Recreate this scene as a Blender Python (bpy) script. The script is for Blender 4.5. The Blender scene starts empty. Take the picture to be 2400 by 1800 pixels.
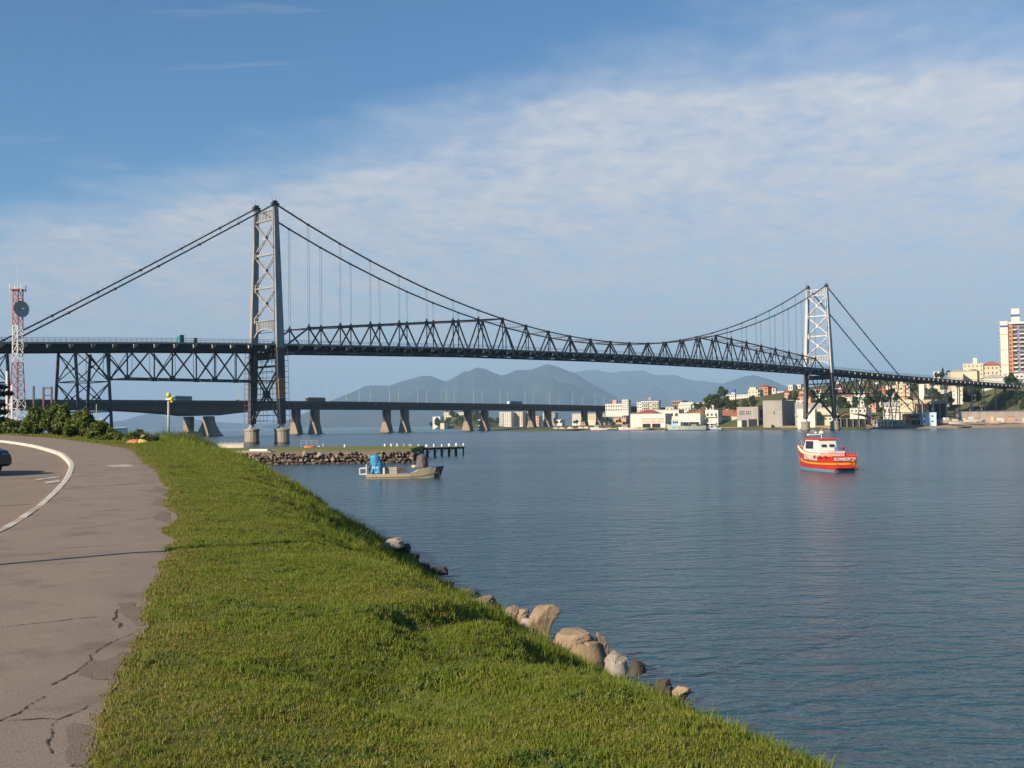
import bpy, bmesh, math, random
import numpy as np
from mathutils import Vector, Matrix, noise as mnoise

scene = bpy.context.scene
COL = scene.collection
R = math.radians
random.seed(7)
RNG = np.random.default_rng(11)

# ------------------------------------------------------------------ camera
EYE = Vector((0.0, 0.0, 5.0))
FPX, PITCH, ROLL = 2700.0, math.atan(96.0 / 2700.0), R(0.72)
_d = Vector((0, math.cos(PITCH), math.sin(PITCH)))
_u0 = Vector((0, -math.sin(PITCH), math.cos(PITCH)))
_r0 = Vector((1, 0, 0))
CR = _r0 * math.cos(ROLL) - _u0 * math.sin(ROLL)
CU = _u0 * math.cos(ROLL) + _r0 * math.sin(ROLL)
cam_data = bpy.data.cameras.new('camera')
cam_data.sensor_fit = 'HORIZONTAL'
cam_data.sensor_width = 36.0
cam_data.lens = 36.0 * FPX / 2400.0
cam_data.clip_start = 0.2
cam_data.clip_end = 60000.0
cam = bpy.data.objects.new('camera', cam_data)
m3 = Matrix((CR, CU, -_d)).transposed()
cam.matrix_world = Matrix.Translation(EYE) @ m3.to_4x4()
COL.objects.link(cam)
scene.camera = cam

# ------------------------------------------------------------------ light
SUN_AZ, SUN_EL = R(47.0), R(26.5)          # sun stands behind the viewer's left shoulder
sun_dir = Vector((-math.sin(SUN_AZ) * math.cos(SUN_EL), -math.cos(SUN_AZ) * math.cos(SUN_EL), math.sin(SUN_EL)))
sl = bpy.data.lights.new('sun', 'SUN')
sl.energy = 5.0
sl.angle = R(0.55)
sl.color = (1.0, 0.87, 0.68)
so = bpy.data.objects.new('sun', sl)
so.rotation_euler = sun_dir.to_track_quat('Z', 'Y').to_euler()
COL.objects.link(so)

scene.view_settings.view_transform = 'Standard'
scene.view_settings.look = 'None'
scene.view_settings.gamma = 1.0
scene.view_settings.exposure = 0.66
scene.view_settings.use_curve_mapping = False
scene.cycles.use_denoising = True
scene.cycles.max_bounces = 6
scene.cycles.diffuse_bounces = 2
scene.cycles.glossy_bounces = 3
scene.cycles.transmission_bounces = 3
scene.cycles.volume_bounces = 0
scene.cycles.transparent_max_bounces = 8
scene.cycles.caustics_reflective = False
scene.cycles.caustics_refractive = False

# ------------------------------------------------------------------ sky
world = bpy.data.worlds.new('World')
scene.world = world
world.use_nodes = True
nt = world.node_tree
for n in list(nt.nodes):
    nt.nodes.remove(n)


class NB:
    """small helper for wiring nodes"""
    def __init__(self, tree):
        self.t = tree

    def n(self, typ, **kw):
        nd = self.t.nodes.new(typ)
        for k, v in kw.items():
            setattr(nd, k, v)
        return nd

    def link(self, a, b):
        self.t.links.new(a, b)

    def _in(self, sock, v):
        if hasattr(v, 'is_output'):
            self.t.links.new(v, sock)
        elif v is not None:
            sock.default_value = v

    def math(self, op, a, b=None, c=None, clamp=False):
        nd = self.n('ShaderNodeMath', operation=op, use_clamp=clamp)
        for i, v in enumerate((a, b, c)):
            self._in(nd.inputs[i], v)
        return nd.outputs[0]

    def ramp(self, fac, stops, interp='LINEAR'):
        nd = self.n('ShaderNodeValToRGB')
        cr = nd.color_ramp
        cr.interpolation = interp
        while len(cr.elements) < len(stops):
            cr.elements.new(0.5)
        for e, (p, c) in zip(cr.elements, stops):
            e.position = p
            e.color = (c, c, c, 1) if isinstance(c, (int, float)) else (*c, 1)
        self._in(nd.inputs[0], fac)
        return nd.outputs[0]

    def mix(self, fac, a, b, blend='MIX'):
        nd = self.n('ShaderNodeMix', data_type='RGBA', blend_type=blend)
        self._in(nd.inputs[0], fac)
        for i, v in ((6, a), (7, b)):
            if isinstance(v, tuple) and len(v) == 3:
                v = (*v, 1)
            self._in(nd.inputs[i], v)
        return nd.outputs[2]

    def noise(self, vec, scale, detail=3.0, rough=0.55, dist=0.0, out=0):
        nd = self.n('ShaderNodeTexNoise')
        nd.inputs['Scale'].default_value = scale
        nd.inputs['Detail'].default_value = detail
        nd.inputs['Roughness'].default_value = rough
        nd.inputs['Distortion'].default_value = dist
        if vec is not None:
            self.link(vec, nd.inputs['Vector'])
        return nd.outputs[out]

    def mapping(self, vec, loc=(0, 0, 0), rot=(0, 0, 0), scale=(1, 1, 1)):
        nd = self.n('ShaderNodeMapping')
        self.link(vec, nd.inputs[0])
        nd.inputs['Location'].default_value = loc
        nd.inputs['Rotation'].default_value = rot
        nd.inputs['Scale'].default_value = scale
        return nd.outputs[0]

    def comb(self, x, y, z=0.0):
        nd = self.n('ShaderNodeCombineXYZ')
        for i, v in enumerate((x, y, z)):
            self._in(nd.inputs[i], v)
        return nd.outputs[0]


w = NB(nt)
sky = w.n('ShaderNodeTexSky', sky_type='NISHITA')
sky.sun_disc = False
sky.sun_elevation = SUN_EL
sky.sun_rotation = math.pi + SUN_AZ        # measured clockwise from +Y
sky.altitude = 10
sky.air_density = 1.0
sky.dust_density = 0.25
sky.ozone_density = 3.5
skyc = w.mix(1.0, sky.outputs[0], (0.036, 0.060, 0.072), 'MULTIPLY')
# a thin high sheet of cloud: the view direction is carried on to a level layer overhead
tc = w.n('ShaderNodeTexCoord')
sp = w.n('ShaderNodeSeparateXYZ')
w.link(tc.outputs['Generated'], sp.inputs[0])
zc = w.math('ADD', w.math('MAXIMUM', sp.outputs[2], 0.0), 0.10)
px = w.math('DIVIDE', sp.outputs[0], zc)
py = w.math('DIVIDE', sp.outputs[1], zc)
pl = w.comb(px, py, 0.0)
edge = w.math('SUBTRACT', w.math('MULTIPLY_ADD', px, 0.52, py), 2.60)
big = w.noise(w.mapping(pl, scale=(0.8, 1.0, 1), rot=(0, 0, R(-20))), 1.3, 5, 0.6)
edge2 = w.math('MULTIPLY_ADD', w.math('SUBTRACT', big, 0.5), 1.25, edge)
cover = w.ramp(w.math('MULTIPLY_ADD', edge2, 0.8, 0.35), [(0.12, 0.0), (0.40, 0.45), (0.62, 0.95), (1.0, 1.0)], 'EASE')
rip = w.noise(w.mapping(pl, scale=(1.45, 1.0, 1), rot=(0, 0, R(-14))), 2.6, 7, 0.58, 0.5)
rip2 = w.noise(w.mapping(pl, scale=(1.5, 1.25, 1), rot=(0, 0, R(-18))), 9.5, 4, 0.55, 0.3)
ripm = w.ramp(w.math('MULTIPLY_ADD', rip2, 0.48, w.math('MULTIPLY', rip, 0.56)), [(0.36, 0.0), (0.68, 1.0)])
body = w.math('MULTIPLY', cover, w.math('MULTIPLY_ADD', ripm, 0.52, 0.50))
wisp = w.noise(w.mapping(pl, scale=(0.5, 2.6, 1), rot=(0, 0, R(-16)), loc=(3.1, 1.7, 0)), 1.25, 6, 0.6, 0.4)
wispm = w.math('MULTIPLY', w.ramp(wisp, [(0.58, 0.0), (0.80, 0.55)]), 0.75)
alpha = w.math('MAXIMUM', body, wispm, clamp=True)
skyfade = w.ramp(sp.outputs[2], [(0.0, 0.92), (0.10, 0.96), (0.20, 1.0)])
alpha = w.math('MULTIPLY', alpha, skyfade)
lit = w.mix(w.ramp(sp.outputs[2], [(0.02, 0.0), (0.24, 1.0)]), (0.315, 0.315, 0.325), (0.45, 0.45, 0.465))
lay = w.mix(alpha, skyc, lit)
bg = w.n('ShaderNodeBackground')
bg.inputs['Strength'].default_value = 1.0
w.link(lay, bg.inputs[0])
wo = w.n('ShaderNodeOutputWorld')
w.link(bg.outputs[0], wo.inputs[0])


# ------------------------------------------------------------------ sight lines of the survey
def ray(U, V):
    return _d + CR * ((U - 1200.0) / FPX) + CU * (-(V - 900.0) / FPX)


def W(U, V, Y):
    """point seen at photo pixel (U, V) that stands Y metres out"""
    r = ray(U, V)
    return EYE + r * (Y / r.y)


def G(U, V, z=0.0):
    """point seen at photo pixel (U, V) that lies at level z"""
    r = ray(U, V)
    return EYE + r * ((z - EYE.z) / r.z)


def pix(p):
    q = Vector(p) - EYE
    f = q.dot(_d)
    return 1200 + FPX * q.dot(CR) / f, 900 - FPX * q.dot(CU) / f


def interp(x, xs, ys):
    return float(np.interp(x, xs, ys))


def sstep(x):
    x = min(1.0, max(0.0, x))
    return x * x * (3 - 2 * x)


# ------------------------------------------------------------------ materials
MATS = {}


def mat(name, col, rough=0.7, col2=None, nscale=1.0, namt=0.5, bump=0.0, bscale=20.0, metal=0.0, spec=0.4,
        speck=0.0, stains=None, stain_scale=0.6, stretch=(1, 1, 1), transl=None, detail=4):
    """principled paint, stone, soil or leaf with an uneven tint and fine relief"""
    if name in MATS:
        return MATS[name]
    m = bpy.data.materials.new(name)
    m.use_nodes = True
    t = m.node_tree
    b = NB(t)
    bs = t.nodes['Principled BSDF']
    bs.inputs['Roughness'].default_value = rough
    bs.inputs['Metallic'].default_value = metal
    bs.inputs['Specular IOR Level'].default_value = spec
    geo = b.n('ShaderNodeNewGeometry')
    pos = geo.outputs['Position']
    if stretch != (1, 1, 1):
        pos = b.mapping(pos, scale=stretch)
    c2 = col2 if col2 else tuple(c * 0.72 for c in col)
    f = b.ramp(b.noise(pos, nscale, detail, 0.6), [(0.5 - namt * 0.45, 0.0), (0.5 + namt * 0.45, 1.0)])
    c = b.mix(f, col, c2)
    if stains:
        sf = b.ramp(b.noise(b.mapping(pos, scale=(1, 1, 0.25)), stain_scale, 5, 0.65), [(0.52, 0.0), (0.72, 0.85)])
        c = b.mix(sf, c, stains)
    if speck > 0:
        c = b.mix(speck, c, b.ramp(b.noise(geo.outputs['Position'], 95.0, 3, 0.7), [(0.36, 0.30), (0.64, 1.0)]), 'MULTIPLY')
    b.link(c, bs.inputs['Base Color'])
    if bump > 0:
        bn = b.n('ShaderNodeBump')
        bn.inputs['Strength'].default_value = bump
        bn.inputs['Distance'].default_value = 0.02
        b.link(b.noise(geo.outputs['Position'], bscale, 4, 0.6), bn.inputs['Height'])
        b.link(bn.outputs[0], bs.inputs['Normal'])
    if transl:
        tr = b.n('ShaderNodeBsdfTranslucent')
        tr.inputs[0].default_value = (*transl, 1)
        mx = b.n('ShaderNodeMixShader')
        mx.inputs[0].default_value = 0.35
        b.link(bs.outputs[0], mx.inputs[1])
        b.link(tr.outputs[0], mx.inputs[2])
        b.link(mx.outputs[0], t.nodes['Material Output'].inputs[0])
    MATS[name] = m
    return m


# ------------------------------------------------------------------ mesh helpers
MW = {}


def mw(o):
    return MW.get(o.name, Matrix.Identity(4))


class MB:
    """collects shapes, then links them as one mesh object"""
    def __init__(self, M=None):
        self.v, self.f, self.M = [], [], M

    def add(self, vs, fs):
        k = len(self.v)
        if self.M is not None:
            vs = [self.M @ Vector(p) for p in vs]
        self.v.extend([Vector(p) for p in vs])
        self.f.extend([tuple(i + k for i in q) for q in fs])
        return self

    def box(self, a, b):
        x0, y0, z0 = a
        x1, y1, z1 = b
        return self.add([(x0, y0, z0), (x1, y0, z0), (x1, y1, z0), (x0, y1, z0), (x0, y0, z1), (x1, y0, z1), (x1, y1, z1), (x0, y1, z1)],
                        [(0, 3, 2, 1), (4, 5, 6, 7), (0, 1, 5, 4), (1, 2, 6, 5), (2, 3, 7, 6), (3, 0, 4, 7)])

    def frame(self, o, ex, ey, ez):
        """box from corner o along three edge vectors"""
        o, ex, ey, ez = Vector(o), Vector(ex), Vector(ey), Vector(ez)
        vs = [o, o + ex, o + ex + ey, o + ey]
        return self.add(vs + [p + ez for p in vs], [(0, 3, 2, 1), (4, 5, 6, 7), (0, 1, 5, 4), (1, 2, 6, 5), (2, 3, 7, 6), (3, 0, 4, 7)])

    def bar(self, p, q, wd, h=None, up=(0, 0, 1), w2=None, h2=None):
        p, q = Vector(p), Vector(q)
        h = wd if h is None else h
        w2 = wd if w2 is None else w2
        h2 = h if h2 is None else h2
        d = (q - p).normalized()
        s = d.cross(Vector(up))
        if s.length < 1e-4:
            s = d.cross(Vector((1, 0, 0)))
        s.normalize()
        n = s.cross(d).normalized()
        vs = []
        for c, a, b in ((p, wd, h), (q, w2, h2)):
            for i, j in ((-1, -1), (1, -1), (1, 1), (-1, 1)):
                vs.append(c + s * (a * i / 2) + n * (b * j / 2))
        return self.add(vs, [(0, 1, 2, 3), (7, 6, 5, 4), (0, 4, 5, 1), (1, 5, 6, 2), (2, 6, 7, 3), (3, 7, 4, 0)])

    def tube(self, p, q, r0, r1=None, n=8, caps=True):
        p, q = Vector(p), Vector(q)
        r1 = r0 if r1 is None else r1
        d = (q - p).normalized()
        s = d.cross(Vector((0, 0, 1)))
        if s.length < 1e-4:
            s = Vector((1, 0, 0))
        s.normalize()
        t = d.cross(s)
        vs = []
        for c, r in ((p, r0), (q, r1)):
            for i in range(n):
                a = 2 * math.pi * i / n
                vs.append(c + (s * math.cos(a) + t * math.sin(a)) * r)
        fs = [(i, (i + 1) % n, n + (i + 1) % n, n + i) for i in range(n)]
        if caps:
            fs += [tuple(range(n - 1, -1, -1)), tuple(range(n, 2 * n))]
        return self.add(vs, fs)

    def loft(self, rings, closed=True, caps=True):
        n = len(rings[0])
        vs = [p for r in rings for p in r]
        fs = []
        m = n if closed else n - 1
        for k in range(len(rings) - 1):
            for i in range(m):
                j = (i + 1) % n
                fs.append((k * n + i, k * n + j, (k + 1) * n + j, (k + 1) * n + i))
        if caps and closed:
            fs += [tuple(range(n - 1, -1, -1)), tuple(range((len(rings) - 1) * n, len(rings) * n))]
        return self.add(vs, fs)

    def lathe(self, c, prof, n=12):
        c = Vector(c)
        return self.loft([[c + Vector((r * math.cos(2 * math.pi * i / n), r * math.sin(2 * math.pi * i / n), z)) for i in range(n)] for r, z in prof])

    def ball(self, c, r, s=(1, 1, 1), n=10, m=6):
        prof = [[Vector(c) + Vector((r * s[0] * math.sin(math.pi * k / m) * math.cos(2 * math.pi * i / n),
                                     r * s[1] * math.sin(math.pi * k / m) * math.sin(2 * math.pi * i / n),
                                     -r * s[2] * math.cos(math.pi * k / m))) for i in range(n)] for k in range(1, m)]
        vs = [p for q in prof for p in q]
        fs = []
        for k in range(m - 2):
            for i in range(n):
                j = (i + 1) % n
                fs.append((k * n + i, k * n + j, (k + 1) * n + j, (k + 1) * n + i))
        a = len(vs)
        vs += [Vector(c) - Vector((0, 0, r * s[2])), Vector(c) + Vector((0, 0, r * s[2]))]
        for i in range(n):
            j = (i + 1) % n
            fs.append((j, i, a))
            fs.append(((m - 2) * n + i, (m - 2) * n + j, a + 1))
        return self.add(vs, fs)

    def hull(self, c, pts):
        bm = bmesh.new()
        for p in pts:
            bm.verts.new(Vector(c) + Vector(p))
        r = bmesh.ops.convex_hull(bm, input=bm.verts)
        bmesh.ops.delete(bm, geom=[g for g in r['geom_interior'] if isinstance(g, bmesh.types.BMVert)], context='VERTS')
        bm.verts.index_update()
        vs = [v.co.copy() for v in bm.verts]
        ix = {v: i for i, v in enumerate(bm.verts)}
        fs = [tuple(ix[v] for v in f.verts) for f in bm.faces]
        bm.free()
        return self.add(vs, fs)

    def build(self, name, material, parent=None, smooth=False, base=None):
        if base is None:
            a = np.array([(p.x, p.y, p.z) for p in self.v])
            lo, hi = a.min(0), a.max(0)
            base = Vector(((lo[0] + hi[0]) / 2, (lo[1] + hi[1]) / 2, lo[2] if parent is None else (lo[2] + hi[2]) / 2))
        me = bpy.data.meshes.new(name)
        me.from_pydata([p - base for p in self.v], [], self.f)
        me.materials.append(material)
        if smooth:
            me.polygons.foreach_set('use_smooth', [True] * len(me.polygons))
        me.update()
        return place(name, me, Matrix.Translation(base), parent)


def place(name, me, M, parent=None):
    o = bpy.data.objects.new(name, me)
    COL.objects.link(o)
    o.matrix_basis = M
    if parent is not None:
        o.parent = parent
        o.matrix_parent_inverse = mw(parent).inverted()
    MW[o.name] = M.copy()
    return o


def empty(name, loc, parent=None):
    M = Matrix.Translation(Vector(loc))
    o = place(name, None, M, parent)
    o.empty_display_size = 0.5
    return o


def tag(o, label=None, cat=None, group=None, kind=None):
    if label:
        o['label'] = label
    if cat:
        o['category'] = cat
    if group:
        o['group'] = group
    if kind:
        o['kind'] = kind
    return o


def thing(name, loc, label, cat, group=None):
    return tag(empty(name, loc), label, cat, group)


def np_mesh(name, verts, faces, materials, smooth=False, mat_index=None):
    """faces: (n,k) int array, all of one size"""
    me = bpy.data.meshes.new(name)
    verts = np.asarray(verts, dtype=np.float32)
    faces = np.asarray(faces, dtype=np.int32)
    nf, k = faces.shape
    me.vertices.add(len(verts))
    me.vertices.foreach_set('co', verts.ravel())
    me.loops.add(nf * k)
    me.loops.foreach_set('vertex_index', faces.ravel())
    me.polygons.add(nf)
    me.polygons.foreach_set('loop_start', np.arange(0, nf * k, k, dtype=np.int32))
    me.polygons.foreach_set('loop_total', np.full(nf, k, dtype=np.int32))
    if smooth:
        me.polygons.foreach_set('use_smooth', np.ones(nf, dtype=bool))
    for m in materials:
        me.materials.append(m)
    if mat_index is not None:
        me.polygons.foreach_set('material_index', np.asarray(mat_index, dtype=np.int32))
    me.update(calc_edges=True)
    return me


def grid_faces(nr, nc):
    i = np.arange(nr - 1)[:, None] * nc + np.arange(nc - 1)[None, :]
    i = i.ravel()
    return np.stack([i, i + 1, i + nc + 1, i + nc], 1)

# ================================================================== WATER
def water_material():
    m = bpy.data.materials.new('water')
    m.use_nodes = True
    t = m.node_tree
    b = NB(t)
    bs = t.nodes['Principled BSDF']
    bs.inputs['Roughness'].default_value = 0.20
    bs.inputs['IOR'].default_value = 1.333
    bs.inputs['Specular IOR Level'].default_value = 0.5
    geo = b.n('ShaderNodeNewGeometry')
    pos = geo.outputs['Position']
    big = b.noise(b.mapping(pos, scale=(0.35, 1, 1), rot=(0, 0, R(12))), 0.02, 3, 0.5)
    b.link(b.mix(b.ramp(big, [(0.3, 0.0), (0.7, 1.0)]), (0.024, 0.062, 0.084), (0.036, 0.078, 0.098)), bs.inputs['Base Color'])
    swell = b.noise(b.mapping(pos, scale=(0.55, 1, 1), rot=(0, 0, R(-8))), 0.9, 3, 0.55, 0.6)
    chop = b.noise(b.mapping(pos, scale=(0.7, 1, 1), rot=(0, 0, R(9))), 3.2, 3, 0.55, 0.4)
    fine = b.noise(b.mapping(pos, scale=(0.6, 1, 1), rot=(0, 0, R(-15))), 11.0, 2, 0.5)
    calm = b.ramp(b.noise(b.mapping(pos, scale=(0.25, 1, 1)), 0.03, 4, 0.62), [(0.32, 0.40), (0.64, 1.0)])
    h = b.math('MULTIPLY_ADD', chop, 0.27, b.math('MULTIPLY', swell, 0.85))
    h = b.math('MULTIPLY_ADD', fine, 0.035, h)
    h = b.math('MULTIPLY', h, calm)
    bn = b.n('ShaderNodeBump')
    bn.inputs['Strength'].default_value = 0.55
    bn.inputs['Distance'].default_value = 1.1
    b.link(h, bn.inputs['Height'])
    b.link(bn.outputs[0], bs.inputs['Normal'])
    return m


xs = np.concatenate([-np.geomspace(13000, 60, 14), np.linspace(-50, 50, 11), np.geomspace(60, 13000, 14)])
ys = np.concatenate([np.linspace(-60, 60, 7), np.geomspace(80, 29000, 18)])
XX, YY = np.meshgrid(xs, ys)
wme = np_mesh('water', np.stack([XX.ravel(), YY.ravel(), np.zeros(XX.size)], 1), grid_faces(len(ys), len(xs)), [water_material()], True)
tag(place('water', wme, Matrix.Identity(4)), 'grey blue rippled water of the strait', kind='structure')

# ================================================================== NEAR SHORE
S_Y = [-8, 0, 6, 13.3, 18, 23, 32, 42.5, 66.6, 100, 130, 144, 150, 157, 190, 230, 330, 420]
S_X = [10.8, 8.6, 6.6, 4.15, 2.2, 0.55, -1.8, -4.3, -11.3, -20.5, -28.5, -33.0, -36.5, -44, -58, -72, -112, -150]
P_Y = [-8, 0, 5.46, 6.96, 11, 15.8, 21.8, 32.0, 45, 58, 69, 87.5, 115, 135]
P_X = [0.2, -0.9, -2.0, -2.4, -3.43, -4.7, -6.45, -9.6, -14.4, -19.0, -24.0, -34.7, -51, -66]
K_Y = [-8, 0, 8, 13, 18.6, 22, 27, 34, 44.4, 56, 72, 84, 100, 125]
K_X = [-4.0, -4.9, -6.1, -7.1, -8.3, -9.3, -10.9, -13.2, -17, -22.0, -30, -37.5, -49, -72]
Z_Y = [-8, 18, 27, 34, 44, 56, 70, 85, 115, 160, 420]
Z_Z = [3.38, 3.4, 3.45, 3.58, 3.72, 3.95, 4.1, 4.4, 4.7, 4.2, 4.4]


def smooth_line(ky, kx):
    """a natural looking line through surveyed points"""
    yy = np.linspace(ky[0], ky[-1], 900)
    xx = np.interp(yy, ky, kx)
    step = yy[1] - yy[0]
    for y0, hw in ((26, 2.2), (60, 5.0)):
        n = max(1, int(hw / step))
        ker = np.ones(2 * n + 1) / (2 * n + 1)
        pad = np.concatenate([xx[0] + (xx[1] - xx[0]) * np.arange(-n, 0), xx, xx[-1] + (xx[-1] - xx[-2]) * np.arange(1, n + 1)])
        sm = np.convolve(pad, ker, 'valid')
        t = np.clip((yy - y0 * 0.4) / (y0 * 0.6), 0, 1)
        xx = xx * (1 - t) + sm * t
    return yy, xx


SHORE, PATHR, KERB, LEVEL = smooth_line(S_Y, S_X), smooth_line(P_Y, P_X), smooth_line(K_Y, K_X), smooth_line(Z_Y, Z_Z)


def at_line(line, y):
    return np.interp(y, line[0], line[1])


def nz(x, y, s, seed=0.0):
    return mnoise.noise(Vector((x * s + seed, y * s - seed * 0.7, seed * 1.3)))


def hollow(x, y):
    """a hollow added below the crest of the bank to put a shaded patch there"""
    wy = sstep((y - 5.5) / 3.0) * (1 - sstep((y - 13.0) / 5.0))
    if wy <= 0:
        return 0.0
    d = x - (-1.35 + (y - 9.0) * 0.12) + 0.6 * nz(x, y, 0.7, 33) + 0.25 * nz(x, y, 2.2, 39)
    return -wy * (0.17 + 0.22 * nz(x, y, 1.0, 36)) * (sstep(d / 0.7) - sstep((d - 0.9) / 2.6))


def ground_z(x, y):
    return ground_base(x, y) + (hollow(x, y) if 5.5 < y < 18 else 0.0)


def ground_base(x, y):
    zs = float(at_line(LEVEL, y))
    xs_ = float(at_line(SHORE, y)) + 0.35 * nz(0, y, 0.31, 3.0)
    wd = 5.6 + 0.5 * nz(1, y, 0.12, 9.0)
    wide = sstep((y - 28) / 55)
    wd += wide * max(0.0, xs_ - float(at_line(PATHR, y)) - 1.0 - wd) * 0.6
    xc = xs_ - wd
    lump = 0.075 * nz(x, y, 0.7, 1.0) + 0.025 * nz(x, y, 2.1, 5.0)
    if x <= xc:
        d = xc - x
        return zs - 0.10 * math.exp(-d / 1.3) + lump * min(1.0, max(0.0, (x - float(at_line(PATHR, y))) / 0.7))
    if x < xs_:
        t = (x - xc) / wd
        drop = (0.62 * sstep(t) + 0.38 * t) * (1 - wide) + sstep(t ** 1.45) * wide
        return zs - 0.10 - (zs - 0.55) * drop + lump * 1.3 + (0.16 * nz(x, y, 0.42, 12.0) + 0.20 * nz(x, y, 1.1, 15.0)) * math.sin(math.pi * t)
    return max(-1.6, 0.45 - (x - xs_) * 0.95)


def path_edge(y):
    return float(at_line(PATHR, y)) + 0.16 * nz(0, y, 0.9, 2) * min(1.4, 0.6 + y / 25) + 0.06 * nz(0, y, 2.7, 6) * max(0, 1 - y / 30) + 0.03 * nz(0, y, 5.0, 8) * max(0, 1 - y / 14)


def path_z(x, y):
    xr, xl = path_edge(y), float(at_line(KERB, min(y, 124))) + 0.12
    t = (x - xl) / (xr - xl)
    return float(at_line(LEVEL, y)) + 0.012 - sstep((t - 0.80) / 0.2) * 0.016 + 0.006 * nz(x, y, 0.5, 7) + 0.007 * nz(x, y, 1.7, 3) * sstep((t - 0.72) / 0.25)


def turf_rise(d):
    """the turf stands a little above the paving it has crept over; d metres from the path edge"""
    return -0.03 + 0.052 * sstep((d + 0.11) / 0.2) - 0.022 * sstep((d - 0.25) / 0.8)


def soil_material():
    m = mat('turf soil', (0.105, 0.125, 0.028), 0.95, (0.075, 0.088, 0.022), 6.0, 0.6, 0.6, 40.0, spec=0.1)
    return m


rows_y = np.concatenate([np.arange(-6, 12, 0.16), np.geomspace(12, 158, 190)])
cols_t = np.concatenate([np.linspace(0, 1, 62), np.linspace(1.03, 1.35, 8)])
vv = []
for y in rows_y:
    x0 = path_edge(y) - 0.35
    x1 = float(at_line(SHORE, y))
    for t in cols_t:
        x = x0 + (x1 - x0) * t if t <= 1 else x1 + (t - 1) * 9.0
        vv.append((x, y, ground_z(x, y) + turf_rise(x - x0 - 0.35)))
gme = np_mesh('grass_bank', vv, grid_faces(len(rows_y), len(cols_t)), [soil_material()], True)
tag(place('grass_bank', gme, Matrix.Identity(4)), 'grassy bank sloping from the path to the water', kind='structure')

# the island beyond the hedge, where the trestle and the mast stand
rows2 = np.concatenate([np.linspace(96, 158, 20), np.linspace(164, 420, 32)])
vv = []
for y in rows2:
    x1 = float(at_line(SHORE, y)) - (0.0 if y > 150 else 0.5)
    xl = -1.05 * y - 60
    if y <= 158:
        x1 = float(at_line(PATHR, min(y, 134))) - 0.2
    for t in np.linspace(0, 1, 30):
        x = xl + (x1 - xl) * t
        if y <= 158:
            z = float(at_line(LEVEL, y)) - 0.45 if x > float(at_line(KERB, min(y, 124))) - 9 else float(at_line(LEVEL, y)) - 0.02
        else:
            z = float(at_line(LEVEL, y)) * sstep((x1 - x) / 8.0) * 0.95 - 0.4
        vv.append((x, y, z + 0.1 * nz(x, y, 0.1, 4)))
gme = np_mesh('ground', vv, grid_faces(len(rows2), 30), [soil_material()], True)
tag(place('ground', gme, Matrix.Identity(4)), 'grassy island ground behind the hedge', kind='structure')

# ------------------------------------------------------------------ path, kerb, road
asph = mat('path asphalt', (0.320, 0.252, 0.196), 0.92, (0.262, 0.206, 0.162), 0.9, 0.7, 0.35, 120.0, spec=0.15, speck=0.55, stains=(0.165, 0.128, 0.102), stain_scale=1.1)
asph2 = mat('worn asphalt edge', (0.290, 0.228, 0.178), 0.95, (0.225, 0.176, 0.140), 3.0, 0.7, 0.8, 90.0, spec=0.12, speck=0.6)
crackm = mat('crack dark', (0.035, 0.028, 0.024), 0.95, (0.06, 0.05, 0.04), 8.0)
roadm = mat('road asphalt', (0.265, 0.20, 0.145), 0.92, (0.19, 0.152, 0.125), 0.4, 0.7, 0.4, 45.0, spec=0.15, stretch=(1, 0.4, 1))
kerbm = mat('kerb stone whitewash', (0.60, 0.56, 0.49), 0.85, (0.40, 0.36, 0.30), 2.2, 0.6, 0.5, 30.0, stains=(0.26, 0.22, 0.18), stain_scale=1.6)
kerbp = mat('kerb stone bare', (0.40, 0.34, 0.24), 0.9, (0.30, 0.25, 0.18), 2.0, 0.6, 0.6, 30.0)
whitep = mat('worn road paint white', (0.55, 0.50, 0.44), 0.85, (0.27, 0.225, 0.19), 5.0, 0.35)
yelp = mat('worn road paint yellow', (0.36, 0.25, 0.075), 0.85, (0.24, 0.19, 0.12), 4.0, 0.4)

py_ = np.concatenate([np.arange(-6, 20, 0.1), np.geomspace(20, 134, 170)])
vv = []
NC = 40
for y in py_:
    xr = path_edge(y)
    xl = float(at_line(KERB, min(y, 124))) + 0.12
    zs = float(at_line(LEVEL, y))
    for t in np.linspace(0, 1, NC):
        x = xl + (xr - xl) * t
        vv.append((x, y, path_z(x, y)))
pme = np_mesh('path', vv, grid_faces(len(py_), NC), [asph], True)
path = tag(place('path', pme, Matrix.Identity(4)), 'brown grey asphalt path curving along the bank', kind='structure')


def sheet(name, pts, material, parent, lift=0.006, zf=None):
    """a thin flat piece lying on the paving: outline of ground points"""
    b = MB()
    zf = zf or path_z
    cx, cy_ = sum(p[0] for p in pts) / len(pts), sum(p[1] for p in pts) / len(pts)
    n = len(pts)
    vs, fs = [], []
    for k in (1.0, 0.75, 0.5, 0.25, 0.03):
        for x, y in pts:
            X_, Y_ = cx + (x - cx) * k, cy_ + (y - cy_) * k
            vs.append((X_, Y_, zf(X_, Y_) + lift))
    for k in range(4):
        for i in range(n):
            j = (i + 1) % n
            fs.append((k * n + i, k * n + j, (k + 1) * n + j, (k + 1) * n + i))
    b.add(vs, fs)
    return b.build(name, material, parent)


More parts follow.
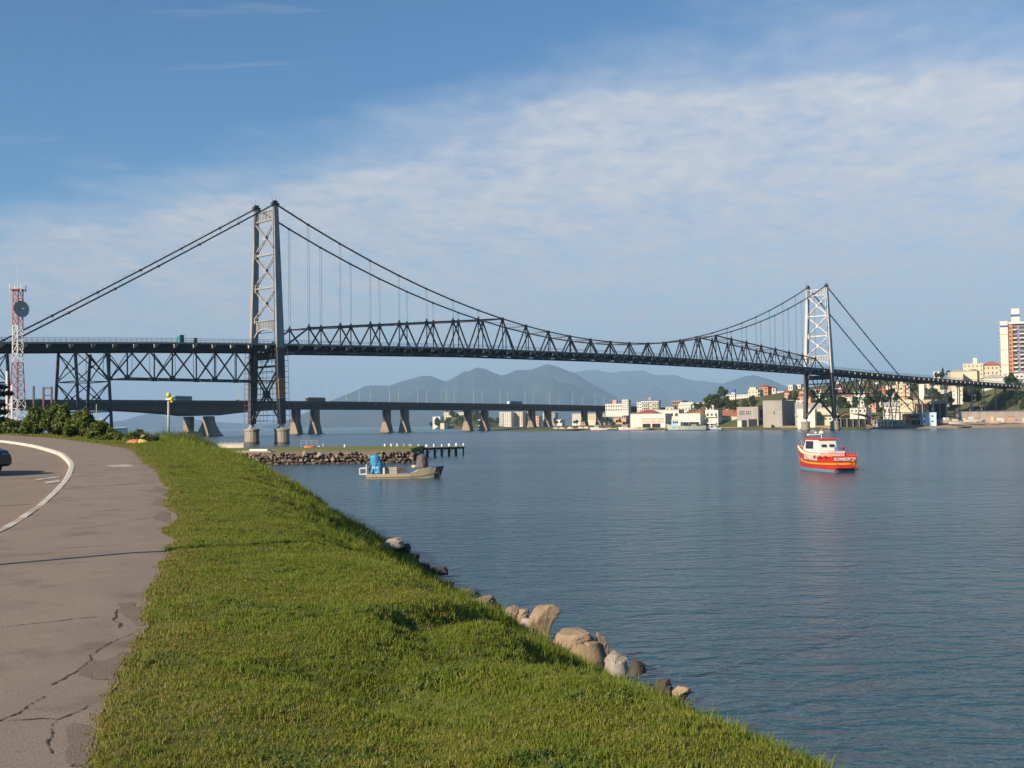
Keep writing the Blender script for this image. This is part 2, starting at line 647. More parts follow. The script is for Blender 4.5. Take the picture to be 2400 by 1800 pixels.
def ribbon(name, pts, wd, material, parent, lift=0.006, zf=None, jit=0.0):
    b = MB()
    zf = zf or path_z
    L, Rr = [], []
    for i, p in enumerate(pts):
        a = Vector(pts[max(0, i - 1)])
        c = Vector(pts[min(len(pts) - 1, i + 1)])
        d = (c - a).normalized()
        n = Vector((-d.y, d.x))
        k = wd * (0.5 + jit * (random.random() - 0.5)) * (0.35 if jit and i in (0, len(pts) - 1) else 1)
        q = Vector(p)
        L.append(q + n * k)
        Rr.append(q - n * k)
    vs = [(q.x, q.y, zf(q.x, q.y) + lift) for q in L + Rr]
    n = len(pts)
    b.add(vs, [(n + i, n + i + 1, i + 1, i) for i in range(n - 1)])
    return b.build(name, material, parent)


def gp(U, V, z=3.41):
    p = G(U, V, z)
    for _ in range(3):
        p = G(U, V, float(at_line(LEVEL, p.y)))
    return (p.x, p.y)


def crack(pxs, wd, jit=0.9):
    pts = []
    for a, b_ in zip(pxs[:-1], pxs[1:]):
        A, B_ = Vector(gp(*a)), Vector(gp(*b_))
        k = max(3, int((B_ - A).length / 0.025))
        for i in range(k):
            p = A.lerp(B_, i / k)
            pts.append((p.x + 0.035 * nz(p.x, p.y, 5.0, 2) + 0.012 * nz(p.x, p.y, 22.0, 3), p.y + 0.045 * nz(p.x, p.y, 5.0, 8) + 0.015 * nz(p.x, p.y, 22.0, 9)))
    ribbon('crack', pts, wd, crackm, path, 0.004, jit=jit)


crack([(311, 1481), (286, 1496), (248, 1514), (207, 1535), (209, 1550), (178, 1572), (150, 1590), (120, 1607), (112, 1612)], 0.009)
crack([(102, 1634), (85, 1647), (60, 1665), (40, 1676), (10, 1692), (0, 1697)], 0.009)
crack([(215, 1650), (190, 1665), (165, 1675), (135, 1687), (95, 1686), (40, 1692), (0, 1700)], 0.009)
crack([(135, 1687), (132, 1695), (120, 1737), (124, 1760), (123, 1770)], 0.009)
crack([(275, 1430), (265, 1452), (285, 1474)], 0.014)
crack([(180, 1790), (168, 1799)], 0.02)
# the slab joints that run across the path, and across the road beyond the kerb
for (a, b_, wd) in (((140, 1147), (370, 1130), 0.05), ((105, 1177), (340, 1166), 0.03), ((163, 1083), (300, 1080), 0.05), ((150, 1056), (250, 1055), 0.06),
                    ((150, 1287), (300, 1279), 0.018), ((0, 1475), (230, 1448), 0.012)):
    A, B_ = gp(*a), gp(*b_)
    pts = [(A[0] + (B_[0] - A[0]) * i / 24 + random.uniform(-.01, .01), A[1] + (B_[1] - A[1]) * i / 24 + random.uniform(-.02, .02)) for i in range(25)]
    ribbon('joint', pts, wd, crackm, path, 0.004, jit=0.8)
# broken patches of bare aggregate at the grass edge
for cen, ru, rv in (((275, 1570), 70, 38), ((330, 1440), 45, 22), ((215, 1745), 75, 42), ((378, 1175), 22, 9), ((382, 1212), 20, 12), ((372, 1147), 16, 6), ((300, 1420), 20, 8)):
    pts = []
    for i in range(22):
        a = 2 * math.pi * i / 22
        k = 1 + 0.28 * math.sin(3 * a + cen[0]) + random.uniform(-.12, .12)
        pts.append(gp(cen[0] + ru * k * math.cos(a), cen[1] + rv * k * math.sin(a)))
    pts = [(min(p[0], path_edge(p[1]) - 0.02), p[1]) for p in pts]
    if len(pts) > 4:
        sheet('bare_patch', pts[::-1], asph2, path, 0.0035)
mk = [gp(*q) for q in ((245, 1085), (300, 1080), (312, 1088), (300, 1090), (262, 1090))]
sheet('paint_mark', mk[::-1], whitep, path, 0.004)

KH = 0.13


def road_z(x, y):
    return float(at_line(LEVEL, y)) - KH


vv = []
for y in py_[py_ < 124]:
    xk = float(at_line(KERB, y))
    for t in np.linspace(0, 1, 10):
        x = xk - 9.5 * (1 - t) - 2.5 * (1 - t) * sstep((y - 30) / 40)
        vv.append((x, y, road_z(x, y) + 0.05 * (1 - abs(2 * t - 1)) + 0.004 * nz(x, y, 0.8, 2)))
rme = np_mesh('road', vv, grid_faces(int((py_ < 124).sum()), 10), [roadm], True)
road = tag(place('road', rme, Matrix.Identity(4)), 'brown asphalt road curving left past the path', kind='structure')


def rz(x, y):
    t = 1 - (float(at_line(KERB, y)) - x) / (9.5 + 2.5 * sstep((y - 30) / 40))
    return road_z(x, y) + 0.05 * (1 - abs(2 * t - 1))


for off, wd, m_, y0, y1 in ((-3.9, 0.11, yelp, 14, 90), (-4.15, 0.11, yelp, 14, 90)):
    ribbon('centre_line', [(float(at_line(KERB, y)) + off, y) for y in np.linspace(y0, y1, 60)], wd, m_, road, 0.012, rz)
for (a, b_, c, e) in (((83, 1123), (142, 1117), (142, 1119), (84, 1125)), ((105, 1128), (140, 1123), (141, 1127), (108, 1130))):
    q = [G(*p_, 3.5) for p_ in (a, b_, c, e)]
    sheet('paint_bar', [(p.x, p.y) for p in q][::-1], whitep, road, 0.014, rz)
crp = [gp(0, 1174), gp(83, 1168)]
ribbon('joint', [(crp[0][0] + (crp[1][0] - crp[0][0]) * i / 12, crp[0][1] + (crp[1][1] - crp[0][1]) * i / 12) for i in range(13)], 0.06, crackm, road, 0.012, rz, 0.5)
# verge on the far side of the road (outside the picture)
vv = []
yv = np.linspace(-6, 124, 60)
for y in yv:
    xk = float(at_line(KERB, y)) - 9.5 - 2.5 * sstep((y - 30) / 40)
    for t in (0, 0.5, 1):
        vv.append((xk - 30 * t, y, float(at_line(LEVEL, y)) - 0.06 + 0.3 * t))
tag(place('verge', np_mesh('verge', vv, grid_faces(60, 3)[:, ::-1], [soil_material()], True), Matrix.Identity(4)), 'grass verge across the road', kind='structure')

# kerb stones, one after another
kroot = tag(empty('kerb', (float(KERB[1][300]), float(KERB[0][300]), 3.4)), 'whitewashed kerb edging the curved path', kind='structure')
kd = [(float(x), float(y)) for y, x in zip(*KERB) if 7.5 < y < 122]
acc, seg, prev = 0.0, [kd[0]], kd[0]
stones = []
for p in kd[1:]:
    seg.append(p)
    acc += math.dist(p, prev)
    prev = p
    if acc >= 0.98:
        stones.append((seg[0], p))
        seg, acc = [p], 0.0
for i, (a, b_) in enumerate(stones):
    A = Vector((*a, float(at_line(LEVEL, a[1])) + 0.022))
    B_ = Vector((*b_, float(at_line(LEVEL, b_[1])) + 0.022))
    d = (B_ - A).normalized()
    n = Vector((-d.y, d.x, 0)).normalized()
    A, B_ = A + d * 0.012, B_ - d * 0.012
    dz = random.uniform(-0.008, 0.008)
    k = MB()
    rr = []
    for q in (A, B_):
        rr.append([q + n * 0.02 - Vector((0, 0, 0.20)), q - n * 0.15 - Vector((0, 0, 0.20)), q - n * 0.15 + Vector((0, 0, dz)),
                   q - n * 0.02 + Vector((0, 0, dz)), q + n * 0.015 + Vector((0, 0, dz - 0.03))])
    k.loft(rr)
    k.build('kerb_stone', kerbm if (a[1] > 24 or random.random() < 0.25) else kerbp, kroot)

# ================================================================== HILLS
hillm = mat('forested mountain', (0.024, 0.038, 0.026), 0.95, (0.050, 0.064, 0.040), 0.004, 0.6, spec=0.05)


def ridge(name, label, prof, Y, depth, seed, rough=1.0):
    us = np.arange(prof[0][0], prof[-1][0] + 0.1, 4.0)
    vs = np.interp(us, [p[0] for p in prof], [p[1] for p in prof])
    rows = np.linspace(-1, 0.8, 26)
    vv = []
    for r in rows:
        for U, V in zip(us, vs):
            top = W(U, V, Y)
            yy_ = Y + r * depth
            x = top.x * (1 + 0.25 * r * depth / Y)
            s = (1 - abs(r)) if r < 0 else (1 - r / 0.9) ** 1.3
            H = max(0.0, top.z)
            n1 = mnoise.fractal(Vector((x * 0.0012 + seed, yy_ * 0.0009, seed)), 1.0, 2.1, 5)
            n2 = abs(mnoise.noise(Vector((x * 0.0019 + seed * 3, yy_ * 0.0006, 0.4))))
            z = H * (s ** 0.85 if s > 0 else 0) + (n1 * 0.30 - n2 * 0.42 + 0.1) * H * (1 - s) * s * 2.4 * rough
            if abs(r) < 0.02:
                z = H + 6 * n1
            vv.append((x, yy_, max(-20, z - 15 * (1 - s))))
    o = place(name, np_mesh(name, vv, grid_faces(len(rows), len(us)), [hillm], True), Matrix.Identity(4))
    return tag(o, label, kind='structure')


ridge('mountain', 'long hazy blue mountain ridge with twin rounded peaks', [(690, 1010), (730, 975), (781, 938), (813, 925), (854, 905), (870, 903), (914, 903), (938, 894), (965, 887), (990, 880), (1011, 881), (1028, 888), (1043, 894),
      (1063, 885), (1087, 870), (1098, 871), (1117, 861), (1136, 864), (1152, 872), (1169, 878), (1180, 879), (1199, 872), (1210, 867), (1245, 866), (1264, 859), (1283, 853), (1307, 859),
      (1326, 867), (1343, 872), (1386, 898), (1424, 920), (1451, 935), (1500, 950), (1560, 970), (1640, 1000)], 15400, 4200, 2.0)
ridge('mountain', 'paler far ridge behind the concrete bridge end', [(1300, 900), (1343, 873), (1370, 868), (1397, 866), (1413, 870), (1432, 873), (1456, 870), (1508, 868), (1532, 878), (1560, 879), (1581, 878), (1603, 887),
      (1630, 891), (1682, 897), (1700, 900), (1760, 912), (1850, 930), (1950, 960), (2050, 1000)], 22400, 4600, 5.0)
ridge('mountain', 'pointed hazy hill behind the white hillside houses', [(1620, 960), (1660, 920), (1695, 899), (1722, 890), (1747, 882), (1767, 879), (1780, 882), (1798, 887), (1826, 899), (1836, 905), (1858, 907), (1900, 915), (2000, 925), (2150, 945), (2400, 970)], 17500, 3400, 8.0)
ridge('mountain', 'low hazy hill under the concrete bridge by the yellow lamp', [(120, 995), (200, 992), (257, 989), (281, 986), (301, 988), (321, 979), (353, 965), (373, 972), (390, 979), (405, 975), (434, 976), (463, 985), (520, 990), (580, 992), (640, 994), (720, 996), (800, 1002)], 18200, 3200, 11.0)
ridge('mountain', 'faint low coast along the horizon behind the piers', [(420, 1002), (520, 996), (640, 990), (700, 986), (780, 985), (860, 983), (940, 986), (1020, 990)], 21700, 2000, 14.0)

# ================================================================== FAR SHORE
F_U = [1000, 1250, 1400, 1560, 1640, 1780, 1900, 2000, 2100, 2250, 2330, 2400, 2700]
F_S = [960, 905, 858, 805, 770, 700, 655, 650, 655, 668, 678, 692, 730]
F_H = [0, 1.5, 2, 5, 20, 24, 33, 38, 40, 34, 27, 30, 32]
F_L = [200, 200, 200, 200, 170, 200, 330, 330, 330, 220, 120, 105, 105]
F_B = [-3, 1.0, 1.2, 1.4, 1.4, 1.4, 1.4, 1.4, 1.2, 1.0, 1.0, 1.0, 1.0]


def far_z(x, y):
    U = 1200 + FPX * x / y
    s = y - interp(U, F_U, F_S)
    h = interp(U, F_U, F_H)
    L = interp(U, F_U, F_L)
    base = interp(U, F_U, F_B)
    z = base * sstep((s + 1) / 5.0) - 1.5 * (1 - sstep((s + 4) / 5.0))
    return z + h * sstep((s - 18) / L) + (0.5 * nz(x, y, 0.03, 3) + 0.25 * nz(x, y, 0.11, 6)) * sstep((s - 20) / 60)


farm = mat('hillside scrub', (0.075, 0.115, 0.030), 0.95, (0.13, 0.105, 0.055), 0.05, 0.5, spec=0.05, stains=(0.19, 0.135, 0.085), stain_scale=0.03)
xs = np.arange(-30, 520, 6.0)
ys = np.concatenate([np.arange(630, 1000, 5.0), np.arange(1000, 1500, 20.0)])
vv = [(x, y, far_z(x, y)) for y in ys for x in xs]
tag(place('hillside', np_mesh('hillside', vv, grid_faces(len(ys), len(xs)), [farm], True), Matrix.Identity(4)), 'green hillside rising behind the waterfront town', kind='structure')
# low headland beyond the concrete bridges
vv = []
for y in np.linspace(1760, 2300, 28):
    for x in np.arange(-140, 420, 12.0):
        U = 1200 + FPX * x / y
        e = sstep((U - 1000) / 40)
        b_ = sstep((y - 1790) / 25)
        hill = 26 * math.exp(-((U - 1085) / 55.0) ** 2) * sstep((y - 1800) / 120)
        vv.append((x, y, -3 + e * b_ * (5.0 + hill)))
tag(place('headland', np_mesh('headland', vv, grid_faces(28, len(np.arange(-140, 420, 12.0))), [farm], True), Matrix.Identity(4)), 'low wooded headland beyond the concrete bridges', kind='structure')

# ================================================================== SUSPENSION BRIDGE
TL, TR = W(624, 812, 363.0), W(1919, 866, 600.0)
AX = Vector((TR.x - TL.x, TR.y - TL.y, 0))
SPAN = AX.length
AX.normalize()
SD = Vector((AX.y, -AX.x, 0))                    # towards the viewer's side


def B(t, s, z):
    return Vector((TL.x, TL.y, 0)) + AX * t + SD * s + Vector((0, 0, z))


D_T = [-200, -82, -40, 0, 87, SPAN / 2, SPAN - 87, SPAN, SPAN + 90, SPAN + 260]
D_Z = [24.2, 28.2, 29.9, 31.1, 33.0, 33.6, 33.2, 31.8, 29.9, 27.2]


def deck_z(t):
    return float(np.interp(t, D_T, D_Z))


NP = 27
PL = SPAN / NP
HW = 5.4                                         # half distance of the two trusses
ZTOP, ZMID = 75.3, 38.6
CH = (ZTOP - ZMID) / (SPAN / 2) ** 2


def chain_z(t):
    return ZMID + CH * (t - SPAN / 2) ** 2


steel = mat('bridge steel dark paint', (0.066, 0.066, 0.080), 0.6, (0.040, 0.040, 0.050), 0.35, 0.6, spec=0.35, stains=(0.10, 0.058, 0.036), stain_scale=0.30)
chainm = mat('eyebar steel', (0.05, 0.05, 0.062), 0.6, (0.034, 0.034, 0.042), 0.5, 0.5, spec=0.3)
silver = mat('tower aluminium paint', (0.32, 0.305, 0.30), 0.55, (0.25, 0.24, 0.24), 0.25, 0.6, spec=0.35, stains=(0.15, 0.12, 0.10), stain_scale=0.5)
silverw = mat('far tower white paint', (0.56, 0.53, 0.50), 0.55, (0.46, 0.43, 0.41), 0.25, 0.6, spec=0.35, stains=(0.34, 0.29, 0.26), stain_scale=0.3)
lowst = mat('tower lower steel', (0.105, 0.092, 0.098), 0.7, (0.075, 0.062, 0.066), 0.4, 0.6, spec=0.25, stains=(0.16, 0.085, 0.045), stain_scale=0.35)  # rust brown darkened further to carry the shade below deck
sunlit = mat('orange primer steel', (0.42, 0.22, 0.09), 0.75, (0.34, 0.17, 0.07), 0.4, 0.6)  # orange rust colour brightened to paint the gap of sunlight on the leg
deckm = mat('bridge deck dark', (0.050, 0.046, 0.048), 0.85, (0.032, 0.030, 0.032), 0.3, 0.6)
edgem = mat('bridge edge beam', (0.34, 0.31, 0.26), 0.8, (0.24, 0.22, 0.19), 0.3, 0.6)
railm = mat('bridge railing grey', (0.26, 0.26, 0.25), 0.7, (0.20, 0.20, 0.19), 0.3)
brackm = mat('bracket pale grey', (0.42, 0.39, 0.36), 0.75, (0.32, 0.29, 0.26), 0.5)
pierm = mat('pier concrete', (0.36, 0.30, 0.23), 0.9, (0.27, 0.22, 0.17), 0.5, 0.6, 0.4, 6.0, stains=(0.15, 0.115, 0.085), stain_scale=0.45)
tidem = mat('pier tide stain', (0.11, 0.085, 0.062), 0.9, (0.17, 0.13, 0.09), 0.8)
ropem = mat('hanger wire rope', (0.20, 0.20, 0.22), 0.6)

bridge = thing('suspension_bridge', B(SPAN / 2, 0, 0), 'long steel suspension bridge with two tall towers and dark truss deck', 'bridge')


def member(name, p, q, wd, h, m, par, up=(0, 0, 1), **kw):
    return MB().bar(p, q, wd, h, up, **kw).build(name, m, par)


# ---- towers
LEV = [(4.9, 8.5), (75.0, 5.35)]                 # height, half distance of the legs


def leg_s(z):
    return float(np.interp(z, [0, 4.9, 75], [8.7, 8.5, 5.35]))


def tower(t0, name, label):
    tw = empty('tower', B(t0, 0, 0), bridge)
    tw['label'] = label
    silver = globals()['silver'] if t0 == 0 else silverw
    Z = [5.6, 22.0, 31.0, 75.0]
    LL = [2.0, 2.6, 2.6, 1.45]
    for sd in (1, -1):
        # the leg in three lengths of plate: below deck, orange band with sunlight painted in, shaft above
        for (za, zb, m_, nm) in ((6.3, 14.0, lowst, 'lower_leg'), (14.0, 20.5, sunlit if (sd == 1 and t0 == 0) else lowst, 'middle_leg'), (20.5, 30.0, lowst, 'upper_leg'), (30.0, 74.6, silver, 'leg')):
            b = MB()
            rings = []
            for z in np.linspace(za, zb, 5):
                l = float(np.interp(z, Z, LL)) / 2
                c = leg_s(z)
                tr = float(np.interp(z, [5, 31, 75], [0.85, 0.75, 0.6]))
                rings.append([B(t0 + i * l, sd * (c + j * tr), z) for i, j in ((-1, -1), (1, -1), (1, 1), (-1, 1))])
            b.loft(rings)
            lg = b.build(nm, m_, tw)
            if nm == 'leg':
                # plate edge angles stand proud along the corners
                for i in (-1, 1):
                    e = MB()
                    e.bar(B(t0 + i * 1.28, sd * (leg_s(31) + 0.78), 31), B(t0 + i * 0.70, sd * (leg_s(74) + 0.63), 74.2), 0.16, 0.10, SD)
                    e.build('edge_angle', silver, lg)
        # saddle and finial
        b = MB()
        b.bar(B(t0 - 1.3, sd * 5.35, 75.1), B(t0 + 1.3, sd * 5.35, 75.1), 1.1, 1.0)
        b.bar(B(t0 - 0.7, sd * 5.35, 75.9), B(t0 + 0.7, sd * 5.35, 75.9), 0.8, 0.8)
        b.build('saddle', steel, tw)
        b = MB()
        for k in (-1.0, 0.0, 1.0):
            b.bar(B(t0 + k, sd * 5.5, 75.5), B(t0 + k * 1.6, sd * 5.9, 78.0), 0.07)
        b.build('antenna_rod', ropem, tw)
        # bearing shoe and pier
        b = MB()
        b.loft([[B(t0 + i * a, sd * (leg_s(5) + j * a), z) for i, j in ((-1, -1), (1, -1), (1, 1), (-1, 1))] for z, a in ((4.7, 1.35), (5.5, 0.6), (6.4, 0.55))])
        b.build('bearing_shoe', silver, tw)
        b = MB()
        c = B(t0, sd * leg_s(4), 0)
        b.lathe(c, [(2.42, -3.0), (2.36, 0.75), (2.33, 4.0), (2.52, 4.15), (2.52, 4.6), (2.3, 4.78)], 16)
        pr = b.build('pier', pierm, tw)
        MB().lathe(c, [(2.44, -0.4), (2.43, 0.55), (2.38, 0.70)], 16).build('tide_band', tidem, pr)
    # struts and cross bracing between the legs, every bar on its own
    zs = [70.3, 59.8, 49.3, 38.9]
    for z in zs[1:3]:
        member('strut', B(t0, -leg_s(z), z), B(t0, leg_s(z), z), 0.75, 0.65, silver, tw)
    for za, zb in zip(zs[:-1], zs[1:]):
        for k in (-1, 1):
            br = MB()
            p, q = B(t0, k * (leg_s(za) - 0.3), za - 0.3), B(t0, -k * (leg_s(zb) - 0.3), zb + 0.3)
            for o in (-0.42, 0.42):
                br.bar(p + AX * o, q + AX * o, 0.40, 0.16, AX)
            bo = br.build('brace', silver, tw)
            lc = MB()
            for i in range(14):
                a, c = p.lerp(q, i / 14), p.lerp(q, (i + 1) / 14)
                o = 0.36 if i % 2 else -0.36
                lc.bar(a + AX * o, c - AX * o, 0.07, 0.07)
            lc.build('lacing', silver, bo)
        cz = (za + zb) / 2
        MB().frame(B(t0 - 0.55, -0.62, cz - 0.75), AX * 1.1, SD * 1.24, (0, 0, 1.5)).build('gusset', silver, tw)
        for sd in (-1, 1):
            MB().frame(B(t0 - 0.5, sd * (leg_s(zb) - 0.75) - 0.55, zb - 0.7), AX * 1.0, SD * 1.1, (0, 0, 1.4)).build('gusset', silver, tw)
    # top and lower portals: two chords and upright panels
    for z0, z1, arch, n in ((70.6, 73.6, 0.0, 6), (36.2, 38.9, 2.6, 9)):
        sw = leg_s(z0) - 0.45
        member('portal_chord', B(t0, -sw, z1), B(t0, sw, z1), 0.75, 0.34, silver, tw)
        k = 10
        b = MB()
        for i in range(k):
            a0, a1 = -1 + 2 * i / k, -1 + 2 * (i + 1) / k
            h0, h1 = (z0 - arch * abs(a) ** 3.0 for a in (a0, a1))
            b.bar(B(t0, a0 * sw, h0), B(t0, a1 * sw, h1), 0.75, 0.42)
        b.build('portal_chord', silver, tw)
        for i in range(n + 1):
            a = -1 + 2 * i / n
            member('portal_post', B(t0, a * sw, z0 - arch * abs(a) ** 3.0), B(t0, a * sw, z1), 0.34, 0.6, silver, tw)
    # below deck
    member('strut', B(t0, -leg_s(29), 27.6), B(t0, leg_s(29), 27.6), 1.3, 2.2, lowst, tw)
    member('strut', B(t0, -leg_s(24), 24.3), B(t0, leg_s(24), 24.3), 0.9, 0.6, lowst, tw)
    for k in (-1, 1):
        for o in (-0.55, 0.55):
            member('brace', B(t0 + o, k * (leg_s(23) - 0.4), 23.6), B(t0 + o, -k * (leg_s(7.5) - 0.6), 7.6), 0.62, 0.18, lowst, tw, AX)
    MB().frame(B(t0 - 0.8, -0.95, 14.4), AX * 1.6, SD * 1.9, (0, 0, 2.4)).build('gusset', lowst, tw)
    return tw


tower(0.0, 'tower', 'nearer tower in pale grey paint with sunlit orange rust painted in below deck')
tower(SPAN, 'tower', 'farther white tower standing by the far shore')

# ---- stiffening truss, chains, hangers
truss = empty('stiffening_truss', B(SPAN / 2, 0, 33), bridge)
JN = 8


def top_z(k):
    if JN <= k <= NP - JN:
        return chain_z(k * PL)
    kk = k if k < JN else NP - k
    z8 = chain_z(JN * PL)
    return 36.9 + (z8 - 36.9) * (kk - 1) / (JN - 1)


def bot_z(t):
    return deck_z(t) - 2.3


for sd in (1, -1):
    s = sd * HW
    for k in range(1, NP):
        t = k * PL
        top = B(t, s, top_z(k))
        for o in (-0.5, 0.5):
            if o < 0 and k == 1 or o > 0 and k == NP - 1:
                continue
            tb = t + o * PL
            member('diagonal', top, B(tb, s, bot_z(tb)), 0.36, 0.46, steel, truss, SD)
        member('vertical_post', top, B(t, s, bot_z(t)), 0.22, 0.30, steel, truss, AX)
        if k < NP - 1 and not (JN <= k < NP - JN):
            member('top_chord', top, B(t + PL, s, top_z(k + 1)), 0.42, 0.50, steel, truss)
        MB().frame(B(t - 0.62, s - 0.28, top_z(k) - 0.75), AX * 1.24, SD * 0.56, (0, 0, 1.2)).build('gusset', steel, truss)
        if k <= JN - 1 or k >= NP - JN + 1:
            MB().frame(B(t - 0.22, s - 0.24, top_z(k) + 0.3), AX * 0.44, SD * 0.48, (0, 0, 0.9)).build('hanger_socket', steel, truss)
    member('end_post', B(PL, s, top_z(1)), B(0.8, s, bot_z(0)), 0.42, 0.48, steel, truss)
    member('end_post', B(SPAN - PL, s, top_z(NP - 1)), B(SPAN - 0.8, s, bot_z(SPAN)), 0.42, 0.48, steel, truss)
    member('top_tie', B(PL, s, top_z(1)), B(0.8, s, 35.2), 0.16, 0.20, steel, truss)
    for k in range(NP):
        member('bottom_chord', B(k * PL, s, bot_z(k * PL)), B((k + 1) * PL, s, bot_z((k + 1) * PL)), 0.42, 0.62, steel, truss)
# lateral struts and crosses over the roadway
for k in range(1, NP):
    t = k * PL
    member('sway_strut', B(t, -HW, top_z(k) - 0.1), B(t, HW, top_z(k) - 0.1), 0.26, 0.34, steel, truss)
    if k < NP - 1:
        for c in (-1, 1):
            member('sway_brace', B(t, c * HW, top_z(k) - 0.15), B(t + PL, -c * HW, top_z(k + 1) - 0.15), 0.12, 0.12, steel, truss)

for sd in (1, -1):
    s = sd * HW
    ch = empty('eyebar_chain', B(0, s, 75), bridge)
    nodes = [(k * PL, chain_z(k * PL)) for k in range(NP + 1)]
    pts = [B(t, s, z) for t, z in nodes]
    for k, (p, q) in enumerate(zip(pts[:-1], pts[1:])):
        member('eyebar', p, q, 0.42, 0.40, chainm, ch)
    for t_dir, t0 in ((-1, 0.0), (1, SPAN)):
        a = B(t0, s, ZTOP)
        n = 10
        prev = a
        for i in range(1, n + 1):
            d = 13.2 * i
            z = ZTOP - 0.566 * d - 0.9 * math.sin(math.pi * min(1, d / 120.0))
            if t_dir == 1 and z < 2.0:
                break
            q = B(t0 + t_dir * d, s, z)
            member('eyebar', prev, q, 0.42, 0.40, chainm, ch)
            MB().ball(q, 0.52, (1.0, 1.0, 0.8), 8, 5).build('pin_joint', chainm, ch)
            prev = q
    for k in range(1, NP):
        if k < JN or k > NP - JN:
            MB().ball(pts[k], 0.50, (1.0, 1.0, 0.8), 8, 5).build('pin_joint', chainm, ch)
            hb = MB()
            for o in (-0.32, 0.32):
                hb.bar(pts[k] + AX * o, B(k * PL, s, top_z(k) + 0.9) + AX * o, 0.075)
            hb.build('hanger', ropem, ch)
    # hand-rope stanchions standing on the chain
    st = MB()
    tt = list(np.arange(-96, -1.5, 3.2)) + list(np.arange(3, SPAN - 1, 3.4)) + list(np.arange(SPAN + 3, SPAN + 74, 3.6))
    for t in tt:
        if t < 0:
            z = ZTOP + 0.566 * t - 0.9 * math.sin(math.pi * min(1, -t / 120))
        elif t > SPAN:
            z = ZTOP - 0.566 * (t - SPAN) - 0.9 * math.sin(math.pi * min(1, (t - SPAN) / 120))
        else:
            z = float(np.interp(t, [q[0] for q in nodes], [q[1] for q in nodes]))
        for o in (-0.35, 0.35):
            st.bar(B(t, s + o, z), B(t, s + o * 1.6, z + 1.15), 0.045)
    tag(st.build('stanchions', ropem, ch), kind='stuff')

# ---- roadway
dk = empty('roadway', B(SPAN / 2, 0, 33), bridge)
T0, T1 = -190.0, SPAN + 252.0
tl = list(np.arange(T0, T1, PL / 2)) + [T1]
slab, e1, e2 = MB(), MB(), MB()
slab.loft([[B(t, a, deck_z(t) + b_) for a, b_ in ((-5.0, -0.55), (5.0, -0.55), (5.0, 0.0), (-5.0, 0.0))] for t in tl])
slab.build('road_slab', deckm, dk)
for sd in (1, -1):
    e = MB()
    e.loft([[B(t, sd * 6.9 + a, deck_z(t) + b_) for a, b_ in ((-0.9, -0.35), (0.55, -0.35), (0.55, 0.10), (-0.9, 0.10))] for t in tl])
    e.build('footway', edgem, dk)
    rl = MB()
    for za in (0.75, 1.25):
        rl.loft([[B(t, sd * 7.35 + a, deck_z(t) + za + b_) for a, b_ in ((-0.05, -0.05), (0.05, -0.05), (0.05, 0.05), (-0.05, 0.05))] for t in tl])
    for t in np.arange(T0, T1, 1.55):
        rl.bar(B(t, sd * 7.35, deck_z(t) + 0.1), B(t, sd * 7.35, deck_z(t) + 1.3), 0.07)
    rl.build('railing', railm, dk)
for i, t in enumerate(tl[:-1]):
    z = deck_z(t)
    bw = 5.2
    member('floor_beam', B(t, -bw, z - 1.35), B(t, bw, z - 1.35), 0.36, 1.5, deckm, dk)
    for sd in (1, -1):
        b = MB()
        b.loft([[B(t - 0.24, sd * 5.3, z - 0.38), B(t + 0.24, sd * 5.3, z - 0.38), B(t + 0.24, sd * 5.3, z - 1.55), B(t - 0.24, sd * 5.3, z - 1.55)],
                [B(t - 0.24, sd * 7.2, z - 0.38), B(t + 0.24, sd * 7.2, z - 0.38), B(t + 0.24, sd * 7.2, z - 0.95), B(t - 0.24, sd * 7.2, z - 0.95)]])
        b.build('bracket', brackm, dk)
for s in (-3.4, -1.2, 1.2, 3.4):
    st = MB()
    st.loft([[B(t, s + a, deck_z(t) + b_) for a, b_ in ((-0.15, -1.5), (0.15, -1.5), (0.15, -0.6), (-0.15, -0.6))] for t in tl])
    st.build('stringer', deckm, dk)
for k in range(NP):
    for c in (-1, 1):
        member('wind_brace', B(k * PL, c * HW, bot_z(k * PL) - 0.25), B((k + 1) * PL, -c * HW, bot_z((k + 1) * PL) - 0.25), 0.22, 0.18, deckm, dk)
for sd in (1, -1):
    for (ta, tb) in ((T0, -1.5), (SPAN + 1.5, T1)):
        g = MB()
        tk = [t for t in tl if ta < t < tb]
        tk = [ta] + tk + [tb]
        g.loft([[B(t, sd * 5.3 + a, deck_z(t) + b_) for a, b_ in ((-0.2, -2.35), (0.2, -2.35), (0.2, -0.56), (-0.2, -0.56))] for t in tk])
        g.build('plate_girder', deckm, dk)


